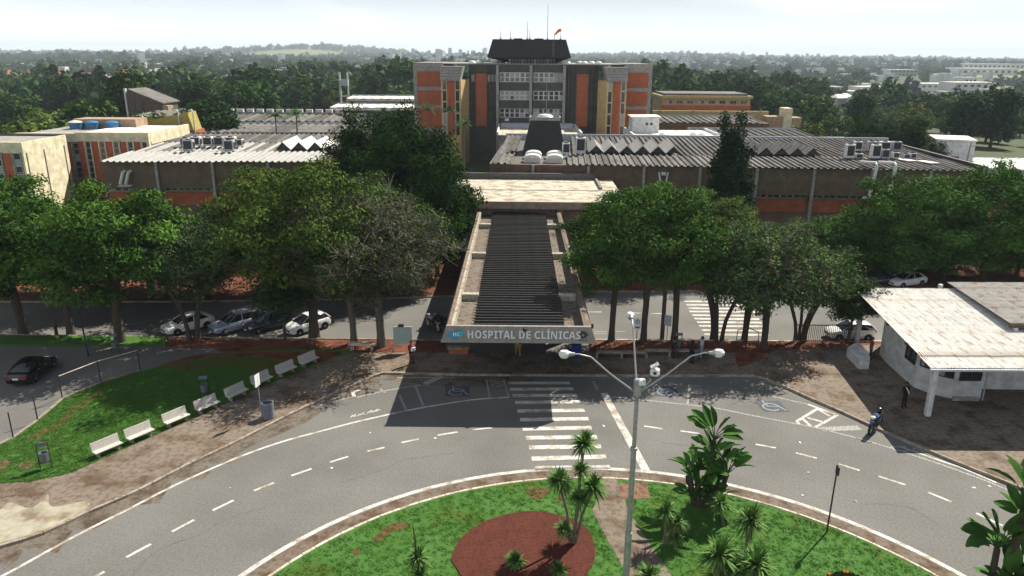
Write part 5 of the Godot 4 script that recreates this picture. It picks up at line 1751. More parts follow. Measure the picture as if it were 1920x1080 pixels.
func kiosk() -> void:
	var fl: Vector3 = Vector3(24.25, 3.9, -39.93)
	var bl: Vector3 = Vector3(26.05, 4.2, -54.46)
	var fr: Vector3 = Vector3(29.65, 3.9, -39.93)
	var o := thing("kiosk", "white kiosk with curved front under a rusty corrugated roof at the roadside", "kiosk", Vector3(fl.x, 0, fl.z))
	var inv := o.transform.affine_inverse()
	var side := bl - fl
	var long := side.length()
	var back := side.normalized()
	var right := (fr - fl).normalized()
	var w := Basis(right, back.cross(right).normalized() * -1.0, -back)
	if w.y.y < 0:
		w.y = -w.y
	# roof sheets: a long run and a short lapped run along the front
	for i in 17:
		var x := right * (i * 1.02)
		var lift := Vector3.UP * (0.012 * (i % 2) + rng.randf_range(0, 0.006))
		part("roof_sheet", corrugated(1.08, 7), M.tin_rusty, o, Transform3D(Basis(w.x, w.y, -back * (long - 1.75)), inv * (fl + x + back * (1.7 + (long - 1.75) / 2) + lift + Vector3.UP * 0.05)))
		part("roof_sheet", corrugated(1.08, 7), M.tin_rusty, o, Transform3D(Basis(w.x, w.y, -back * 1.85), inv * (fl + x + back * 0.925 + lift + Vector3.UP * 0.0)))
	# rafters and edge trim under the sheets
	for k in 5:
		var t := long * (0.04 + 0.23 * k)
		boxed("purlin", inv * (fl + back * t + right * 8.6 - Vector3.UP * 0.1), Vector3(17.2, 0.14, 0.12), M.iron_brown, o, Basis(right, Vector3.UP, right.cross(Vector3.UP)))
	# curved wall
	var line: Array = [Vector2(27.1, -51.16), Vector2(26.91, -49.76), Vector2(26.78, -47.33), Vector2(26.73, -45.52), Vector2(27.34, -44.46), Vector2(28.27, -43.76), Vector2(30.14, -43.79), Vector2(31.15, -45.25), Vector2(34.27, -45.21), Vector2(40.21, -45.13)]
	for i in line.size() - 1:
		var a: Vector2 = line[i]
		var z: Vector2 = line[i + 1]
		var dir := (z - a).normalized()
		var out := Vector2(-dir.y, dir.x) * 0.09
		var b := MB.new()
		b.slab([a + out * 0.0, z + out * 0.0, z - out * 2.0 - dir * 0.0, a - out * 2.0], 0.13, 3.72)
		var wall := part("wall_panel", b.mesh(), M.white_wall, o, inv)
		wall.position = inv.origin
	for q in [[line[2], line[3], 0.5, 2.25, 1.35, 1.3], [line[3], line[4], 0.45, 2.2, 0.7, 0.9], [line[4], line[5], 0.5, 2.15, 1.0, 1.3], [line[5], line[6], 0.5, 2.2, 1.4, 1.6], [line[7], line[8], 0.5, 2.6, 2.2, 1.0]]:
		var a: Vector2 = q[0]
		var z: Vector2 = q[1]
		var dir := (z - a).normalized()
		var c := a.lerp(z, q[2])
		var turn := Basis(Vector3(dir.x, 0, dir.y), Vector3.UP, Vector3(dir.x, 0, dir.y).cross(Vector3.UP))
		window(o, inv * (Vector3(c.x, q[3], c.y) + turn.z * 0.05), q[4], q[5], 2, 1, M.metal_dark, M.glass, 0.06, turn)
	# posts
	var b := MB.new()
	b.bevel(Vector3(0, 1.9, 0), Vector3(0.32, 3.7, 0.32), 0.03)
	part("post", b.mesh(), M.white_wall, o, Transform3D(Basis.IDENTITY, inv * Vector3(25.37, 0.13, -41.24)))
	part("post", b.mesh(), M.white_wall, o, Transform3D(Basis.IDENTITY, inv * Vector3(26.61, 0.13, -53.84)))
	b = MB.new()
	b.slab([Vector2(27.1, -51.16), Vector2(26.91, -49.76), Vector2(26.78, -47.33), Vector2(26.73, -45.52), Vector2(27.34, -44.46), Vector2(28.27, -43.76), Vector2(30.14, -43.79), Vector2(31.15, -45.25), Vector2(40.21, -45.13), Vector2(45.8, -54.49), Vector2(28.75, -53.64)], 3.5, 3.6)
	var ceil := part("ceiling", b.mesh(), M.white_wall, o, inv)
	ceil.position = inv.origin
	spanned("back_wall", inv * Vector3(28.4, 0.13, -53.0), inv * Vector3(41, 3.9, -53.3), M.white_wall, o)
	# gutter along the front edge, its down pipe, a wall lamp and a cooler
	boxed("gutter", inv * (fl + right * 8.6 - back * 0.08 - Vector3.UP * 0.1), Vector3(17.3, 0.12, 0.14), M.metal_pale, o, Basis(right, Vector3.UP, right.cross(Vector3.UP)))
	b = MB.new()
	b.tube([inv * (Vector3(29.94, 0.13, -43.44) + Vector3(0.05, 0.1, 0.1)), inv * (Vector3(29.94, 0.13, -43.44) + Vector3(0.05, 3.4, 0.1))], [0.045, 0.045], 7)
	part("down_pipe", b.mesh(), M.metal_pale, o)
	boxed("cooler", inv * (Vector3(32.34, 0.13, -44.99) + Vector3(0, 2.9, 0.25)), Vector3(0.75, 0.42, 0.45), M.metal_white, o)
	boxed("skirting", inv * (Vector3(29, 0.13, -43.47) + Vector3(0, 0.12, 0.03)), Vector3(1.7, 0.22, 0.05), M.concrete_grey, o)
	# low wall under the left post
	b = MB.new()
	b.slab([Vector2(24.51, -50.81), Vector2(24.38, -48.48), Vector2(25.1, -48.49), Vector2(25.4, -49.16), Vector2(25.75, -51.14), Vector2(25.8, -51.97)], 0.13, 0.85)
	tag(single("low_wall", b.mesh(), M.white_wall), "low white wall bench under the kiosk's left roof post", "wall")
	# the second roof, behind
	var a2: Vector3 = Vector3(33.43, 4.6, -54.98)
	var f2: Vector3 = Vector3(32.39, 4.6, -45.73)
	o = thing("roofed_shelter", "weathered grey corrugated shelter roof behind the kiosk", "shelter", Vector3(f2.x, 0, f2.z))
	back = (a2 - f2).normalized()
	long = (a2 - f2).length()
	right = Vector3.RIGHT
	for i in 14:
		part("roof_sheet", corrugated(1.08, 7), M.tin_worn, o, Transform3D(Basis(right, Vector3.UP, -back * long), Vector3(i * 1.02, 4.6 + 0.012 * (i % 2), 0) + back * long / 2))
	spanned("eave_beam", Vector3(0, 4.3, -0.1), Vector3(14.3, 4.52, 0.1), M.iron_brown, o)
	for x in [0.3, 7.0, 13.6]:
		spanned("post", Vector3(x, 0, -0.15), Vector3(x + 0.25, 4.3, 0.1), M.white_wall, o)
		spanned("post", Vector3(x, 0, -long + 0.2), Vector3(x + 0.25, 4.5, -long + 0.45), M.white_wall, o)


# ---------------------------------------------------------------- trees and plants

# Grows a tree: clumps spread through a lumpy crown, each joined to the nearest limb, then leaves round each clump.
# k: h height, r crown radius, base crown bottom, n clumps, leaves per clump, leaf size, puff clump size, a/b leaf colours,
# stems trunks, thick trunk radius, twigs bare twigs per clump, flat how flattened, core how hollow
func grow(key: String, k: Dictionary) -> Array:
	if shapes.has(key):
		return shapes[key]
	var r := RandomNumberGenerator.new()
	r.seed = hash(key)
	var lump := FastNoiseLite.new()
	lump.seed = hash(key) % 1000
	lump.frequency = k.get("lump", 0.9)
	var wood := MB.new()
	var leaf := MB.new()
	leaf.tinted = true
	wood.tinted = k.get("twigs", 0) > 0
	var bark: Color = k.get("bark", Color(0.085, 0.066, 0.05))
	wood.tint = bark
	var h: float = k.h
	var cr: float = k.r
	var base: float = k.base
	var mid = base + (h - base) * k.get("heart", 0.42)
	# clumps
	var tips := []
	while tips.size() < k.n:
		var d := Vector3(r.randfn(), r.randfn(), r.randfn()).normalized()
		var reach := 0.74 + 0.5 * lump.get_noise_3dv(d * 1.6)
		var q = pow(r.randf(), 0.5) * (1.0 - k.core) + k.core
		var up: float = (h - mid) if d.y > 0 else (mid - base)
		var p = Vector3(d.x * cr, d.y * up, d.z * cr) * reach * q * 1.12
		p.y += mid
		if p.y < base * 0.9:
			continue
		tips.append(p)
	# stems
	var nodes := []
	var links := []
	var burden := []
	var stems: int = k.get("stems", 1)
	for s in stems:
		var a := TAU * s / stems + r.randf()
		var foot = Vector3(cos(a), 0, sin(a)) * (0.0 if stems == 1 else k.thick * 1.6)
		var lean := Vector3(cos(a), 0, sin(a)) * (r.randf_range(0.3, 0.8) if stems == 1 else r.randf_range(0.8, 2.0))
		var last := -1
		var steps := 6
		for i in steps + 1:
			var t := float(i) / steps
			nodes.append(foot + lean * t * t + Vector3(r.randf_range(-1, 1), 0, r.randf_range(-1, 1)) * 0.07 * t + Vector3.UP * (mid * 0.86) * t)
			links.append(last)
			burden.append(0.0)
			last = nodes.size() - 1
	var joinable := []
	for i in nodes.size():
		if nodes[i].y > base * 0.62:
			joinable.append(i)
	tips.sort_custom(func(u, v): return Vector2(u.x, u.z).length() + absf(u.y - mid) * 0.5 < Vector2(v.x, v.z).length() + absf(v.y - mid) * 0.5)
	var ends := []
	for p in tips:
		var best := -1
		var far := 1e9
		for i in joinable:
			var g: Vector3 = p - nodes[i]
			var cost := g.length() + maxf(0.0, -g.y) * 1.2
			if cost < far:
				far = cost
				best = i
		var from: Vector3 = nodes[best]
		var n := maxi(1, int((p - from).length() / 1.1))
		var last := best
		var sag = Vector3(r.randf_range(-1, 1), r.randf_range(-0.2, 0.5), r.randf_range(-1, 1)) * (p - from).length() * 0.12
		for i in n:
			var t := float(i + 1) / n
			nodes.append(from.lerp(p, t) + sag * sin(PI * t))
			links.append(last)
			burden.append(0.0)
			last = nodes.size() - 1
			joinable.append(last)
		ends.append(last)
		var w := last
		while w >= 0:
			burden[w] += 1.0
			w = links[w]
	var full := float(tips.size()) / stems
	for i in nodes.size():
		if links[i] < 0:
			continue
		var j: int = links[i]
		var r1: float = k.thick * maxf(pow(burden[i] / full, 0.45), 0.045)
		var r0: float = k.thick * maxf(pow(burden[j] / full, 0.45), 0.045)
		if links[j] < 0:
			r0 *= 1.35
		wood.tube([nodes[j], nodes[i]], [minf(r0, r1 * 1.6), r1], 7 if r1 > 0.08 else 4 if r1 > 0.03 else 3, false)
	# leaves and bare twigs
	var ca: Color = k.a
	var cb: Color = k.b
	for e in ends:
		var o: Vector3 = nodes[e]
		var shade := r.randf_range(0.8, 1.15)
		var mixed := r.randf()
		var puff: float = k.puff * r.randf_range(0.75, 1.25)
		for i in k.get("twigs", 0):
			var d := Vector3(r.randfn(), r.randfn() * 0.7 + 0.35, r.randfn()).normalized()
			var a := o + d * puff * r.randf_range(0.5, 1.25)
			var bend := o.lerp(a, 0.5) + Vector3(r.randfn(), r.randfn(), r.randfn()) * 0.08
			wood.tint = k.get("twig", Color(0.2, 0.18, 0.15)) * r.randf_range(0.7, 1.2)
			wood.tube([o, bend, a], [0.03, 0.022, 0.01], 3, false)
		for i in k.leaves:
			var d := Vector3(r.randfn(), r.randfn(), r.randfn()).normalized() * pow(r.randf(), 0.45) * puff
			d.y *= k.flat
			var c := o + d
			var n := (d.normalized() * 0.8 + Vector3.UP * 0.7 + Vector3(r.randfn(), r.randfn(), r.randfn()) * 0.55).normalized()
			var u := n.cross(Vector3(r.randfn(), r.randfn(), r.randfn())).normalized()
			var v := n.cross(u)
			var s: float = k.leaf * r.randf_range(0.65, 1.3)
			u *= s
			v *= s * k.get("narrow", 0.42)
			leaf.tint = tone(ca.lerp(cb, clampf(mixed + r.randf_range(-0.35, 0.35), 0, 1)), shade * r.randf_range(0.85, 1.15))
			if k.get("yellow", 0.0) > r.randf():
				leaf.tint = Color(0.2, 0.13, 0.03)
			leaf.quad(c - u, c - v, c + u - n * s * 0.18, c + v)
	var out := [wood.mesh(), leaf.mesh()]
	shapes[key] = out
	return out


var crowns := 0


func tree(called: String, label: String, key: String, at: Vector3, big: Vector3, turn: float, group := "", leaf_m := "leaf", bark_m := "bark") -> Node3D:
	var s: Array = shapes[key]
	var o := thing(called, label, "tree", at, turn, group)
	o.scale = big
	part("trunk", s[0], M[bark_m], o)
	part("crown", s[1], M[leaf_m], o)
	return o


func make_kinds() -> void:
	M["bark_twigs"] = M.bark_grey.duplicate()
	M.bark_twigs.vertex_color_use_as_albedo = true
	M.bark_twigs.albedo_color = Color.WHITE
	grow("broad", {"h": 12.4, "r": 6.6, "base": 3.8, "n": 165, "leaves": 220, "leaf": 0.17, "puff": 1.35, "flat": 0.5, "core": 0.35, "thick": 0.34, "a": Color(0.0306, 0.0765, 0.01427), "b": Color(0.0765, 0.153, 0.0255)})
	grow("broad_b", {"h": 11.8, "r": 5.8, "base": 3.7, "n": 140, "leaves": 210, "leaf": 0.165, "puff": 1.3, "flat": 0.52, "core": 0.35, "thick": 0.3, "lump": 1.1, "a": Color(0.02285, 0.05712, 0.01142), "b": Color(0.05304, 0.1142, 0.01795)})
	grow("olive", {"h": 13.6, "r": 7.6, "base": 4.6, "n": 180, "leaves": 190, "leaf": 0.16, "puff": 1.4, "flat": 0.5, "core": 0.35, "thick": 0.36, "a": Color(0.03825, 0.07225, 0.0153), "b": Color(0.085, 0.1275, 0.0255), "yellow": 0.02})
	grow("twiggy", {"h": 12.6, "r": 6.6, "base": 4.0, "n": 240, "leaves": 58, "leaf": 0.14, "puff": 1.25, "flat": 0.75, "core": 0.3, "thick": 0.32, "twigs": 13, "a": Color(0.038, 0.058, 0.02), "b": Color(0.075, 0.1, 0.035), "bark": Color(0.13, 0.115, 0.095), "twig": Color(0.165, 0.15, 0.125), "yellow": 0.02})
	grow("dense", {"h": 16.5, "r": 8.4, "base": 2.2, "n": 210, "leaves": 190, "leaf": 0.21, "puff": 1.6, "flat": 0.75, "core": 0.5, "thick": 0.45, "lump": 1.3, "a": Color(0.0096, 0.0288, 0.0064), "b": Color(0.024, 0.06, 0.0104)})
	grow("loose", {"h": 10.6, "r": 5.2, "base": 3.2, "n": 150, "leaves": 60, "leaf": 0.16, "puff": 1.05, "flat": 0.7, "core": 0.25, "thick": 0.2, "stems": 3, "a": Color(0.045, 0.092, 0.028), "b": Color(0.09, 0.16, 0.045), "yellow": 0.01, "twigs": 5, "bark": Color(0.07, 0.056, 0.044), "twig": Color(0.1, 0.085, 0.07)})
	grow("loose_b", {"h": 9.4, "r": 4.4, "base": 3.0, "n": 120, "leaves": 45, "leaf": 0.16, "puff": 1.0, "flat": 0.7, "core": 0.25, "thick": 0.17, "stems": 2, "a": Color(0.048, 0.09, 0.032), "b": Color(0.095, 0.155, 0.05), "yellow": 0.02, "twigs": 9, "bark": Color(0.07, 0.056, 0.044), "twig": Color(0.13, 0.11, 0.09)})
	grow("sapling", {"h": 9.0, "r": 2.7, "base": 3.0, "n": 90, "leaves": 80, "leaf": 0.16, "puff": 0.95, "flat": 0.8, "core": 0.2, "thick": 0.13, "twigs": 5, "a": Color(0.0306, 0.0612, 0.017), "b": Color(0.051, 0.0884, 0.0272), "bark": Color(0.1, 0.085, 0.07), "twig": Color(0.14, 0.12, 0.1)})
	grow("airy", {"h": 12.2, "r": 5.4, "base": 4.3, "n": 100, "leaves": 190, "leaf": 0.16, "puff": 1.2, "flat": 0.55, "core": 0.3, "thick": 0.27, "lump": 1.5, "a": Color(0.0299, 0.069, 0.0161), "b": Color(0.069, 0.1437, 0.0276), "yellow": 0.015})
	grow("airy_b", {"h": 11.6, "r": 5.0, "base": 4.6, "n": 85, "leaves": 180, "leaf": 0.16, "puff": 1.2, "flat": 0.6, "core": 0.25, "thick": 0.25, "lump": 1.7, "stems": 2, "a": Color(0.0345, 0.069, 0.01725), "b": Color(0.0805, 0.138, 0.0276), "yellow": 0.03})
	grow("grey", {"h": 9.6, "r": 4.6, "base": 3.4, "n": 120, "leaves": 120, "leaf": 0.14, "puff": 1.05, "flat": 0.65, "core": 0.3, "thick": 0.2, "lump": 1.4, "stems": 2, "a": Color(0.04, 0.07, 0.028), "b": Color(0.08, 0.125, 0.05)})
	grow("garden", {"h": 12.0, "r": 6.6, "base": 1.4, "heart": 0.5, "n": 190, "leaves": 190, "leaf": 0.18, "puff": 1.4, "flat": 0.55, "core": 0.4, "thick": 0.3, "lump": 1.2, "a": Color(0.0312, 0.078, 0.01716), "b": Color(0.078, 0.1638, 0.02808)})
	grow("cypress", {"h": 15.0, "r": 2.5, "base": 0.8, "heart": 0.36, "n": 260, "leaves": 95, "leaf": 0.2, "puff": 0.9, "flat": 1.0, "core": 0.45, "thick": 0.25, "a": Color(0.008, 0.022, 0.008), "b": Color(0.02, 0.045, 0.014)})
	grow("far_a", {"h": 10.5, "r": 5.6, "base": 1.6, "n": 75, "leaves": 42, "leaf": 0.55, "puff": 1.6, "flat": 0.65, "core": 0.5, "thick": 0.3, "a": Color(0.029, 0.06525, 0.0174), "b": Color(0.0725, 0.1305, 0.0319)})
	grow("far_b", {"h": 12.5, "r": 5.0, "base": 1.8, "n": 75, "leaves": 42, "leaf": 0.55, "puff": 1.6, "flat": 0.75, "core": 0.5, "thick": 0.3, "lump": 1.4, "a": Color(0.015, 0.0375, 0.0125), "b": Color(0.04, 0.08, 0.0225)})
	grow("far_c", {"h": 9.0, "r": 6.0, "base": 1.4, "n": 75, "leaves": 42, "leaf": 0.55, "puff": 1.5, "flat": 0.6, "core": 0.5, "thick": 0.3, "a": Color(0.056, 0.091, 0.0252), "b": Color(0.119, 0.161, 0.042)})
	grow("wood_a", {"h": 11.0, "r": 5.6, "base": 0.5, "n": 30, "leaves": 16, "leaf": 1.15, "puff": 1.9, "flat": 0.7, "core": 0.55, "thick": 0.3, "narrow": 0.6, "a": Color(0.0216, 0.0486, 0.0162), "b": Color(0.054, 0.0945, 0.027)})
	grow("wood_b", {"h": 10.0, "r": 6.2, "base": 0.5, "n": 30, "leaves": 16, "leaf": 1.15, "puff": 1.9, "flat": 0.6, "core": 0.55, "thick": 0.3, "narrow": 0.6, "a": Color(0.0405, 0.0702, 0.0243), "b": Color(0.0837, 0.1188, 0.0351)})


func near_trees() -> void:
	var g := "trees along the street"
	tree("street_tree", "broad bright green tree left of the parked white sedan", "broad", Vector3(-29.73, 0, -52.91), Vector3(1.05, 1.0, 1.05), 0.4, g)
	tree("street_tree", "dark broad tree cut by the left edge of the view", "airy", Vector3(-34.45, 0, -54.65), Vector3(1.0, 0.9, 1.0), 2.1, g)
	tree("street_tree", "pale slim trunk tree at the left edge beyond the black car", "broad_b", Vector3(-38.16, 0, -54.59), Vector3(1.05, 0.92, 1.05), 4.3, g)
	tree("street_tree", "slim grey-green tree beside the white sedan", "grey", Vector3(-24.31, 0, -53.33), Vector3(0.92, 1.0, 0.92), 1.0, g)
	tree("street_tree", "tall olive tree whose pale top rises behind the bare grey tree", "olive", Vector3(-15.29, 0, -54.16), Vector3(1.02, 1.04, 1.02), 0.9, g)
	tree("street_tree", "bare grey twiggy tree beside the notice board", "twiggy", Vector3(-9.76, 0, -52.25), Vector3(0.96, 0.99, 0.96), 2.6, g, "leaf", "bark_twigs")
	tree("street_tree", "thin-leaved grey tree with a pale trunk left of the concrete seat", "twiggy", Vector3(-11.97, 0, -52.87), Vector3(0.78, 0.84, 0.78), 5.0, g, "leaf", "bark_twigs")
	tree("street_tree", "leaning slender tree in front of the silver car", "sapling", Vector3(-17.36, 0, -53.45), Vector3(1.0, 0.72, 1.0), 3.0, g, "leaf", "bark_twigs")
	tree("street_tree", "dense green tree nearest the canopy on its right", "airy", Vector3(7.67, 0, -53.75), Vector3(0.86, 1.0, 0.86), 0.2, g)
	tree("street_tree", "dense green tree, second right of the canopy", "airy_b", Vector3(10.15, 0, -53.79), Vector3(0.84, 1.0, 0.84), 1.9, g)
	tree("street_tree", "dense green tree behind the bin stand, third right of the canopy", "airy", Vector3(12.54, 0, -53.83), Vector3(0.9, 1.02, 0.9), 3.7, g)
	tree("street_tree", "loose many-stemmed tree by the zebra crossing of the back street", "loose", Vector3(15.92, 0, -54), Vector3(0.95, 0.98, 0.95), 0.6, g, "leaf", "bark_twigs")
	tree("street_tree", "loose yellowing tree left of the iron railing", "loose_b", Vector3(19, 0, -52.39), Vector3(1.1, 1.05, 1.1), 2.2, g, "leaf", "bark_twigs")
	tree("street_tree", "low loose tree standing at the iron railing", "loose", Vector3(22.23, 0, -53.99), Vector3(0.85, 0.86, 0.85), 4.0, g, "leaf", "bark_twigs")
	tree("street_tree", "twiggy tree between the zebra crossing and the railing", "loose_b", Vector3(17.96, 0, -53.92), Vector3(1.0, 1.02, 1.0), 5.4, g, "leaf", "bark_twigs")
	tree("street_tree", "slim tree beside the kiosk's left post", "sapling", Vector3(25.86, 0, -53.6), Vector3(0.8, 0.62, 0.8), 5.4, g, "leaf", "bark_twigs")
	g = "trees in front of the wings"
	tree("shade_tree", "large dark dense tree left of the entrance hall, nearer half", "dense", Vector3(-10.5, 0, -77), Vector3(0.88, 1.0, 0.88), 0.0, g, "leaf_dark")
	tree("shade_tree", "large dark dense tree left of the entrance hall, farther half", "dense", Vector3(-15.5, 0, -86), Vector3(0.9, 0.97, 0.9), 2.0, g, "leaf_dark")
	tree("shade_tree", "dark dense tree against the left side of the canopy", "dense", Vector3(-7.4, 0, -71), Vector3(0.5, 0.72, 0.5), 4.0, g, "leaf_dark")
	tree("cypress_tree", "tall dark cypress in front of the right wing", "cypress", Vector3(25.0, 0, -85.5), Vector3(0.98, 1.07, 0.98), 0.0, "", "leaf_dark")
	g = "trees behind the kiosk"
	tree("garden_tree", "bushy green tree left above the kiosk roof", "garden", Vector3(38.86, 0, -70.68), Vector3(0.92, 0.9, 0.92), 0.9, g)
	tree("garden_tree", "bushy green tree above the middle of the kiosk roof", "garden", Vector3(46.54, 0, -70.84), Vector3(0.95, 1.0, 0.95), 2.9, g)
	tree("garden_tree", "pale bushy tree at the right edge above the shelter roof", "olive", Vector3(53.38, 0, -71.35), Vector3(0.75, 0.76, 0.75), 4.4, g)
	g = "trees beyond the back street"
	for q in [[Vector3(-45.26, 0, -64.07), Vector3(1.0, 0.9, 1.0), "broad", "broad tree on the red bank at the far left"], [Vector3(-40.98, 0, -64.16), Vector3(1.0, 0.72, 1.0), "broad_b", "dark tree on the red bank, second from the left"], [Vector3(-36.44, 0, -64.25), Vector3(0.95, 0.62, 0.95), "broad_b", "low tree on the red bank, third from the left"], [Vector3(-32.61, 0, -64.32), Vector3(0.9, 0.6, 0.9), "broad", "low tree on the red bank behind the white sedan"], [Vector3(-28.7, 0, -65.03), Vector3(0.9, 0.6, 0.9), "broad_b", "low tree on the red bank behind the silver estate"], [Vector3(-19.66, 0, -65.53), Vector3(1.0, 0.9, 1.0), "olive", "olive tree on the red bank behind the white hatchback"], [Vector3(-14.83, 0, -65.95), Vector3(0.95, 0.85, 0.95), "broad", "tree on the red bank behind the bare grey tree"], [Vector3(-9.72, 0, -66.55), Vector3(0.8, 0.75, 0.8), "broad_b", "tree on the red bank nearest the canopy, left side"], [Vector3(-28.74, 0, -74.45), Vector3(0.62, 0.5, 0.62), "loose_b", "loose tree on the small lawn before the left wing"], [Vector3(-25.13, 0, -76.21), Vector3(0.7, 0.6, 0.7), "loose", "many-stemmed tree on the small lawn before the left wing"], [Vector3(9.56, 0, -71.36), Vector3(0.8, 0.7, 0.8), "broad_b", "tree behind the back street nearest the canopy, right side"], [Vector3(14.36, 0, -73), Vector3(0.9, 0.75, 0.9), "broad", "tree behind the back street, second right of the canopy"], [Vector3(19.89, 0, -74.51), Vector3(0.8, 0.6, 0.8), "olive", "tree behind the back street before the cypress"], [Vector3(26.31, 0, -77.38), Vector3(0.7, 0.5, 0.7), "loose_b", "low loose tree on the back lawn right of the cypress"], [Vector3(31.38, 0, -77.93), Vector3(0.8, 0.48, 0.8), "loose", "low loose tree on the back lawn before the red wall"]]:
		tree("bank_tree", q[3], q[2], q[0], q[1], q[0].x, g, "leaf", "bark" if q[2] in ["broad", "broad_b", "olive", "garden"] else "bark_twigs")
	for q in [[Vector3(37.01, 0, -71.57), "low bushy tree left of the two big ones above the kiosk"], [Vector3(42.9, 0, -71.32), "low bushy tree between the two big ones above the kiosk"], [Vector3(50.76, 0, -72.23), "low bushy tree at the right edge above the shelter"], [Vector3(42.79, 0, -76.04), "low bushy tree close to the wing, above the kiosk"], [Vector3(35.51, 0, -74.85), "low bushy tree before the red wall, left of the kiosk roof"]]:
		tree("bushy_tree", q[1], "garden", q[0], Vector3(0.72, 0.5, 0.72), q[0].x, "low bushy trees above the kiosk")
	g = "trees beyond the right wing"
	tree("round_tree", "big dark round tree behind the right wing, left of a pair", "dense", Vector3(63.67, 7.31, -135) * Vector3(1, 0, 1), Vector3(0.75, 0.72, 0.75), 0.5, g, "leaf_dark")
	tree("round_tree", "big dark round tree behind the right wing, right of a pair", "dense", Vector3(68.9, 7.54, -133) * Vector3(1, 0, 1), Vector3(0.72, 0.7, 0.72), 3.5, g, "leaf_dark")
	tree("round_tree", "small dark pointed tree beside the utility pole", "cypress", Vector3(67.57, 7.1, -121) * Vector3(1, 0, 1), Vector3(1.1, 0.58, 1.1), 3.5, g, "leaf_dark")
	tree("round_tree", "grey-green tree behind the long dark roof, right part", "far_c", Vector3(61.81, 7.08, -158) * Vector3(1, 0, 1), Vector3(0.85, 0.95, 0.85), 1.0, g)
	g = "trees behind the left blocks"
	for q in [[-78, 120, 1.25, "far_c", "yellow-green tree behind the blank end wall at the left edge"], [-84, 133, 1.3, "far_c", "large yellow-green tree behind the cream block, far left"], [-93, 128, 1.2, "far_a", "green tree at the far left edge behind the cream block"], [-72, 148, 1.15, "far_c", "grey-green tree behind the blue tanks"], [-88, 158, 1.2, "far_a", "green tree left above the blue tanks"], [-64, 160, 1.1, "far_b", "dark tree right above the blue tanks"], [-58, 152, 0.9, "far_b", "dark low tree beside the slanted brick hall"]]:
		tree("block_tree", q[4], q[3], Vector3(q[0], 0, -q[1]), Vector3.ONE * q[2], q[0], g)
	# palms
	palm("palm tree behind the left wing roof, left one", Vector3(-43.13, 8.65, -138) * Vector3(1, 0, 1), 10.4, 2)
	palm("palm tree behind the left wing roof, right one", Vector3(-38.79, 8.85, -136) * Vector3(1, 0, 1), 10.8, 5)
	palm("palm tree at the foot of the tower, left one", Vector3(-16.12, 8.07, -142) * Vector3(1, 0, 1), 11.6, 7)
	palm("palm tree at the foot of the tower, middle one", Vector3(-12.02, 8, -143) * Vector3(1, 0, 1), 11.2, 9)
	palm("palm tree at the foot of the tower, right one", Vector3(-9.28, 8.2, -141) * Vector3(1, 0, 1), 9.0, 11)
	palm("palm tree behind the big dark tree", Vector3(-24.76, 7.65, -146) * Vector3(1, 0, 1), 10.6, 13)


func frond(b: MB, o: Vector3, dir: Vector3, long: float, wide: float, droop: float, tint: Color, cuts := 9) -> void:
	var side := dir.cross(Vector3.UP).normalized()
	b.tint = tint
	var last := o
	for i in cuts:
		var t := float(i + 1) / cuts
		var p := o + dir * long * t + Vector3.DOWN * droop * t * t
		var w := wide * sin(PI * minf(0.12 + t * 0.88, 0.98))
		for s in [-1.0, 1.0]:
			b.tri(last, p, p.lerp(last, 0.3) + side * s * w + Vector3.DOWN * w * 0.5 + dir * 0.1)
		last = p


func palm(label: String, at: Vector3, h: float, seed_: int) -> void:
	var r := RandomNumberGenerator.new()
	r.seed = seed_
	var o := thing("palm_tree", label, "palm tree", at, 0.0, "palms among the buildings")
	var b := MB.new()
	b.tube([Vector3.ZERO, Vector3(0.1, h * 0.5, 0.05), Vector3(0.2, h, 0)], [0.22, 0.16, 0.13], 7)
	part("trunk", b.mesh(), M.bark_grey, o)
	b = MB.new()
	b.tinted = true
	for i in 16:
		var a := TAU * i / 16.0 + r.randf() * 0.3
		var e := r.randf_range(0.1, 1.1)
		frond(b, Vector3(0.2, h, 0), Vector3(cos(a) * cos(e), sin(e), sin(a) * cos(e)), r.randf_range(2.2, 3.0), 0.5, r.randf_range(0.9, 2.0), Color(0.02, 0.06, 0.015).lerp(Color(0.05, 0.1, 0.025), r.randf()))
	part("crown", b.mesh(), M.leaf_dark, o)


# sword-leaved rosettes on thin stems
func yucca(label: String, at: Vector3, heads: Array, seed_: int) -> void:
	var r := RandomNumberGenerator.new()
	r.seed = seed_
	var o := thing("yucca_plant", label, "yucca", at, r.randf() * TAU * 0.0, "yuccas on the roundabout island")
	for q in heads:
		var top: Vector3 = q[0]
		var size: float = q[1]
		var b := MB.new()
		var foot := Vector3(top.x * 0.12, 0, top.z * 0.12)
		if top.y > 0.25:
			b.tube([foot, foot.lerp(top, 0.5) + Vector3(top.x * -0.12, 0, top.z * -0.1), top], [0.075, 0.06, 0.05], 7)
			part("stem", b.mesh(), M.bark_grey, o)
		b = MB.new()
		b.tinted = true
		for i in 150:
			var a := r.randf() * TAU
			var e := r.randf_range(-0.75, 1.45)
			var d := Vector3(cos(a) * cos(e), sin(e), sin(a) * cos(e))
			var long := size * r.randf_range(0.75, 1.1)
			var side := d.cross(Vector3.UP).normalized() * size * 0.055
			var m := top + d * long * 0.55
			var tip := top + d * long + Vector3.DOWN * long * r.randf_range(0.05, 0.3)
			b.tint = Color(0.045, 0.11, 0.025).lerp(Color(0.14, 0.24, 0.07), r.randf())
			if e < -0.5 and r.randf() < 0.4:
				b.tint = Color(0.16, 0.13, 0.06)
			b.quad(top - side * 0.6, top + side * 0.6, m + side, m - side)
			b.tri(m - side, m + side, tip)
		part("leaf_rosette", b.mesh(), M.blade, o)


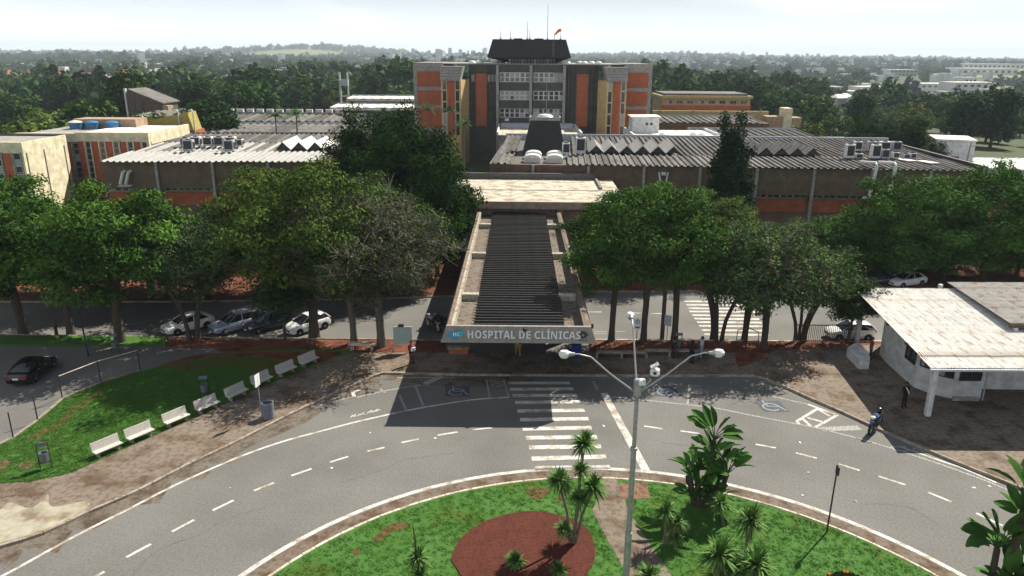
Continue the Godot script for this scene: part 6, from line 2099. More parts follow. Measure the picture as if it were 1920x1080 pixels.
# giant strelitzia: fans of broad paddle leaves on trunks
func paddle_leaf(b: MB, o: Vector3, d: Vector3, long: float, wide: float, droop: float, r: RandomNumberGenerator) -> void:
	var side := d.cross(Vector3.UP).normalized().rotated(d, r.randf_range(-0.7, 0.7))
	var n := side.cross(d).normalized()
	b.tint = Color(0.03, 0.08, 0.02).lerp(Color(0.08, 0.18, 0.04), r.randf())
	var cuts := 8
	var l0 := o
	var r0 := o
	var m0 := o
	for i in cuts:
		var t := float(i + 1) / cuts
		var m := o + d * long * t + Vector3.DOWN * droop * t * t
		var w := wide * pow(sin(PI * minf(0.08 + t * 0.9, 0.985)), 0.7)
		var torn := 0.72 if r.randf() < 0.25 else 1.0
		var l1 := m - side * w * torn + n * w * 0.35
		var r1 := m + side * w + n * w * 0.35
		b.quad(l0, m0, m, l1)
		b.quad(m0, r0, r1, m)
		l0 = l1.lerp(m, 0.12 if torn < 1.0 else 0.0)
		r0 = r1
		m0 = m


func strelitzia(label: String, at: Vector3, heads: Array, seed_: int) -> void:
	var r := RandomNumberGenerator.new()
	r.seed = seed_
	var o := thing("strelitzia_plant", label, "plant", at, 0.0, "giant strelitzias on the roundabout island")
	for q in heads:
		var top: Vector3 = q[0]
		var size: float = q[1]
		var fan: float = q[2]
		var b := MB.new()
		b.tube([Vector3(top.x * 0.5, 0, top.z * 0.5), Vector3(top.x * 0.8, top.y * 0.5, top.z * 0.8), top], [0.16, 0.13, 0.12], 8)
		for k in 7:
			var t := (k + 0.5) / 7.0
			var c := Vector3(top.x * (0.5 + 0.5 * t), top.y * t, top.z * (0.5 + 0.5 * t))
			var a := r.randf() * TAU
			b.tube([c, c + Vector3(cos(a), -0.3, sin(a)) * 0.3], [0.05, 0.01], 4)
		part("trunk", b.mesh(), M.bark, o)
		var n: int = q[3]
		for i in n:
			var t := (i + 0.5) / n - 0.5
			var e := 1.5 - absf(t) * 1.7
			var a := fan if t > 0 else fan + PI
			a += r.randf_range(-0.5, 0.5)
			var d := Vector3(cos(a) * cos(e), sin(e), sin(a) * cos(e))
			var stalk := top + d * size * r.randf_range(0.35, 0.6)
			b = MB.new()
			b.tinted = true
			b.tint = Color(0.05, 0.1, 0.03)
			b.tube([top, stalk], [0.03, 0.02], 5)
			var d2 := (d + Vector3(cos(a), -0.35, sin(a)) * (0.2 + absf(t) * 0.8)).normalized()
			paddle_leaf(b, stalk, d2, size * r.randf_range(0.85, 1.15), size * 0.24, size * 0.3 * absf(t) * 2.0, r)
			part("leaf", b.mesh(), M.blade, o)


func island_plants() -> void:
	yucca("tall branching yucca with five heads on the red earth bed", Vector3(2.8, 0.15, -28.61), [[Vector3(0.35, 5.0, 0.0), 0.78], [Vector3(0.25, 3.7, 0.05), 0.55], [Vector3(-0.7, 3.2, 0.05), 0.8], [Vector3(0.8, 2.9, 0.1), 0.85], [Vector3(0.2, 2.5, 0.4), 0.62], [Vector3(-0.4, 0.75, 0.1), 0.6]], 3)
	yucca("low yucca tuft on the red earth bed, left one", Vector3(0.21, 0.15, -27.04), [[Vector3(0, 0.2, 0), 0.6]], 5)
	yucca("low yucca tuft on the red earth bed, right one", Vector3(2.01, 0.15, -26.54), [[Vector3(0, 0.15, 0), 0.55]], 6)
	yucca("yucca with a bare flower stalk left of the red earth bed", Vector3(-3.8, 0.14, -26.16), [[Vector3(0, 1.0, 0), 0.65], [Vector3(0.1, 0.35, 0.2), 0.5]], 7)
	var b := MB.new()
	b.tube([Vector3.ZERO, Vector3(0.02, 0.9, 0), Vector3(-0.06, 1.7, 0)], [0.05, 0.04, 0.02], 6)
	tag(single("flower_stalk", b.mesh(), M.iron_brown, Transform3D(Basis.IDENTITY, Vector3(-3.8, 0.14, -26.16) + Vector3(-0.12, 0.9, 0))), "bare dark flower stalk rising from the left yucca", "stalk")
	yucca("pale yucca beside the island path", Vector3(6.91, 0.14, -28.58), [[Vector3(-0.05, 1.7, 0), 0.72], [Vector3(0.5, 1.25, 0.1), 0.6], [Vector3(0.4, 0.45, 0.2), 0.5]], 8)
	yucca("yucca below the big-leaved strelitzia, between path and kerb", Vector3(9.97, 0.14, -30.01), [[Vector3(-0.3, 1.15, 0.0), 0.75]], 9)
	yucca("tall round-headed yucca right of the group", Vector3(10.31, 0.14, -27.86), [[Vector3(0.05, 1.75, 0), 0.98]], 10)
	yucca("large dark round yucca in front of the group", Vector3(8.56, 0.14, -25.84), [[Vector3(-0.05, 1.5, 0), 1.05]], 11)
	yucca("yucca at the bottom edge, right of the dark round one", Vector3(9.91, 0.14, -25.41), [[Vector3(0, 1.35, 0), 1.0], [Vector3(-0.7, 1.1, -0.2), 0.7]], 12)
	yucca("yucca cut by the bottom edge beside the lamp post", Vector3(5.65, 0.14, -25.43), [[Vector3(0, 0.75, 0), 0.8]], 13)
	strelitzia("big-leaved strelitzia clump behind the yuccas", Vector3(9.4, 0.14, -31.74), [[Vector3(0.25, 3.5, 0), 1.15, 0.9, 9], [Vector3(0.2, 2.7, 0.2), 1.0, 0.3, 8], [Vector3(-0.8, 1.75, 0.1), 0.85, 0.2, 8], [Vector3(-0.45, 2.1, 0.0), 0.8, 0.9, 6], [Vector3(1.0, 1.75, 0.1), 1.1, -0.1, 9], [Vector3(0.65, 2.2, 0.0), 0.85, 0.5, 6], [Vector3(0.1, 1.7, 0.3), 1.0, 1.2, 9], [Vector3(-0.4, 1.1, 0.3), 0.95, 0.6, 9], [Vector3(0.6, 1.1, 0.2), 1.0, 2.2, 9], [Vector3(-0.6, 0.4, 0.2), 0.8, 0.4, 8], [Vector3(0.7, 0.4, 0.2), 0.85, 0.9, 8], [Vector3(0.1, 0.6, 0.4), 0.9, 1.7, 8]], 3)
	strelitzia("tall strelitzia at the right edge with huge paddle leaves", Vector3(19.5, 0.14, -25.24), [[Vector3(0.5, 4.6, 0), 1.2, 1.4, 8], [Vector3(0.5, 3.6, 0.1), 1.0, 0.9, 7], [Vector3(-0.2, 2.3, 0), 1.45, 0.1, 10], [Vector3(0.8, 1.6, 0.2), 1.25, 0.9, 10], [Vector3(0.2, 1.1, 0.5), 1.2, 2.0, 10], [Vector3(0.3, 0.5, 0.3), 1.0, 0.6, 9]], 5)
	# orange flowers at the bottom edge
	var o := thing("flower_clump", "dark clump with orange flowers at the bottom edge", "flowers", Vector3(13.86, 0.14, -26.02))
	var r := RandomNumberGenerator.new()
	r.seed = 2
	b = MB.new()
	b.tinted = true
	var f := MB.new()
	for i in 60:
		var a := r.randf() * TAU
		var c := Vector3(cos(a) * 0.7 * sqrt(r.randf()), r.randf_range(0.05, 0.3), sin(a) * 0.35)
		b.tint = Color(0.02, 0.05, 0.02).lerp(Color(0.05, 0.09, 0.03), r.randf())
		b.quad(c + Vector3(-0.12, 0, 0), c + Vector3(0, -0.05, 0.05), c + Vector3(0.12, 0.04, 0), c + Vector3(0, 0.1, -0.05))
		if i % 5 == 0:
			f.quad(c + Vector3(-0.07, 0.16, 0), c + Vector3(0, 0.12, 0.06), c + Vector3(0.07, 0.17, 0), c + Vector3(0, 0.22, -0.05))
	part("leaves", b.mesh(), M.blade, o)
	part("flowers", f.mesh(), M.orange_cloth, o)


# woods behind: single trees up to a few hundred metres, then one mass
func woods() -> void:
	var r := RandomNumberGenerator.new()
	r.seed = 33
	var kinds := [["far_a", "mid green round tree in the woods behind the hospital"], ["far_b", "dark green tall tree in the woods behind the hospital"], ["far_c", "pale olive spreading tree in the woods behind the hospital"]]
	var made := 0
	var tries := 0
	while made < 250 and tries < 4000:
		tries += 1
		var d := r.randf_range(190, 420)
		var x := d * r.randf_range(-0.74, 0.74)
		if built_over(x, -d, 9.0) or field_at(x, -d) > 0.1:
			continue
		var k: Array = kinds[r.randi() % 3]
		var leaf_m: String = ["leaf", "leaf_blue", "leaf_gold", "leaf_dark"][r.randi() % 4]
		if x < 0 and r.randf() < 0.4:
			k = kinds[1]
		var s := r.randf_range(0.6, 1.35)
		tree("woodland_tree", k[1], k[0], Vector3(x, lie(x, -d) - 0.2, -d), Vector3(s, s * r.randf_range(0.85, 1.15), s), r.randf() * TAU, k[1].replace("tree in", "trees in"), leaf_m)
		made += 1
	for half in 2:
		var at := []
		for i in 15000:
			var d := 300.0 * pow(20.0, pow(r.randf(), 0.8))
			var x := d * r.randf_range(-0.86, 0.86)
			if field_at(x, -d) > 0.1 or built_over(x, -d, 12.0):
				continue
			var s := r.randf_range(0.5, 1.15) * (1.0 + d / 5000.0)
			if r.randf() < 0.12:
				s *= 1.45
			at.append(Transform3D(Basis(Vector3.UP, r.randf() * TAU).scaled(Vector3(s, s * r.randf_range(0.8, 1.2), s)), Vector3(x, lie(x, -d) - 1.0, -d)))
		var mm := MultiMesh.new()
		mm.transform_format = MultiMesh.TRANSFORM_3D
		mm.use_colors = true
		mm.mesh = shapes["wood_a" if half == 0 else "wood_b"][1]
		mm.instance_count = at.size()
		for i in at.size():
			mm.set_instance_transform(i, at[i])
			var k := r.randf_range(0.65, 1.5)
			mm.set_instance_color(i, Color(k * r.randf_range(0.75, 1.1), k, k * r.randf_range(0.85, 1.25)))
		var o := MultiMeshInstance3D.new()
		o.name = "far_woods" if half == 0 else "far_woods_001"
		o.multimesh = mm
		o.material_override = M.leaf_dark
		add_child(o)
		tag(o, "dark far-off woods covering the land to the horizon" if half == 0 else "paler far-off woods among the dark ones to the horizon", "woods", "", "stuff")


var plots := []


func built_over(x: float, z: float, room: float) -> bool:
	for q in plots:
		var line: float = q.x * minf(1.0, z / (q.z0 + 12.0)) if q.z0 < -240.0 else q.x
		if absf(x - line) < q.w + room and z > q.z0 - room and z < q.z1 + room * 2.6:
			return true
	return false


# ---------------------------------------------------------------- cars and motorcycles

# a skin over rows of points, smoothly shaded
func skin(b: MB, rows: Array, looped: bool) -> void:
	var n: int = rows[0].size()
	var norm := []
	for i in rows.size():
		var line := []
		for j in n:
			var du: Vector3 = rows[mini(i + 1, rows.size() - 1)][j] - rows[maxi(i - 1, 0)][j]
			var j1 := (j + 1) % n if looped else mini(j + 1, n - 1)
			var j0 := (j - 1 + n) % n if looped else maxi(j - 1, 0)
			var dv: Vector3 = rows[i][j1] - rows[i][j0]
			line.append(du.cross(dv).normalized())
		norm.append(line)
	for i in rows.size() - 1:
		for j in (n if looped else n - 1):
			var k := (j + 1) % n
			for q in [[i, j], [i + 1, k], [i + 1, j], [i, j], [i, k], [i + 1, k]]:
				b.put(rows[q[0]][q[1]], norm[q[0]][q[1]])


# profile: list of [x, belt height, half width, sill height]; cabin: [x, roof height or belt, half width]
func car(called: String, label: String, at: Vector3, dir: Vector3, paint: Material, style: String, group := "") -> void:
	var o := thing(called, label, "car", at, atan2(-dir.z, dir.x), group)
	o.scale = Vector3.ONE * 0.9
	var key := "car_" + style
	if not shapes.has(key):
		var body := []
		var roof := []
		if style == "sedan":
			body = [[-2.25, 0.62, 0.62, 0.42], [-2.2, 0.86, 0.74, 0.28], [-1.95, 0.98, 0.83, 0.24], [-1.3, 1.0, 0.86, 0.2], [0.2, 0.95, 0.87, 0.2], [0.95, 0.93, 0.87, 0.2], [1.6, 0.86, 0.85, 0.22], [2.05, 0.74, 0.76, 0.24], [2.22, 0.58, 0.6, 0.34]]
			roof = [[-1.75, 1.0, 0.7], [-1.1, 1.4, 0.56], [-0.3, 1.47, 0.58], [0.25, 1.43, 0.58], [1.1, 0.95, 0.72]]
		elif style == "hatch":
			body = [[-1.98, 0.6, 0.7, 0.42], [-1.94, 0.98, 0.78, 0.28], [-1.6, 1.02, 0.84, 0.24], [-0.8, 1.0, 0.86, 0.2], [0.3, 0.97, 0.86, 0.2], [1.0, 0.96, 0.86, 0.2], [1.5, 0.88, 0.83, 0.22], [1.85, 0.76, 0.74, 0.24], [2.0, 0.6, 0.58, 0.34]]
			roof = [[-1.93, 1.0, 0.7], [-1.5, 1.42, 0.58], [-0.6, 1.53, 0.6], [0.1, 1.48, 0.6], [1.05, 0.97, 0.72]]
		else:
			body = [[-2.3, 0.6, 0.72, 0.44], [-2.26, 1.0, 0.82, 0.34], [-1.9, 1.06, 0.88, 0.3], [-1.0, 1.06, 0.9, 0.26], [0.3, 1.02, 0.9, 0.26], [1.0, 1.0, 0.9, 0.26], [1.65, 0.94, 0.87, 0.28], [2.1, 0.84, 0.78, 0.3], [2.28, 0.64, 0.62, 0.4]]
			roof = [[-2.24, 1.04, 0.74], [-2.0, 1.58, 0.62], [-0.9, 1.68, 0.64], [0.15, 1.62, 0.64], [1.1, 1.02, 0.76]]
		var b := MB.new()
		var rows := []
		for s in body:
			var x: float = s[0]
			var t: float = s[1]
			var w: float = s[2]
			var u: float = s[3]
			rows.append([Vector3(x, u, -w * 0.86), Vector3(x, u + 0.1, -w), Vector3(x, lerpf(u, t, 0.6), -w * 1.02), Vector3(x, t - 0.07, -w * 0.97), Vector3(x, t, -w * 0.86), Vector3(x, t + 0.03, 0), Vector3(x, t, w * 0.86), Vector3(x, t - 0.07, w * 0.97), Vector3(x, lerpf(u, t, 0.6), w * 1.02), Vector3(x, u + 0.1, w), Vector3(x, u, w * 0.86)])
		skin(b, rows, true)
		for e in [0, rows.size() - 1]:
			var mid := Vector3(body[e][0], (body[e][1] + body[e][3]) / 2, 0)
			for j in 11:
				var p: Vector3 = rows[e][j]
				var q: Vector3 = rows[e][(j + 1) % 11]
				if e == 0:
					b.tri(mid, q, p)
				else:
					b.tri(mid, p, q)
		shapes[key] = b.mesh()
		# glass house, then the roof skin over it
		b = MB.new()
		rows = []
		for s in roof:
			var x: float = s[0]
			var t: float = s[1]
			var w: float = s[2]
			var low := 0.9
			var wl: float = 0.78 if style != "wagon" else 0.82
			var edge := absf(x - roof[0][0]) < 0.01 or absf(x - roof[-1][0]) < 0.01
			rows.append([Vector3(x, low, -wl if not edge else -w), Vector3(x, t, -w), Vector3(x, t + (0.02 if not edge else 0.0), 0), Vector3(x, t, w), Vector3(x, low, wl if not edge else w)])
		skin(b, rows, false)
		shapes[key + "_glass"] = b.mesh()
		b = MB.new()
		rows = []
		for i in range(1, 4):
			var s: Array = roof[i]
			var w: float = s[2] + 0.015
			var x: float = s[0]
			rows.append([Vector3(x, s[1] - 0.06, -w - 0.012), Vector3(x, s[1] + 0.012, -w + 0.04), Vector3(x, s[1] + 0.035, 0), Vector3(x, s[1] + 0.012, w - 0.04), Vector3(x, s[1] - 0.06, w + 0.012)])
		skin(b, rows, false)
		shapes[key + "_roof"] = b.mesh()
		# screen and door pillars
		b = MB.new()
		for s in [-1.0, 1.0]:
			b.tube([Vector3(roof[4][0], 0.93, s * 0.75), Vector3(roof[3][0], roof[3][1], s * roof[3][2])], [0.035, 0.03], 5)
			b.tube([Vector3(roof[0][0], 0.98, s * 0.72), Vector3(roof[1][0], roof[1][1], s * roof[1][2])], [0.06, 0.05], 5)
			b.tube([Vector3(-0.25, 0.95, s * 0.795), Vector3(-0.3, roof[2][1], s * (roof[2][2] + 0.01))], [0.035, 0.03], 5)
		shapes[key + "_pillar"] = b.mesh()
		shapes[key + "_at"] = [body, roof]
	var mesh_body := part("body", shapes[key], paint, o)
	part("windows", shapes[key + "_glass"], M.car_glass, o)
	part("roof", shapes[key + "_roof"], paint, o)
	part("pillars", shapes[key + "_pillar"], paint, o)
	var body: Array = shapes[key + "_at"][0]
	var front: Array = body[-2]
	var rear: Array = body[1]
	var wheel_y := 0.31 if style != "wagon" else 0.35
	for x in [-1.3 if style != "hatch" else -1.25, 1.32 if style != "hatch" else 1.25]:
		for s in [-1.0, 1.0]:
			var wn := Basis(Vector3.RIGHT, s * PI / 2)
			if not shapes.has("tyre%.2f" % wheel_y):
				var t := MB.new()
				t.lathe(Vector3.ZERO, [Vector2(wheel_y * 0.62, 0.1), Vector2(wheel_y * 0.95, 0.1), Vector2(wheel_y, 0.06), Vector2(wheel_y, -0.08), Vector2(wheel_y * 0.6, -0.1)], 20)
				shapes["tyre%.2f" % wheel_y] = t.mesh()
				t = MB.new()
				t.lathe(Vector3.ZERO, [Vector2(wheel_y * 0.64, 0.085), Vector2(wheel_y * 0.5, 0.06), Vector2(0.06, 0.09), Vector2(0, 0.09)], 16)
				shapes["rim%.2f" % wheel_y] = t.mesh()
				t = MB.new()
				t.lathe(Vector3.ZERO, [Vector2(wheel_y * 1.16, 0.0), Vector2(wheel_y * 1.16, 0.018), Vector2(0.0, 0.018)], 20)
				shapes["arch%.2f" % wheel_y] = t.mesh()
			var wheel := part("wheel", shapes["tyre%.2f" % wheel_y], M.tyre, o, Transform3D(wn, Vector3(x, wheel_y, s * 0.8)))
			part("rim", shapes["rim%.2f" % wheel_y], M.rim, wheel)
			part("wheel_arch", shapes["arch%.2f" % wheel_y], M.tyre, o, Transform3D(wn, Vector3(x, wheel_y + 0.03, s * 0.862)))
	for s in [-1.0, 1.0]:
		var b := MB.new()
		b.bevel(Vector3.ZERO, Vector3(0.28, 0.16, 0.34), 0.05)
		part("headlight", b.mesh(), M.headlight, o, Transform3D(Basis(Vector3.UP, -s * 0.5), Vector3(front[0] - 0.06, front[1] - 0.1, s * front[2] * 0.8)))
		b = MB.new()
		b.bevel(Vector3.ZERO, Vector3(0.14, 0.2, 0.3), 0.04)
		part("tail_light", b.mesh(), M.tail_red, o, Transform3D(Basis(Vector3.UP, s * 0.3), Vector3(rear[0] + 0.02, rear[1] - 0.1, s * rear[2] * 0.84)))
		b = MB.new()
		b.bevel(Vector3(0.72, 1.0, s * 0.97), Vector3(0.12, 0.13, 0.2), 0.03)
		part("mirror", b.mesh(), paint, o)
		for x in [-0.75, 0.25]:
			b = MB.new()
			b.box(Vector3(x, 0.82, s * 0.885), Vector3(0.18, 0.035, 0.04))
			part("door_handle", b.mesh(), M.rim, o)
	boxed("grille", Vector3(front[0] + 0.12, 0.52, 0), Vector3(0.16, 0.14, 0.9), M.metal_dark, o)
	boxed("number_plate", Vector3(front[0] + 0.19, 0.42, 0), Vector3(0.06, 0.12, 0.4), M.sign_white, o)
	boxed("number_plate", Vector3(rear[0] - 0.07, 0.66, 0), Vector3(0.06, 0.13, 0.4), M.sign_white, o)
	if style == "wagon":
		for s in [-1.0, 1.0]:
			boxed("roof_rail", Vector3(-0.9, 1.72, s * 0.56), Vector3(2.0, 0.05, 0.05), M.rim, o)


func park(called: String, label: String, f: Vector3, r: Vector3, away: float, paint: Material, style: String, group: String) -> void:
	var dir := (f - r) * Vector3(1, 0, 1)
	dir = dir.normalized()
	var side := Vector3(dir.z, 0, -dir.x) * away
	car(called, label, (f + r) * 0.5 + side * 0.7, dir, paint, style, group)


func cars() -> void:
	var g := "cars parked at the street"
	park("parked_car", "white sedan parked aslant under the left trees", Vector3(-26.02, 0, -54.56), Vector3(-24.47, 0, -56.14), -1.0, M.car_white, "sedan", g)
	park("parked_car", "silver-blue estate car with roof rails beside the white sedan", Vector3(-22.29, 0, -54.62), Vector3(-20.65, 0, -56.21), -1.0, M.car_silver, "wagon", g)
	park("parked_car", "dark navy car between the silver estate and the white hatchback", Vector3(-19.92, 0, -54.9), Vector3(-18.29, 0, -56.5), -1.0, M.car_navy, "hatch", g)
	park("parked_car", "white hatchback parked aslant nearest the canopy", Vector3(-16.53, 0, -54.6), Vector3(-15.04, 0, -56.18), -1.0, M.car_white, "hatch", g)
	park("driving_car", "black sedan on the side road at the left edge", Vector3(-32.01, 0, -48.48), Vector3(-31.81, 0, -45.36), 1.0, M.car_black, "sedan", "")
	park("parked_car", "white car behind the iron railing next to the kiosk", Vector3(25.1, 0, -54.15), Vector3(27.86, 0, -54.19), -1.0, M.car_white, "hatch", g)
	park("parked_car", "dark blue car half hidden by trees above the kiosk roof", Vector3(34.21, 0, -68.11), Vector3(36.69, 0, -69.02), -1.0, M.car_navy, "sedan", g)
	park("parked_car", "white car half hidden above the kiosk roof", Vector3(37.19, 0, -68.17), Vector3(39.61, 0, -69.08), -1.0, M.car_white, "sedan", g)


func motorcycle(label: String, at: Vector3, turn: float, paint: Material, helmet: bool) -> void:
	var o := thing("motorcycle", label, "motorcycle", at, turn, "parked motorcycles")
	o.scale = Vector3.ONE * 1.22
	for x in [-0.68, 0.68]:
		var b := MB.new()
		b.lathe(Vector3.ZERO, [Vector2(0.24, 0.05), Vector2(0.3, 0.05), Vector2(0.32, 0.0), Vector2(0.3, -0.05), Vector2(0.24, -0.05)], 20)
		var w := part("wheel", b.mesh(), M.tyre, o, Transform3D(Basis(Vector3.RIGHT, PI / 2), Vector3(x, 0.32, 0)))
		b = MB.new()
		b.lathe(Vector3.ZERO, [Vector2(0.25, 0.02), Vector2(0.05, 0.05), Vector2(0.05, -0.05), Vector2(0.25, -0.02)], 14)
		part("rim", b.mesh(), M.rim, w)
	var f := MB.new()
	f.tube([Vector3(0.68, 0.32, 0.09), Vector3(0.45, 0.95, 0.09)], [0.03, 0.03], 6)
	f.tube([Vector3(0.68, 0.32, -0.09), Vector3(0.45, 0.95, -0.09)], [0.03, 0.03], 6)
	f.tube([Vector3(0.45, 0.85, 0), Vector3(0.0, 0.5, 0), Vector3(-0.68, 0.32, 0.08)], [0.04, 0.05, 0.03], 6)
	part("frame", f.mesh(), M.metal_dark, o)
	f = MB.new()
	f.bevel(Vector3(0.0, 0.42, 0), Vector3(0.42, 0.36, 0.28), 0.06)
	part("engine", f.mesh(), M.metal_dark, o)
	f = MB.new()
	f.bevel(Vector3(0.16, 0.8, 0), Vector3(0.5, 0.24, 0.28), 0.08, Basis(Vector3.BACK, 0.15))
	part("fuel_tank", f.mesh(), paint, o)
	f = MB.new()
	f.bevel(Vector3(-0.38, 0.78, 0), Vector3(0.72, 0.12, 0.24), 0.04)
	part("seat", f.mesh(), M.tyre, o)
	f = MB.new()
	f.bevel(Vector3(-0.62, 0.66, 0), Vector3(0.4, 0.14, 0.2), 0.04)
	part("rear_cowl", f.mesh(), paint, o)
	f = MB.new()
	f.bevel(Vector3(0.66, 0.66, 0), Vector3(0.36, 0.06, 0.14), 0.02, Basis(Vector3.BACK, -0.2))
	part("mudguard", f.mesh(), paint, o)
	f = MB.new()
	f.tube([Vector3(0.34, 1.04, -0.36), Vector3(0.45, 1.0, 0), Vector3(0.34, 1.04, 0.36)], [0.018, 0.018, 0.018], 6)
	part("handlebar", f.mesh(), M.metal_dark, o)
	f = MB.new()
	f.lathe(Vector3(0.58, 0.9, 0), [Vector2(0.0, -0.09), Vector2(0.1, -0.06), Vector2(0.11, 0.03), Vector2(0.0, 0.08)], 12)
	part("headlight", f.mesh(), M.headlight, o)
	f = MB.new()
	f.tube([Vector3(0.05, 0.28, 0.14), Vector3(-0.3, 0.26, 0.16), Vector3(-0.8, 0.36, 0.17)], [0.03, 0.045, 0.05], 8)
	part("exhaust", f.mesh(), M.rim, o)
	if helmet:
		f = MB.new()
		f.lathe(Vector3.ZERO, [Vector2(0.1, -0.12), Vector2(0.145, -0.04), Vector2(0.14, 0.05), Vector2(0.09, 0.13), Vector2(0.0, 0.15)], 14)
		var hm := single("helmet", f.mesh(), M.car_black, o.transform.translated_local(Vector3(-0.28, 0.96, 0)))
		tag(hm, "black helmet resting on the blue motorcycle's seat", "helmet")


# ---------------------------------------------------------------- people

# bones: [from, to, radius, radius, colour]
func flesh(b: MB, bones: Array, cell: float, blend: float) -> void:
	var lo := Vector3.ONE * 1e9
	var hi := -lo
	for q in bones:
		for e in 2:
			var rr: float = q[2 + e]
			lo = lo.min(q[e] - Vector3.ONE * (rr + cell * 2))
			hi = hi.max(q[e] + Vector3.ONE * (rr + cell * 2))
	var n := Vector3i(((hi - lo) / cell).ceil()) + Vector3i.ONE
	var val := PackedFloat32Array()
	val.resize(n.x * n.y * n.z)
	val.fill(1.0)
	var who := PackedInt32Array()
	who.resize(val.size())
	var near := PackedFloat32Array()
	near.resize(val.size())
	near.fill(1e9)
	for bi in bones.size():
		var q: Array = bones[bi]
		var a: Vector3 = q[0]
		var d: Vector3 = q[1] - a
		var dd := maxf(d.length_squared(), 1e-8)
		var pad := maxf(q[2], q[3]) + cell * 2.0 + blend
		var i0 := Vector3i(((a.min(q[1]) - lo - Vector3.ONE * pad) / cell).floor()).clamp(Vector3i.ZERO, n - Vector3i.ONE)
		var i1 := Vector3i(((a.max(q[1]) - lo + Vector3.ONE * pad) / cell).ceil()).clamp(Vector3i.ZERO, n - Vector3i.ONE)
		for z in range(i0.z, i1.z + 1):
			for y in range(i0.y, i1.y + 1):
				var at := (z * n.y + y) * n.x
				for x in range(i0.x, i1.x + 1):
					var p := lo + Vector3(x, y, z) * cell - a
					var t := clampf(p.dot(d) / dd, 0.0, 1.0)
					var v: float = (p - d * t).length() - lerpf(q[2], q[3], t)
					var old := val[at + x]
					var h := maxf(blend - absf(old - v), 0.0) / blend
					val[at + x] = minf(old, v) - h * h * blend * 0.25
					if v < near[at + x]:
						near[at + x] = v
						who[at + x] = bi
	var idx := {}
	var pts := []
	var cols := []
	var norms := []
	for z in n.z - 1:
		for y in n.y - 1:
			for x in n.x - 1:
				var at := (z * n.y + y) * n.x + x
				var inside := 0
				var vs := [val[at], val[at + 1], val[at + n.x], val[at + n.x + 1], val[at + n.x * n.y], val[at + n.x * n.y + 1], val[at + n.x * n.y + n.x], val[at + n.x * n.y + n.x + 1]]
				for v in vs:
					if v < 0.0:
						inside += 1
				if inside == 0 or inside == 8:
					continue
				var sum := Vector3.ZERO
				var cnt := 0
				for e in [[0, 1], [2, 3], [4, 5], [6, 7], [0, 2], [1, 3], [4, 6], [5, 7], [0, 4], [1, 5], [2, 6], [3, 7]]:
					var va: float = vs[e[0]]
					var vb: float = vs[e[1]]
					if (va < 0.0) != (vb < 0.0):
						var t := va / (va - vb)
						var pa := Vector3(e[0] & 1, (e[0] >> 1) & 1, e[0] >> 2)
						var pb := Vector3(e[1] & 1, (e[1] >> 1) & 1, e[1] >> 2)
						sum += pa.lerp(pb, t)
						cnt += 1
				idx[at] = pts.size()
				pts.append(lo + (Vector3(x, y, z) + sum / cnt) * cell)
				norms.append(Vector3(vs[1] + vs[3] + vs[5] + vs[7] - vs[0] - vs[2] - vs[4] - vs[6], vs[2] + vs[3] + vs[6] + vs[7] - vs[0] - vs[1] - vs[4] - vs[5], vs[4] + vs[5] + vs[6] + vs[7] - vs[0] - vs[1] - vs[2] - vs[3]).normalized())
				cols.append(bones[who[at]][4])
	var step := [1, n.x, n.x * n.y]
	for at in idx:
		for ax in 3:
			var s: int = step[ax]
			var u: int = step[(ax + 1) % 3]
			var w: int = step[(ax + 2) % 3]
			if (val[at] < 0.0) == (val[at + s] < 0.0):
				continue
			if not (idx.has(at - u) and idx.has(at - w) and idx.has(at - u - w)):
				continue
			var q := [idx[at], idx[at - u], idx[at - u - w], idx[at - w]]
			if val[at] >= 0.0:
				q = [q[3], q[2], q[1], q[0]]
			for k in [0, 2, 1, 0, 3, 2]:
				b.tint = cols[q[k]]
				b.put(pts[q[k]], norms[q[k]])


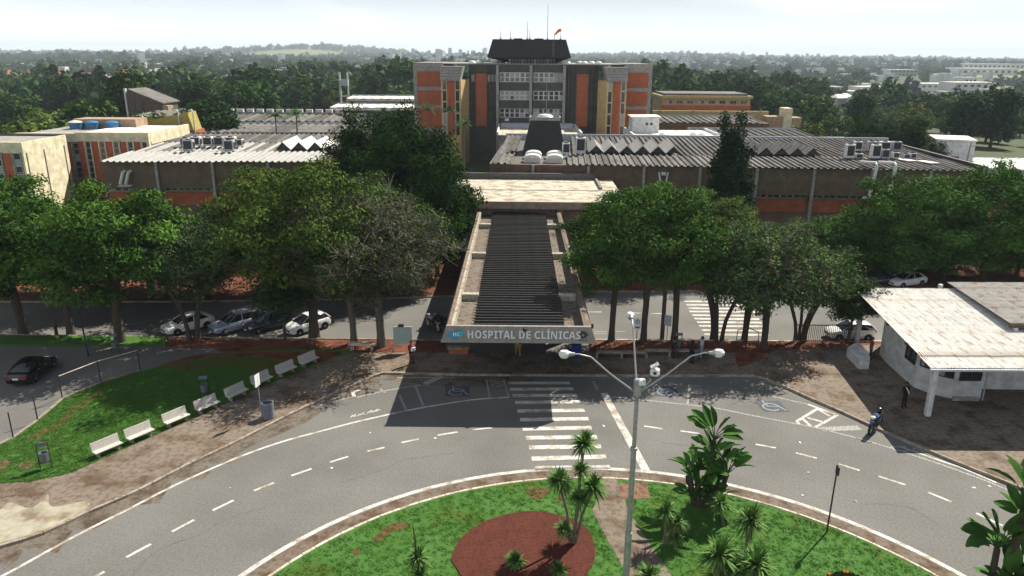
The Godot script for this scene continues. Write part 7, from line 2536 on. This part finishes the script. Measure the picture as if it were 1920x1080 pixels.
func person(label: String, at: Vector3, turn: float, c: Dictionary, pose := {}, tall := 1.0) -> Node3D:
	var o := thing("person", label, "person", at, turn, "people in front of the hospital")
	o.scale = Vector3.ONE * tall
	var j := {
		"pelvis": Vector3(0, 0.94, 0), "belly": Vector3(0, 1.1, 0.01), "chest": Vector3(0, 1.3, 0.0), "neck": Vector3(0, 1.47, 0.0), "head": Vector3(0, 1.62, 0.02),
		"hip1": Vector3(0.1, 0.9, 0), "knee1": Vector3(0.11, 0.5, 0.03), "ankle1": Vector3(0.11, 0.09, 0), "toe1": Vector3(0.13, 0.04, 0.15),
		"hip0": Vector3(-0.1, 0.9, 0), "knee0": Vector3(-0.11, 0.5, 0.03), "ankle0": Vector3(-0.11, 0.09, 0), "toe0": Vector3(-0.13, 0.04, 0.15),
		"sh1": Vector3(0.19, 1.39, 0), "el1": Vector3(0.25, 1.12, -0.02), "wr1": Vector3(0.25, 0.88, 0.06),
		"sh0": Vector3(-0.19, 1.39, 0), "el0": Vector3(-0.25, 1.12, -0.02), "wr0": Vector3(-0.25, 0.88, 0.06)}
	j.merge(pose, true)
	var skin_c: Color = c.skin
	var bones := [
		[j.pelvis + Vector3(0.05, 0, 0), j.pelvis - Vector3(0.05, 0, 0), 0.125, 0.125, c.legs], [j.belly, j.chest, 0.13, 0.145, c.top], [j.chest + Vector3(0.07, 0.03, 0), j.chest - Vector3(0.07, -0.03, 0), 0.12, 0.12, c.top],
		[j.chest + Vector3(0, 0.1, 0), j.neck + Vector3(0, 0.06, 0.01), 0.06, 0.052, skin_c], [j.head - Vector3(0, 0.05, -0.02), j.head + Vector3(0, 0.05, 0), 0.08, 0.095, skin_c], [j.head + Vector3(0, -0.02, 0.1), j.head + Vector3(0, -0.035, 0.115), 0.012, 0.014, skin_c]]
	for s in ["0", "1"]:
		bones.append([j["hip" + s], j["knee" + s], 0.095, 0.065, c.legs])
		bones.append([j["knee" + s], j["ankle" + s], 0.062, 0.045, c.get("calf", c.legs)])
		bones.append([j["ankle" + s] - Vector3(0, 0.03, 0.03), j["toe" + s], 0.045, 0.04, c.shoes])
		bones.append([j.chest + Vector3(0, 0.07, 0), j["sh" + s], 0.075, 0.062, c.top])
		bones.append([j["sh" + s], j["el" + s], 0.058, 0.045, c.top])
		bones.append([j["el" + s], j["wr" + s], 0.042, 0.03, c.get("arm", skin_c)])
		var d: Vector3 = (j["wr" + s] - j["el" + s]).normalized()
		bones.append([j["wr" + s], j["wr" + s] + d * 0.075, 0.03, 0.034, skin_c])
	var b := MB.new()
	b.tinted = true
	flesh(b, bones, 0.026, 0.05)
	# fingers, ears, eyes
	for s in ["0", "1"]:
		var d: Vector3 = (j["wr" + s] - j["el" + s]).normalized()
		var across := d.cross(Vector3.RIGHT).normalized()
		var palm_end: Vector3 = j["wr" + s] + d * 0.085
		b.tint = skin_c
		for k in 4:
			var root := palm_end + across * (k - 1.5) * 0.019
			var bend := root + d * (0.04 - 0.004 * absf(k - 1.3))
			b.tube([root - d * 0.02, bend, bend + (d * 0.7 + Vector3(0, -0.2, 0.4)).normalized() * 0.03], [0.0095, 0.009, 0.007], 5)
		var t0: Vector3 = j["wr" + s] + d * 0.02 + across * 0.028
		b.tube([t0, t0 + (d + across * 0.9).normalized() * 0.04, t0 + (d + across * 0.4).normalized() * 0.065], [0.011, 0.01, 0.008], 5)
	for s in [-1.0, 1.0]:
		b.tint = skin_c
		b.tube([j.head + Vector3(s * 0.088, -0.04, 0.0), j.head + Vector3(s * 0.1, 0.02, -0.01)], [0.014, 0.018], 5)
		b.tint = Color(0.02, 0.015, 0.012)
		b.tube([j.head + Vector3(s * 0.034, 0.006, 0.086), j.head + Vector3(s * 0.034, 0.006, 0.096)], [0.012, 0.01], 6)
	b.tint = Color(0.25, 0.08, 0.06)
	b.tube([j.head + Vector3(-0.024, -0.075, 0.094), j.head + Vector3(0.024, -0.075, 0.094)], [0.008, 0.008], 5)
	part("body", b.mesh(), M.body, o)
	b = MB.new()
	b.tinted = true
	var hair := [[j.head + Vector3(0, 0.055, -0.03), j.head + Vector3(0, 0.06, 0.02), 0.098, 0.085, c.hair], [j.head + Vector3(0, 0.03, -0.05), j.head + Vector3(0, -0.04 if not c.get("long", false) else -0.2, -0.06), 0.085, 0.06, c.hair]]
	flesh(b, hair, 0.03, 0.04)
	part("hair", b.mesh(), M.body, o)
	return o


func people() -> void:
	var brown := Color(0.26, 0.14, 0.09)
	var dark := Color(0.1, 0.055, 0.035)
	var black := Color(0.012, 0.011, 0.011)
	person("person in maroon with a pale bag, beside the notice board", Vector3(-7.07, 0.13, -48.93), 0.6, {"skin": brown, "top": Color(0.14, 0.018, 0.03), "legs": Color(0.09, 0.015, 0.025), "shoes": black, "hair": black, "long": true, "arm": Color(0.14, 0.018, 0.03)}, {"el0": Vector3(-0.24, 1.13, 0.05), "wr0": Vector3(-0.1, 1.12, 0.26), "el1": Vector3(0.25, 1.13, 0.05), "wr1": Vector3(0.14, 1.2, 0.24)})
	var bag := MB.new()
	bag.bevel(Vector3.ZERO, Vector3(0.34, 0.3, 0.12), 0.04)
	bag.tube([Vector3(-0.1, 0.14, 0), Vector3(-0.06, 0.26, 0), Vector3(0.06, 0.26, 0), Vector3(0.1, 0.14, 0)], [0.012, 0.012, 0.012, 0.012], 5)
	tag(single("hand_bag", bag.mesh(), M.sign_white, Transform3D(Basis(Vector3.UP, 0.6), Vector3(-7.07, 0.13, -48.93) + Vector3(0.17, 1.22, 0.27))), "pale bag held by the person in maroon", "bag")
	person("person in dark clothes standing at the kerbside bench", Vector3(12.83, 0.13, -49.33), 2.3, {"skin": brown, "top": Color(0.02, 0.022, 0.03), "legs": Color(0.018, 0.018, 0.025), "shoes": black, "hair": black, "long": true, "arm": Color(0.02, 0.022, 0.03)}, {"el0": Vector3(-0.26, 1.14, 0.05), "wr0": Vector3(-0.12, 1.08, 0.22)})
	person("person in a pale blue shirt and grey-blue trousers by the bin stand", Vector3(13.7, 0.13, -50.13), -1.9, {"skin": brown, "top": Color(0.42, 0.45, 0.5), "legs": Color(0.2, 0.25, 0.34), "shoes": black, "hair": black}, {"el1": Vector3(0.24, 1.13, 0.05), "wr1": Vector3(0.08, 1.14, 0.24)})
	person("person in black with a pale sash under the kiosk roof", Vector3(24.52, 0.13, -42.46), 0.3, {"skin": dark, "top": Color(0.015, 0.015, 0.018), "legs": Color(0.012, 0.012, 0.014), "shoes": black, "hair": black}, {"el1": Vector3(0.26, 1.14, 0.02), "wr1": Vector3(0.12, 1.2, 0.2)})
	var sash := MB.new()
	sash.tube([Vector3(-0.14, 1.44, 0.1), Vector3(-0.03, 1.25, 0.185), Vector3(0.1, 1.05, 0.17), Vector3(0.13, 0.98, 0.13)], [0.03, 0.035, 0.035, 0.03], 6)
	tag(single("sash", sash.mesh(), M.sign_white, Transform3D(Basis(Vector3.UP, 0.3), Vector3(24.52, 0.13, -42.46))), "pale strap across the chest of the person in black", "strap")
	person("person in a red top and blue trousers behind the low white wall", Vector3(25.95, 0.13, -50.22), 1.2, {"skin": brown, "top": Color(0.25, 0.02, 0.04), "legs": Color(0.03, 0.035, 0.16), "shoes": black, "hair": black})
	person("person in yellow walking under the canopy, half hidden by the name board", Vector3(0.46, 0.13, -50.33), 0.2, {"skin": brown, "top": Color(0.4, 0.3, 0.03), "legs": Color(0.28, 0.21, 0.04), "shoes": black, "hair": black}, {"knee1": Vector3(0.11, 0.5, 0.14), "ankle1": Vector3(0.12, 0.1, 0.2), "toe1": Vector3(0.13, 0.05, 0.35), "knee0": Vector3(-0.11, 0.5, -0.06), "ankle0": Vector3(-0.11, 0.12, -0.25), "toe0": Vector3(-0.12, 0.05, -0.12)})
	# seated on the bench below the bin stand
	person("person in dark clothes sitting on the kerbside bench", Vector3(11.79, 0.13, -50.61), 0.1, {"skin": brown, "top": Color(0.03, 0.02, 0.024), "legs": Color(0.035, 0.032, 0.05), "shoes": black, "hair": black, "arm": Color(0.03, 0.02, 0.024)}, {"pelvis": Vector3(0, 0.54, -0.1), "belly": Vector3(0, 0.72, -0.08), "chest": Vector3(0, 0.94, -0.04), "neck": Vector3(0, 1.1, 0.0), "head": Vector3(0, 1.25, 0.05), "hip1": Vector3(0.1, 0.53, -0.05), "knee1": Vector3(0.14, 0.54, 0.38), "ankle1": Vector3(0.14, 0.1, 0.4), "toe1": Vector3(0.15, 0.05, 0.54), "hip0": Vector3(-0.1, 0.53, -0.05), "knee0": Vector3(-0.14, 0.54, 0.38), "ankle0": Vector3(-0.14, 0.1, 0.36), "toe0": Vector3(-0.15, 0.05, 0.5), "sh1": Vector3(0.19, 1.03, -0.03), "el1": Vector3(0.25, 0.78, 0.08), "wr1": Vector3(0.12, 0.64, 0.28), "sh0": Vector3(-0.19, 1.03, -0.03), "el0": Vector3(-0.25, 0.78, 0.08), "wr0": Vector3(-0.1, 0.64, 0.28)})


# ---------------------------------------------------------------- street furniture

func bench(label: String, at: Vector3, turn: float, first: Node3D) -> Node3D:
	if first:
		return copy(first, at, turn, label, Vector3.ONE * 0.85)
	var o := thing("concrete_bench", label, "bench", at, turn, "white concrete benches along the lawn")
	o.scale = Vector3.ONE * 0.85
	var b := MB.new()
	b.bevel(Vector3(0, 0.43, 0.06), Vector3(1.8, 0.08, 0.46), 0.02)
	part("seat", b.mesh(), M.bench, o)
	b = MB.new()
	b.bevel(Vector3(0, 0.72, -0.23), Vector3(1.8, 0.56, 0.07), 0.02, Basis(Vector3.RIGHT, -0.2))
	part("backrest", b.mesh(), M.bench, o)
	for s in [-1.0, 1.0]:
		b = MB.new()
		b.bar([Vector2(-0.24, 0), Vector2(0.2, 0), Vector2(0.16, 0.39), Vector2(-0.22, 0.39)], s * 0.62 - 0.05, s * 0.62 + 0.05, Transform3D(Basis(Vector3.UP, -PI / 2), Vector3.ZERO))
		part("leg", b.mesh(), M.kerb, o)
	return o


func hung_bin(label: String, at: Vector3, turn: float) -> void:
	var o := thing("litter_bin", label, "litter bin", at, turn, "hanging litter bins on frames")
	var b := MB.new()
	for s in [-1.0, 1.0]:
		b = MB.new()
		b.tube([Vector3(s * 0.27, 0, 0), Vector3(s * 0.27, 1.5, 0)], [0.025, 0.025], 6)
		part("post", b.mesh(), M.metal_dark, o)
	boxed("head_plate", Vector3(0, 1.4, 0), Vector3(0.54, 0.22, 0.03), M.bin_grey, o)
	boxed("cross_bar", Vector3(0, 0.35, 0), Vector3(0.54, 0.03, 0.03), M.metal_dark, o)
	b = MB.new()
	b.lathe(Vector3(0, 0.42, 0), [Vector2(0.0, 0.0), Vector2(0.18, 0.0), Vector2(0.22, 0.5), Vector2(0.235, 0.52), Vector2(0.2, 0.52), Vector2(0.17, 0.1)], 14)
	part("bucket", b.mesh(), M.bin_grey, o)


func street_furniture() -> void:
	mat("bench", Color(0.56, 0.54, 0.5), 0.9, M.soft_tex, 1.2, M.grain_tex, 2.2)
	# benches in a row
	var names := ["at the near left end of the row", "second from the near left end", "third from the near left end", "in the middle of the row, left of the hung bin", "with the thin sign pole in front", "second from the far right end of the row", "at the far right end of the row"]
	var spots := [Vector3(-22.01, 0.14, -36.24), Vector3(-20.97, 0.14, -37.8), Vector3(-19.72, 0.14, -39.68), Vector3(-18.58, 0.14, -41.43), Vector3(-17.42, 0.14, -43.24), Vector3(-16.45, 0.14, -45.19), Vector3(-15.34, 0.14, -46.93), Vector3(-14.25, 0.14, -48.61)]
	var first: Node3D = null
	for i in 8:
		var a: Vector3 = spots[maxi(i - 1, 0)]
		var z: Vector3 = spots[mini(i + 1, 7)]
		var words: String = (["at the near left end of the row", "second from the near left end", "third from the near left end", "fourth from the near left end", "fifth from the near left end", "behind the thin sign pole", "second from the far right end", "at the far right end of the row"])[i]
		var t := bench("white concrete bench " + words, spots[i], heading(a, z), first)
		if first == null:
			first = t
	# fence along the lawn
	var o := thing("lawn_fence", "thin dark post fence with pale rail along the lawn edge", "fence", Vector3.ZERO)
	var line: Array = [Vector2(-29.11, -35.39), Vector2(-28.21, -37.84), Vector2(-28.12, -39.97), Vector2(-28.35, -42.92), Vector2(-27.2, -45.34), Vector2(-25.51, -47.28)]
	for i in line.size():
		var b := MB.new()
		b.tube([Vector3(line[i].x, 0.1, line[i].y), Vector3(line[i].x, 1.75, line[i].y)], [0.04, 0.035], 6)
		part("post", b.mesh(), M.metal_dark, o)
	for i in range(3, line.size() - 1):
		for y in [1.7]:
			var b := MB.new()
			b.tube([Vector3(line[i].x, y, line[i].y), Vector3(line[i + 1].x, y, line[i + 1].y)], [0.035, 0.035], 6)
			part("rail", b.mesh(), M.kerb_white, o)
	o = thing("lawn_edging", "low pale concrete edging below the lawn fence", "edging", Vector3.ZERO)
	for i in line.size() - 1:
		var a: Vector2 = line[i]
		var z: Vector2 = line[i + 1]
		var n := maxi(1, int((z - a).length() / 1.2))
		for k in n:
			var p := a.lerp(z, (k + 0.5) / n)
			var d := (z - a).normalized()
			boxed("edging_stone", Vector3(p.x, 0.17, p.y), Vector3((z - a).length() / n - 0.02, 0.16, 0.12), M.kerb, o, Basis(Vector3.UP, atan2(-d.y, d.x)))
	# bins
	hung_bin("grey litter bin hung in a frame on the near left lawn", Vector3(-24.42, 0.16, -34.63), 0.3)
	hung_bin("blue-grey litter bin hung in a frame behind the benches", Vector3(-19.43, 0.16, -43.17), 0.3)
	hung_bin("dark litter bin hung in a frame beside the people right of the canopy", Vector3(12.28, 0.13, -51.44), 0.0)
	hung_bin("grey litter bin hung in a frame under the left street tree", Vector3(-29, 0.05, -50.77), 0.1)
	var b := MB.new()
	b.lathe(Vector3.ZERO, [Vector2(0.0, 0.02), Vector2(0.34, 0.0), Vector2(0.36, 0.08), Vector2(0.34, 0.3), Vector2(0.36, 0.33), Vector2(0.34, 0.62), Vector2(0.36, 0.65), Vector2(0.35, 1.0), Vector2(0.31, 1.0), Vector2(0.31, 0.5), Vector2(0.0, 0.5)], 20)
	tag(single("litter_barrel", b.mesh(), M.bin_grey, Transform3D(Basis.IDENTITY, Vector3(-14.59, 0.13, -40.58))), "grey open litter barrel on the pavement in front of the benches", "barrel")
	b = MB.new()
	b.lathe(Vector3.ZERO, [Vector2(0.0, 0.0), Vector2(0.3, 0.0), Vector2(0.36, 0.9), Vector2(0.38, 0.92), Vector2(0.38, 1.0), Vector2(0.0, 1.06)], 16)
	tag(single("blue_bin", b.mesh(), M.bin_blue, Transform3D(Basis.IDENTITY, Vector3(4.69, 0.13, -50.5))), "dark blue bin under the right end of the canopy", "bin")
	# thin sign pole before the benches
	o = thing("sign_pole", "thin pole with a narrow white sign beside the litter barrel", "sign", Vector3(-14.94, 0.13, -40.37), 0.0)
	b = MB.new()
	b.tube([Vector3.ZERO, Vector3(-0.03, 2.9, 0)], [0.028, 0.025], 6)
	part("pole", b.mesh(), M.steel_pole, o)
	boxed("plate", Vector3(-0.03, 2.55, 0.04), Vector3(0.5, 0.75, 0.025), M.sign_white, o, Basis(Vector3.UP, 1.35))
	# short post on the island with its little sign seen edge on
	o = thing("island_post", "slim dark post with a small sign head at the island's right kerb", "sign", Vector3(14.56, 0.14, -29.52), 0.0)
	b = MB.new()
	b.tube([Vector3.ZERO, Vector3(0.04, 3.5, 0)], [0.04, 0.035], 6)
	part("pole", b.mesh(), M.metal_dark, o)
	boxed("plate", Vector3(0.05, 3.25, 0.03), Vector3(0.05, 0.42, 0.3), M.metal_dark, o)
	# notice board
	o = thing("notice_board", "pale green notice board on two legs left of the canopy", "notice board", Vector3(-7.97, 0.13, -51.12), 0.05)
	boxed("board", Vector3(0, 1.3, 0), Vector3(1.25, 1.25, 0.05), M.board_pale, o)
	for s in [-1.0, 1.0]:
		boxed("leg", Vector3(s * 0.58, 0.9, -0.05), Vector3(0.06, 1.8, 0.05), M.metal_pale, o)
	for q in [[Vector3(0, 1.95, 0), Vector3(1.34, 0.06, 0.09)], [Vector3(0, 0.65, 0), Vector3(1.34, 0.06, 0.09)], [Vector3(-0.65, 1.3, 0), Vector3(0.06, 1.24, 0.09)], [Vector3(0.65, 1.3, 0), Vector3(0.06, 1.24, 0.09)]]:
		boxed("frame", q[0], q[1], M.metal_pale, o)
	boxed("light_box", Vector3(-0.1, 2.08, 0), Vector3(0.4, 0.18, 0.2), M.metal_dark, o)
	# concrete seat by the trees
	o = thing("slab_bench", "worn concrete slab seat on brick legs under the grey tree", "bench", Vector3(-11.09, 0.12, -51.51), 0.02)
	b = MB.new()
	b.bevel(Vector3(0, 0.5, 0), Vector3(1.9, 0.12, 0.6), 0.02)
	part("seat", b.mesh(), M.kerb_white, o)
	for s in [-1.0, 1.0]:
		boxed("leg", Vector3(s * 0.75, 0.22, 0), Vector3(0.16, 0.44, 0.5), M.kerb, o)
	o = thing("kerb_bench", "long low concrete bench right of the canopy where a person sits", "bench", Vector3(12.32, 0.13, -50.72), 0.0)
	for q in [-2.6, -0.8, 1.0, 2.8]:
		boxed("leg", Vector3(q, 0.19, 0), Vector3(0.14, 0.38, 0.36), M.kerb, o)
	for q in [-1.7, 0.1, 1.9]:
		boxed("seat_slab", Vector3(q, 0.42, 0), Vector3(1.78, 0.08, 0.42), M.kerb, o)
	o = thing("kerb_bench", "long low concrete bench under the canopy's front right corner", "bench", Vector3(7.98, 0.13, -50.35), 0.0)
	for q in [-1.8, 0.0, 1.8]:
		boxed("leg", Vector3(q, 0.19, 0), Vector3(0.14, 0.38, 0.36), M.kerb, o)
	for q in [-0.9, 0.9]:
		boxed("seat_slab", Vector3(q, 0.42, 0), Vector3(1.78, 0.08, 0.42), M.kerb, o)
	o = thing("kerb_bench", "low brick-fronted bench under the canopy's front left corner", "bench", Vector3(-3.89, 0.13, -50.97), 0.0)
	boxed("base", Vector3(0, 0.2, 0), Vector3(1.4, 0.4, 0.4), M.brick_orange, o)
	boxed("seat_slab", Vector3(0, 0.44, 0), Vector3(1.6, 0.08, 0.5), M.kerb, o)
	# iron railing between the trees and the white car
	o = thing("iron_railing", "brown iron railing between the pavement and the back street", "railing", Vector3(21.56, 0.13, -53.42), 0.0)
	var wide: float = (Vector3(26.21, 0.13, -53.5) - Vector3(21.56, 0.13, -53.42)).x
	for y in [0.2, 1.45]:
		boxed("rail", Vector3(wide / 2, y, 0), Vector3(wide, 0.05, 0.04), M.iron_brown, o)
	b = MB.new()
	b.box(Vector3(0, 0.8, 0), Vector3(0.03, 1.5, 0.03))
	var bar_m := b.mesh()
	for i in 34:
		part("bar", bar_m, M.iron_brown, o, Transform3D(Basis.IDENTITY, Vector3(wide * i / 33.0, 0, 0)))
	o = thing("barrier", "small bent iron barrier between the loose trees", "barrier", Vector3(17.87, 0.13, -53.25), 0.1)
	for q in [[Vector3(-0.8, 0, 0), Vector3(-0.7, 1.1, 0)], [Vector3(-0.7, 1.1, 0), Vector3(0.1, 1.3, 0)], [Vector3(0.1, 1.3, 0), Vector3(0.9, 0.9, 0.1)], [Vector3(0.9, 0.9, 0.1), Vector3(1.0, 0, 0.1)], [Vector3(0.1, 1.3, 0), Vector3(0.1, 0, 0)]]:
		b = MB.new()
		b.tube([q[0], q[1]], [0.03, 0.03], 6)
		part("tube", b.mesh(), M.iron_brown, o)
	# wooden pole and signs right of the canopy
	b = MB.new()
	b.tube([Vector3.ZERO, Vector3(0.0, 4.2, 0), Vector3(0.02, 8.6, 0)], [0.17, 0.15, 0.12], 10)
	tag(single("wooden_pole", b.mesh(), M.iron_brown, Transform3D(Basis.IDENTITY, Vector3(11.62, 0.1, -54.01))), "brown wooden pole beside the third tree right of the canopy", "pole")
	o = thing("parking_sign", "white and blue parking sign on a pole right of the canopy", "sign", Vector3(9.43, 0.12, -52.7), 0.0)
	b = MB.new()
	b.tube([Vector3.ZERO, Vector3(0, 2.2, 0)], [0.03, 0.03], 6)
	part("pole", b.mesh(), M.metal_dark, o)
	boxed("plate", Vector3(0, 1.75, 0.03), Vector3(0.52, 0.85, 0.02), M.sign_white, o)
	b = MB.new()
	var ring := arc(Vector2(0, -1.92), 0.18, 0, 360, 20)
	var inner := arc(Vector2(0, -1.92), 0.13, 0, 360, 20)
	for i in 20:
		b.quad(Vector3(inner[i].x, -inner[i].y, 0.05), Vector3(ring[i].x, -ring[i].y, 0.05), Vector3(ring[i + 1].x, -ring[i + 1].y, 0.05), Vector3(inner[i + 1].x, -inner[i + 1].y, 0.05))
	b.box(Vector3(-0.03, 1.92, 0.05), Vector3(0.035, 0.2, 0.01))
	b.box(Vector3(0.02, 1.97, 0.05), Vector3(0.07, 0.035, 0.012))
	part("sign_mark", b.mesh(), M.sign_blue, o)
	boxed("lower_mark", Vector3(0, 1.48, 0.045), Vector3(0.36, 0.12, 0.01), M.sign_blue, o)
	o = thing("tree_plate", "grey-blue plate on a pole in the fork of the third tree", "sign", Vector3(11.91, 0.12, -53.62), -0.5)
	boxed("pole", Vector3(0, 0.8, 0), Vector3(0.05, 1.6, 0.05), M.metal_pale, o)
	boxed("plate", Vector3(0, 1.7, 0.03), Vector3(0.55, 0.85, 0.03), M.metal_pale, o)
	# striped bollard and lamp on the left verge
	o = thing("striped_bollard", "short black bollard with a yellow band on the left verge", "bollard", Vector3(-35.06, 0.14, -53.81))
	b = MB.new()
	b.lathe(Vector3.ZERO, [Vector2(0.12, 0.12), Vector2(0.12, 0.95), Vector2(0.06, 1.05), Vector2(0, 1.06)], 12)
	part("shaft", b.mesh(), M.metal_dark, o)
	b = MB.new()
	b.lathe(Vector3.ZERO, [Vector2(0.14, 0.0), Vector2(0.14, 0.12), Vector2(0, 0.12)], 12)
	part("band", b.mesh(), M.tank_yellow, o)
	o = thing("verge_lamp", "slim dark lamp post with a white globe under the left trees", "street lamp", Vector3(-30.65, 0.05, -50.14))
	b = MB.new()
	b.tube([Vector3.ZERO, Vector3(-0.1, 3.0, 0), Vector3(-0.5, 4.6, 0), Vector3(-1.0, 4.8, 0)], [0.06, 0.05, 0.04, 0.03], 7)
	part("pole", b.mesh(), M.metal_dark, o)
	b = MB.new()
	b.lathe(Vector3(-1.2, 4.62, 0), [Vector2(0.0, -0.2), Vector2(0.22, -0.12), Vector2(0.3, 0.08), Vector2(0.2, 0.24), Vector2(0.0, 0.28)], 14)
	part("globe", b.mesh(), M.lamp_glass, o)
	b = MB.new()
	b.lathe(Vector3(-0.72, 4.4, 0), [Vector2(0.0, -0.25), Vector2(0.12, -0.15), Vector2(0.14, 0.1), Vector2(0.0, 0.2)], 12)
	part("globe", b.mesh(), M.lamp_glass, o)
	island_lamp()
	# motorcycles
	var f: Vector3 = Vector3(20.66, 0.02, -38.78)
	var r: Vector3 = Vector3(22.28, 0.02, -40.58)
	motorcycle("blue motorcycle parked at the kerb in front of the kiosk", (f + r) * 0.5, heading(r, f), M.car_blue, true)
	motorcycle("dark motorcycle parked in the shade beside the canopy's left pillar", Vector3(-5.65, 0.02, -56.41), 2.4, M.car_black, false)
	motorcycle("grey motorcycle parked in the shade under the canopy", Vector3(-6.31, 0.02, -56.16), 2.2, M.car_silver, false)


func island_lamp() -> void:
	var top: Vector3 = Vector3(3.69, 12.01, -20)
	var o := thing("island_lamp_post", "tall grey lamp post with three curved arms in the roundabout", "street lamp", Vector3(top.x, 0.12, top.z))
	var h := top.y - 0.12
	var b := MB.new()
	b.lathe(Vector3.ZERO, [Vector2(0.2, 0), Vector2(0.2, 0.1), Vector2(0.12, 0.12), Vector2(0.11, h * 0.55), Vector2(0.09, h * 0.56), Vector2(0.085, h * 0.8), Vector2(0.066, h * 0.81), Vector2(0.06, h), Vector2(0, h)], 16)
	part("pole", b.mesh(), M.steel_pole, o)
	for q in [0.56, 0.81]:
		b = MB.new()
		b.lathe(Vector3(0, h * q - 0.05, 0), [Vector2(0.1, 0), Vector2(0.11, 0.02), Vector2(0.11, 0.1), Vector2(0.08, 0.12)], 14)
		part("joint_ring", b.mesh(), M.steel_pole, o)
	b = MB.new()
	b.bevel(Vector3(0, h - 0.25, 0), Vector3(0.22, 0.55, 0.22), 0.04)
	part("junction_box", b.mesh(), M.steel_pole, o)
	b = MB.new()
	b.bevel(Vector3(0.1, h - 0.02, 0.12), Vector3(0.2, 0.18, 0.2), 0.03)
	part("photo_cell", b.mesh(), M.metal_white, o)
	for e in [Vector3(1.52, 12.8, -20), Vector3(5.97, 12.86, -20), Vector3(3.73, 13.21, -22.2)]:
		var end: Vector3 = o.transform.affine_inverse() * e
		var from := Vector3(0, h - 0.45, 0)
		var flat := Vector3(end.x, 0, end.z).normalized()
		b = MB.new()
		var neck := end - flat * 0.42
		b.tube([from, from.lerp(neck, 0.45) + Vector3.UP * 0.04, from.lerp(neck, 0.8) + Vector3.UP * 0.16, neck, end - flat * 0.2], [0.032, 0.028, 0.025, 0.022, 0.022], 8)
		part("arm", b.mesh(), M.steel_pole, o)
		var w := Basis(flat.cross(Vector3.UP), Vector3.UP, -flat)
		b = MB.new()
		b.lathe(end, [Vector2(0.0, -0.13), Vector2(0.08, -0.11), Vector2(0.125, -0.03), Vector2(0.13, 0.04), Vector2(0.09, 0.1), Vector2(0.0, 0.12)], 14, Basis(w.x, w.y, w.z * 1.3))
		var lamp := part("lamp_head", b.mesh(), M.lamp_glass, o)
		b = MB.new()
		b.lathe(end - flat * 0.2, [Vector2(0.05, -0.1), Vector2(0.06, 0.0), Vector2(0.1, 0.1)], 10, Basis(w.x, flat, w.y))
		part("socket", b.mesh(), M.steel_pole, lamp)
	# flood light on a short bracket
	var fl: Vector3 = o.transform.affine_inverse() * Vector3(4.17, 12.26, -20)
	b = MB.new()
	b.tube([Vector3(0, h - 0.5, 0), fl + Vector3(-0.1, -0.25, 0)], [0.02, 0.02], 6)
	part("bracket", b.mesh(), M.steel_pole, o)
	b = MB.new()
	b.bevel(fl, Vector3(0.24, 0.22, 0.22), 0.03, Basis(Vector3.UP, -0.5))
	var box := part("camera_box", b.mesh(), M.metal_white, o)
	boxed("lens", fl + Vector3(-0.03, 0.01, 0.13), Vector3(0.08, 0.08, 0.03), M.metal_dark, box)
	b = MB.new()
	b.tube([fl + Vector3(0, 0.1, 0), fl + Vector3(0.02, 0.34, 0)], [0.01, 0.006], 5)
	b.box(fl + Vector3(-0.02, 0.2, 0), Vector3(0.26, 0.03, 0.2), Basis(Vector3.BACK, 0.5))
	part("sun_shield", b.mesh(), M.metal_pale, box)


func keep_clear() -> void:
	# plots of far buildings that the woods leave open
	for o in get_children():
		if o is Node3D and String(o.name).get_slice("_0", 0) in ["far_building", "house", "low_building", "brick_hall", "water_tower", "annex_block", "stepped_wall"]:
			var wide := 12.0
			for c in o.get_children():
				if c.name == "wall" and c is MeshInstance3D:
					wide = c.mesh.get_aabb().size.x
			var far: float = -o.position.z
			if far < 230.0:
				plots.append({"x": o.position.x + wide / 2, "w": wide / 2, "z0": o.position.z - 20.0, "z1": o.position.z + 20.0})
			else:
				plots.append({"x": o.position.x, "w": wide * 0.5 - 7.0, "z0": o.position.z - 12.0, "z1": o.position.z + 12.0 + far * (0.3 if String(o.name).begins_with("far") else 0.2)})
	plots.append({"x": 4.0, "w": 34.0, "z0": -190.0, "z1": -100.0})


func _ready() -> void:
	rng.seed = 12345
	set_view()
	make_materials()
	make_ground()
	entrance_canopy()
	entrance_hall()
	right_wing()
	left_wing()
	tower_block()
	left_blocks()
	back_buildings()
	far_buildings()
	kiosk()
	make_kinds()
	near_trees()
	keep_clear()
	woods()
	island_plants()
	cars()
	street_furniture()
	people()
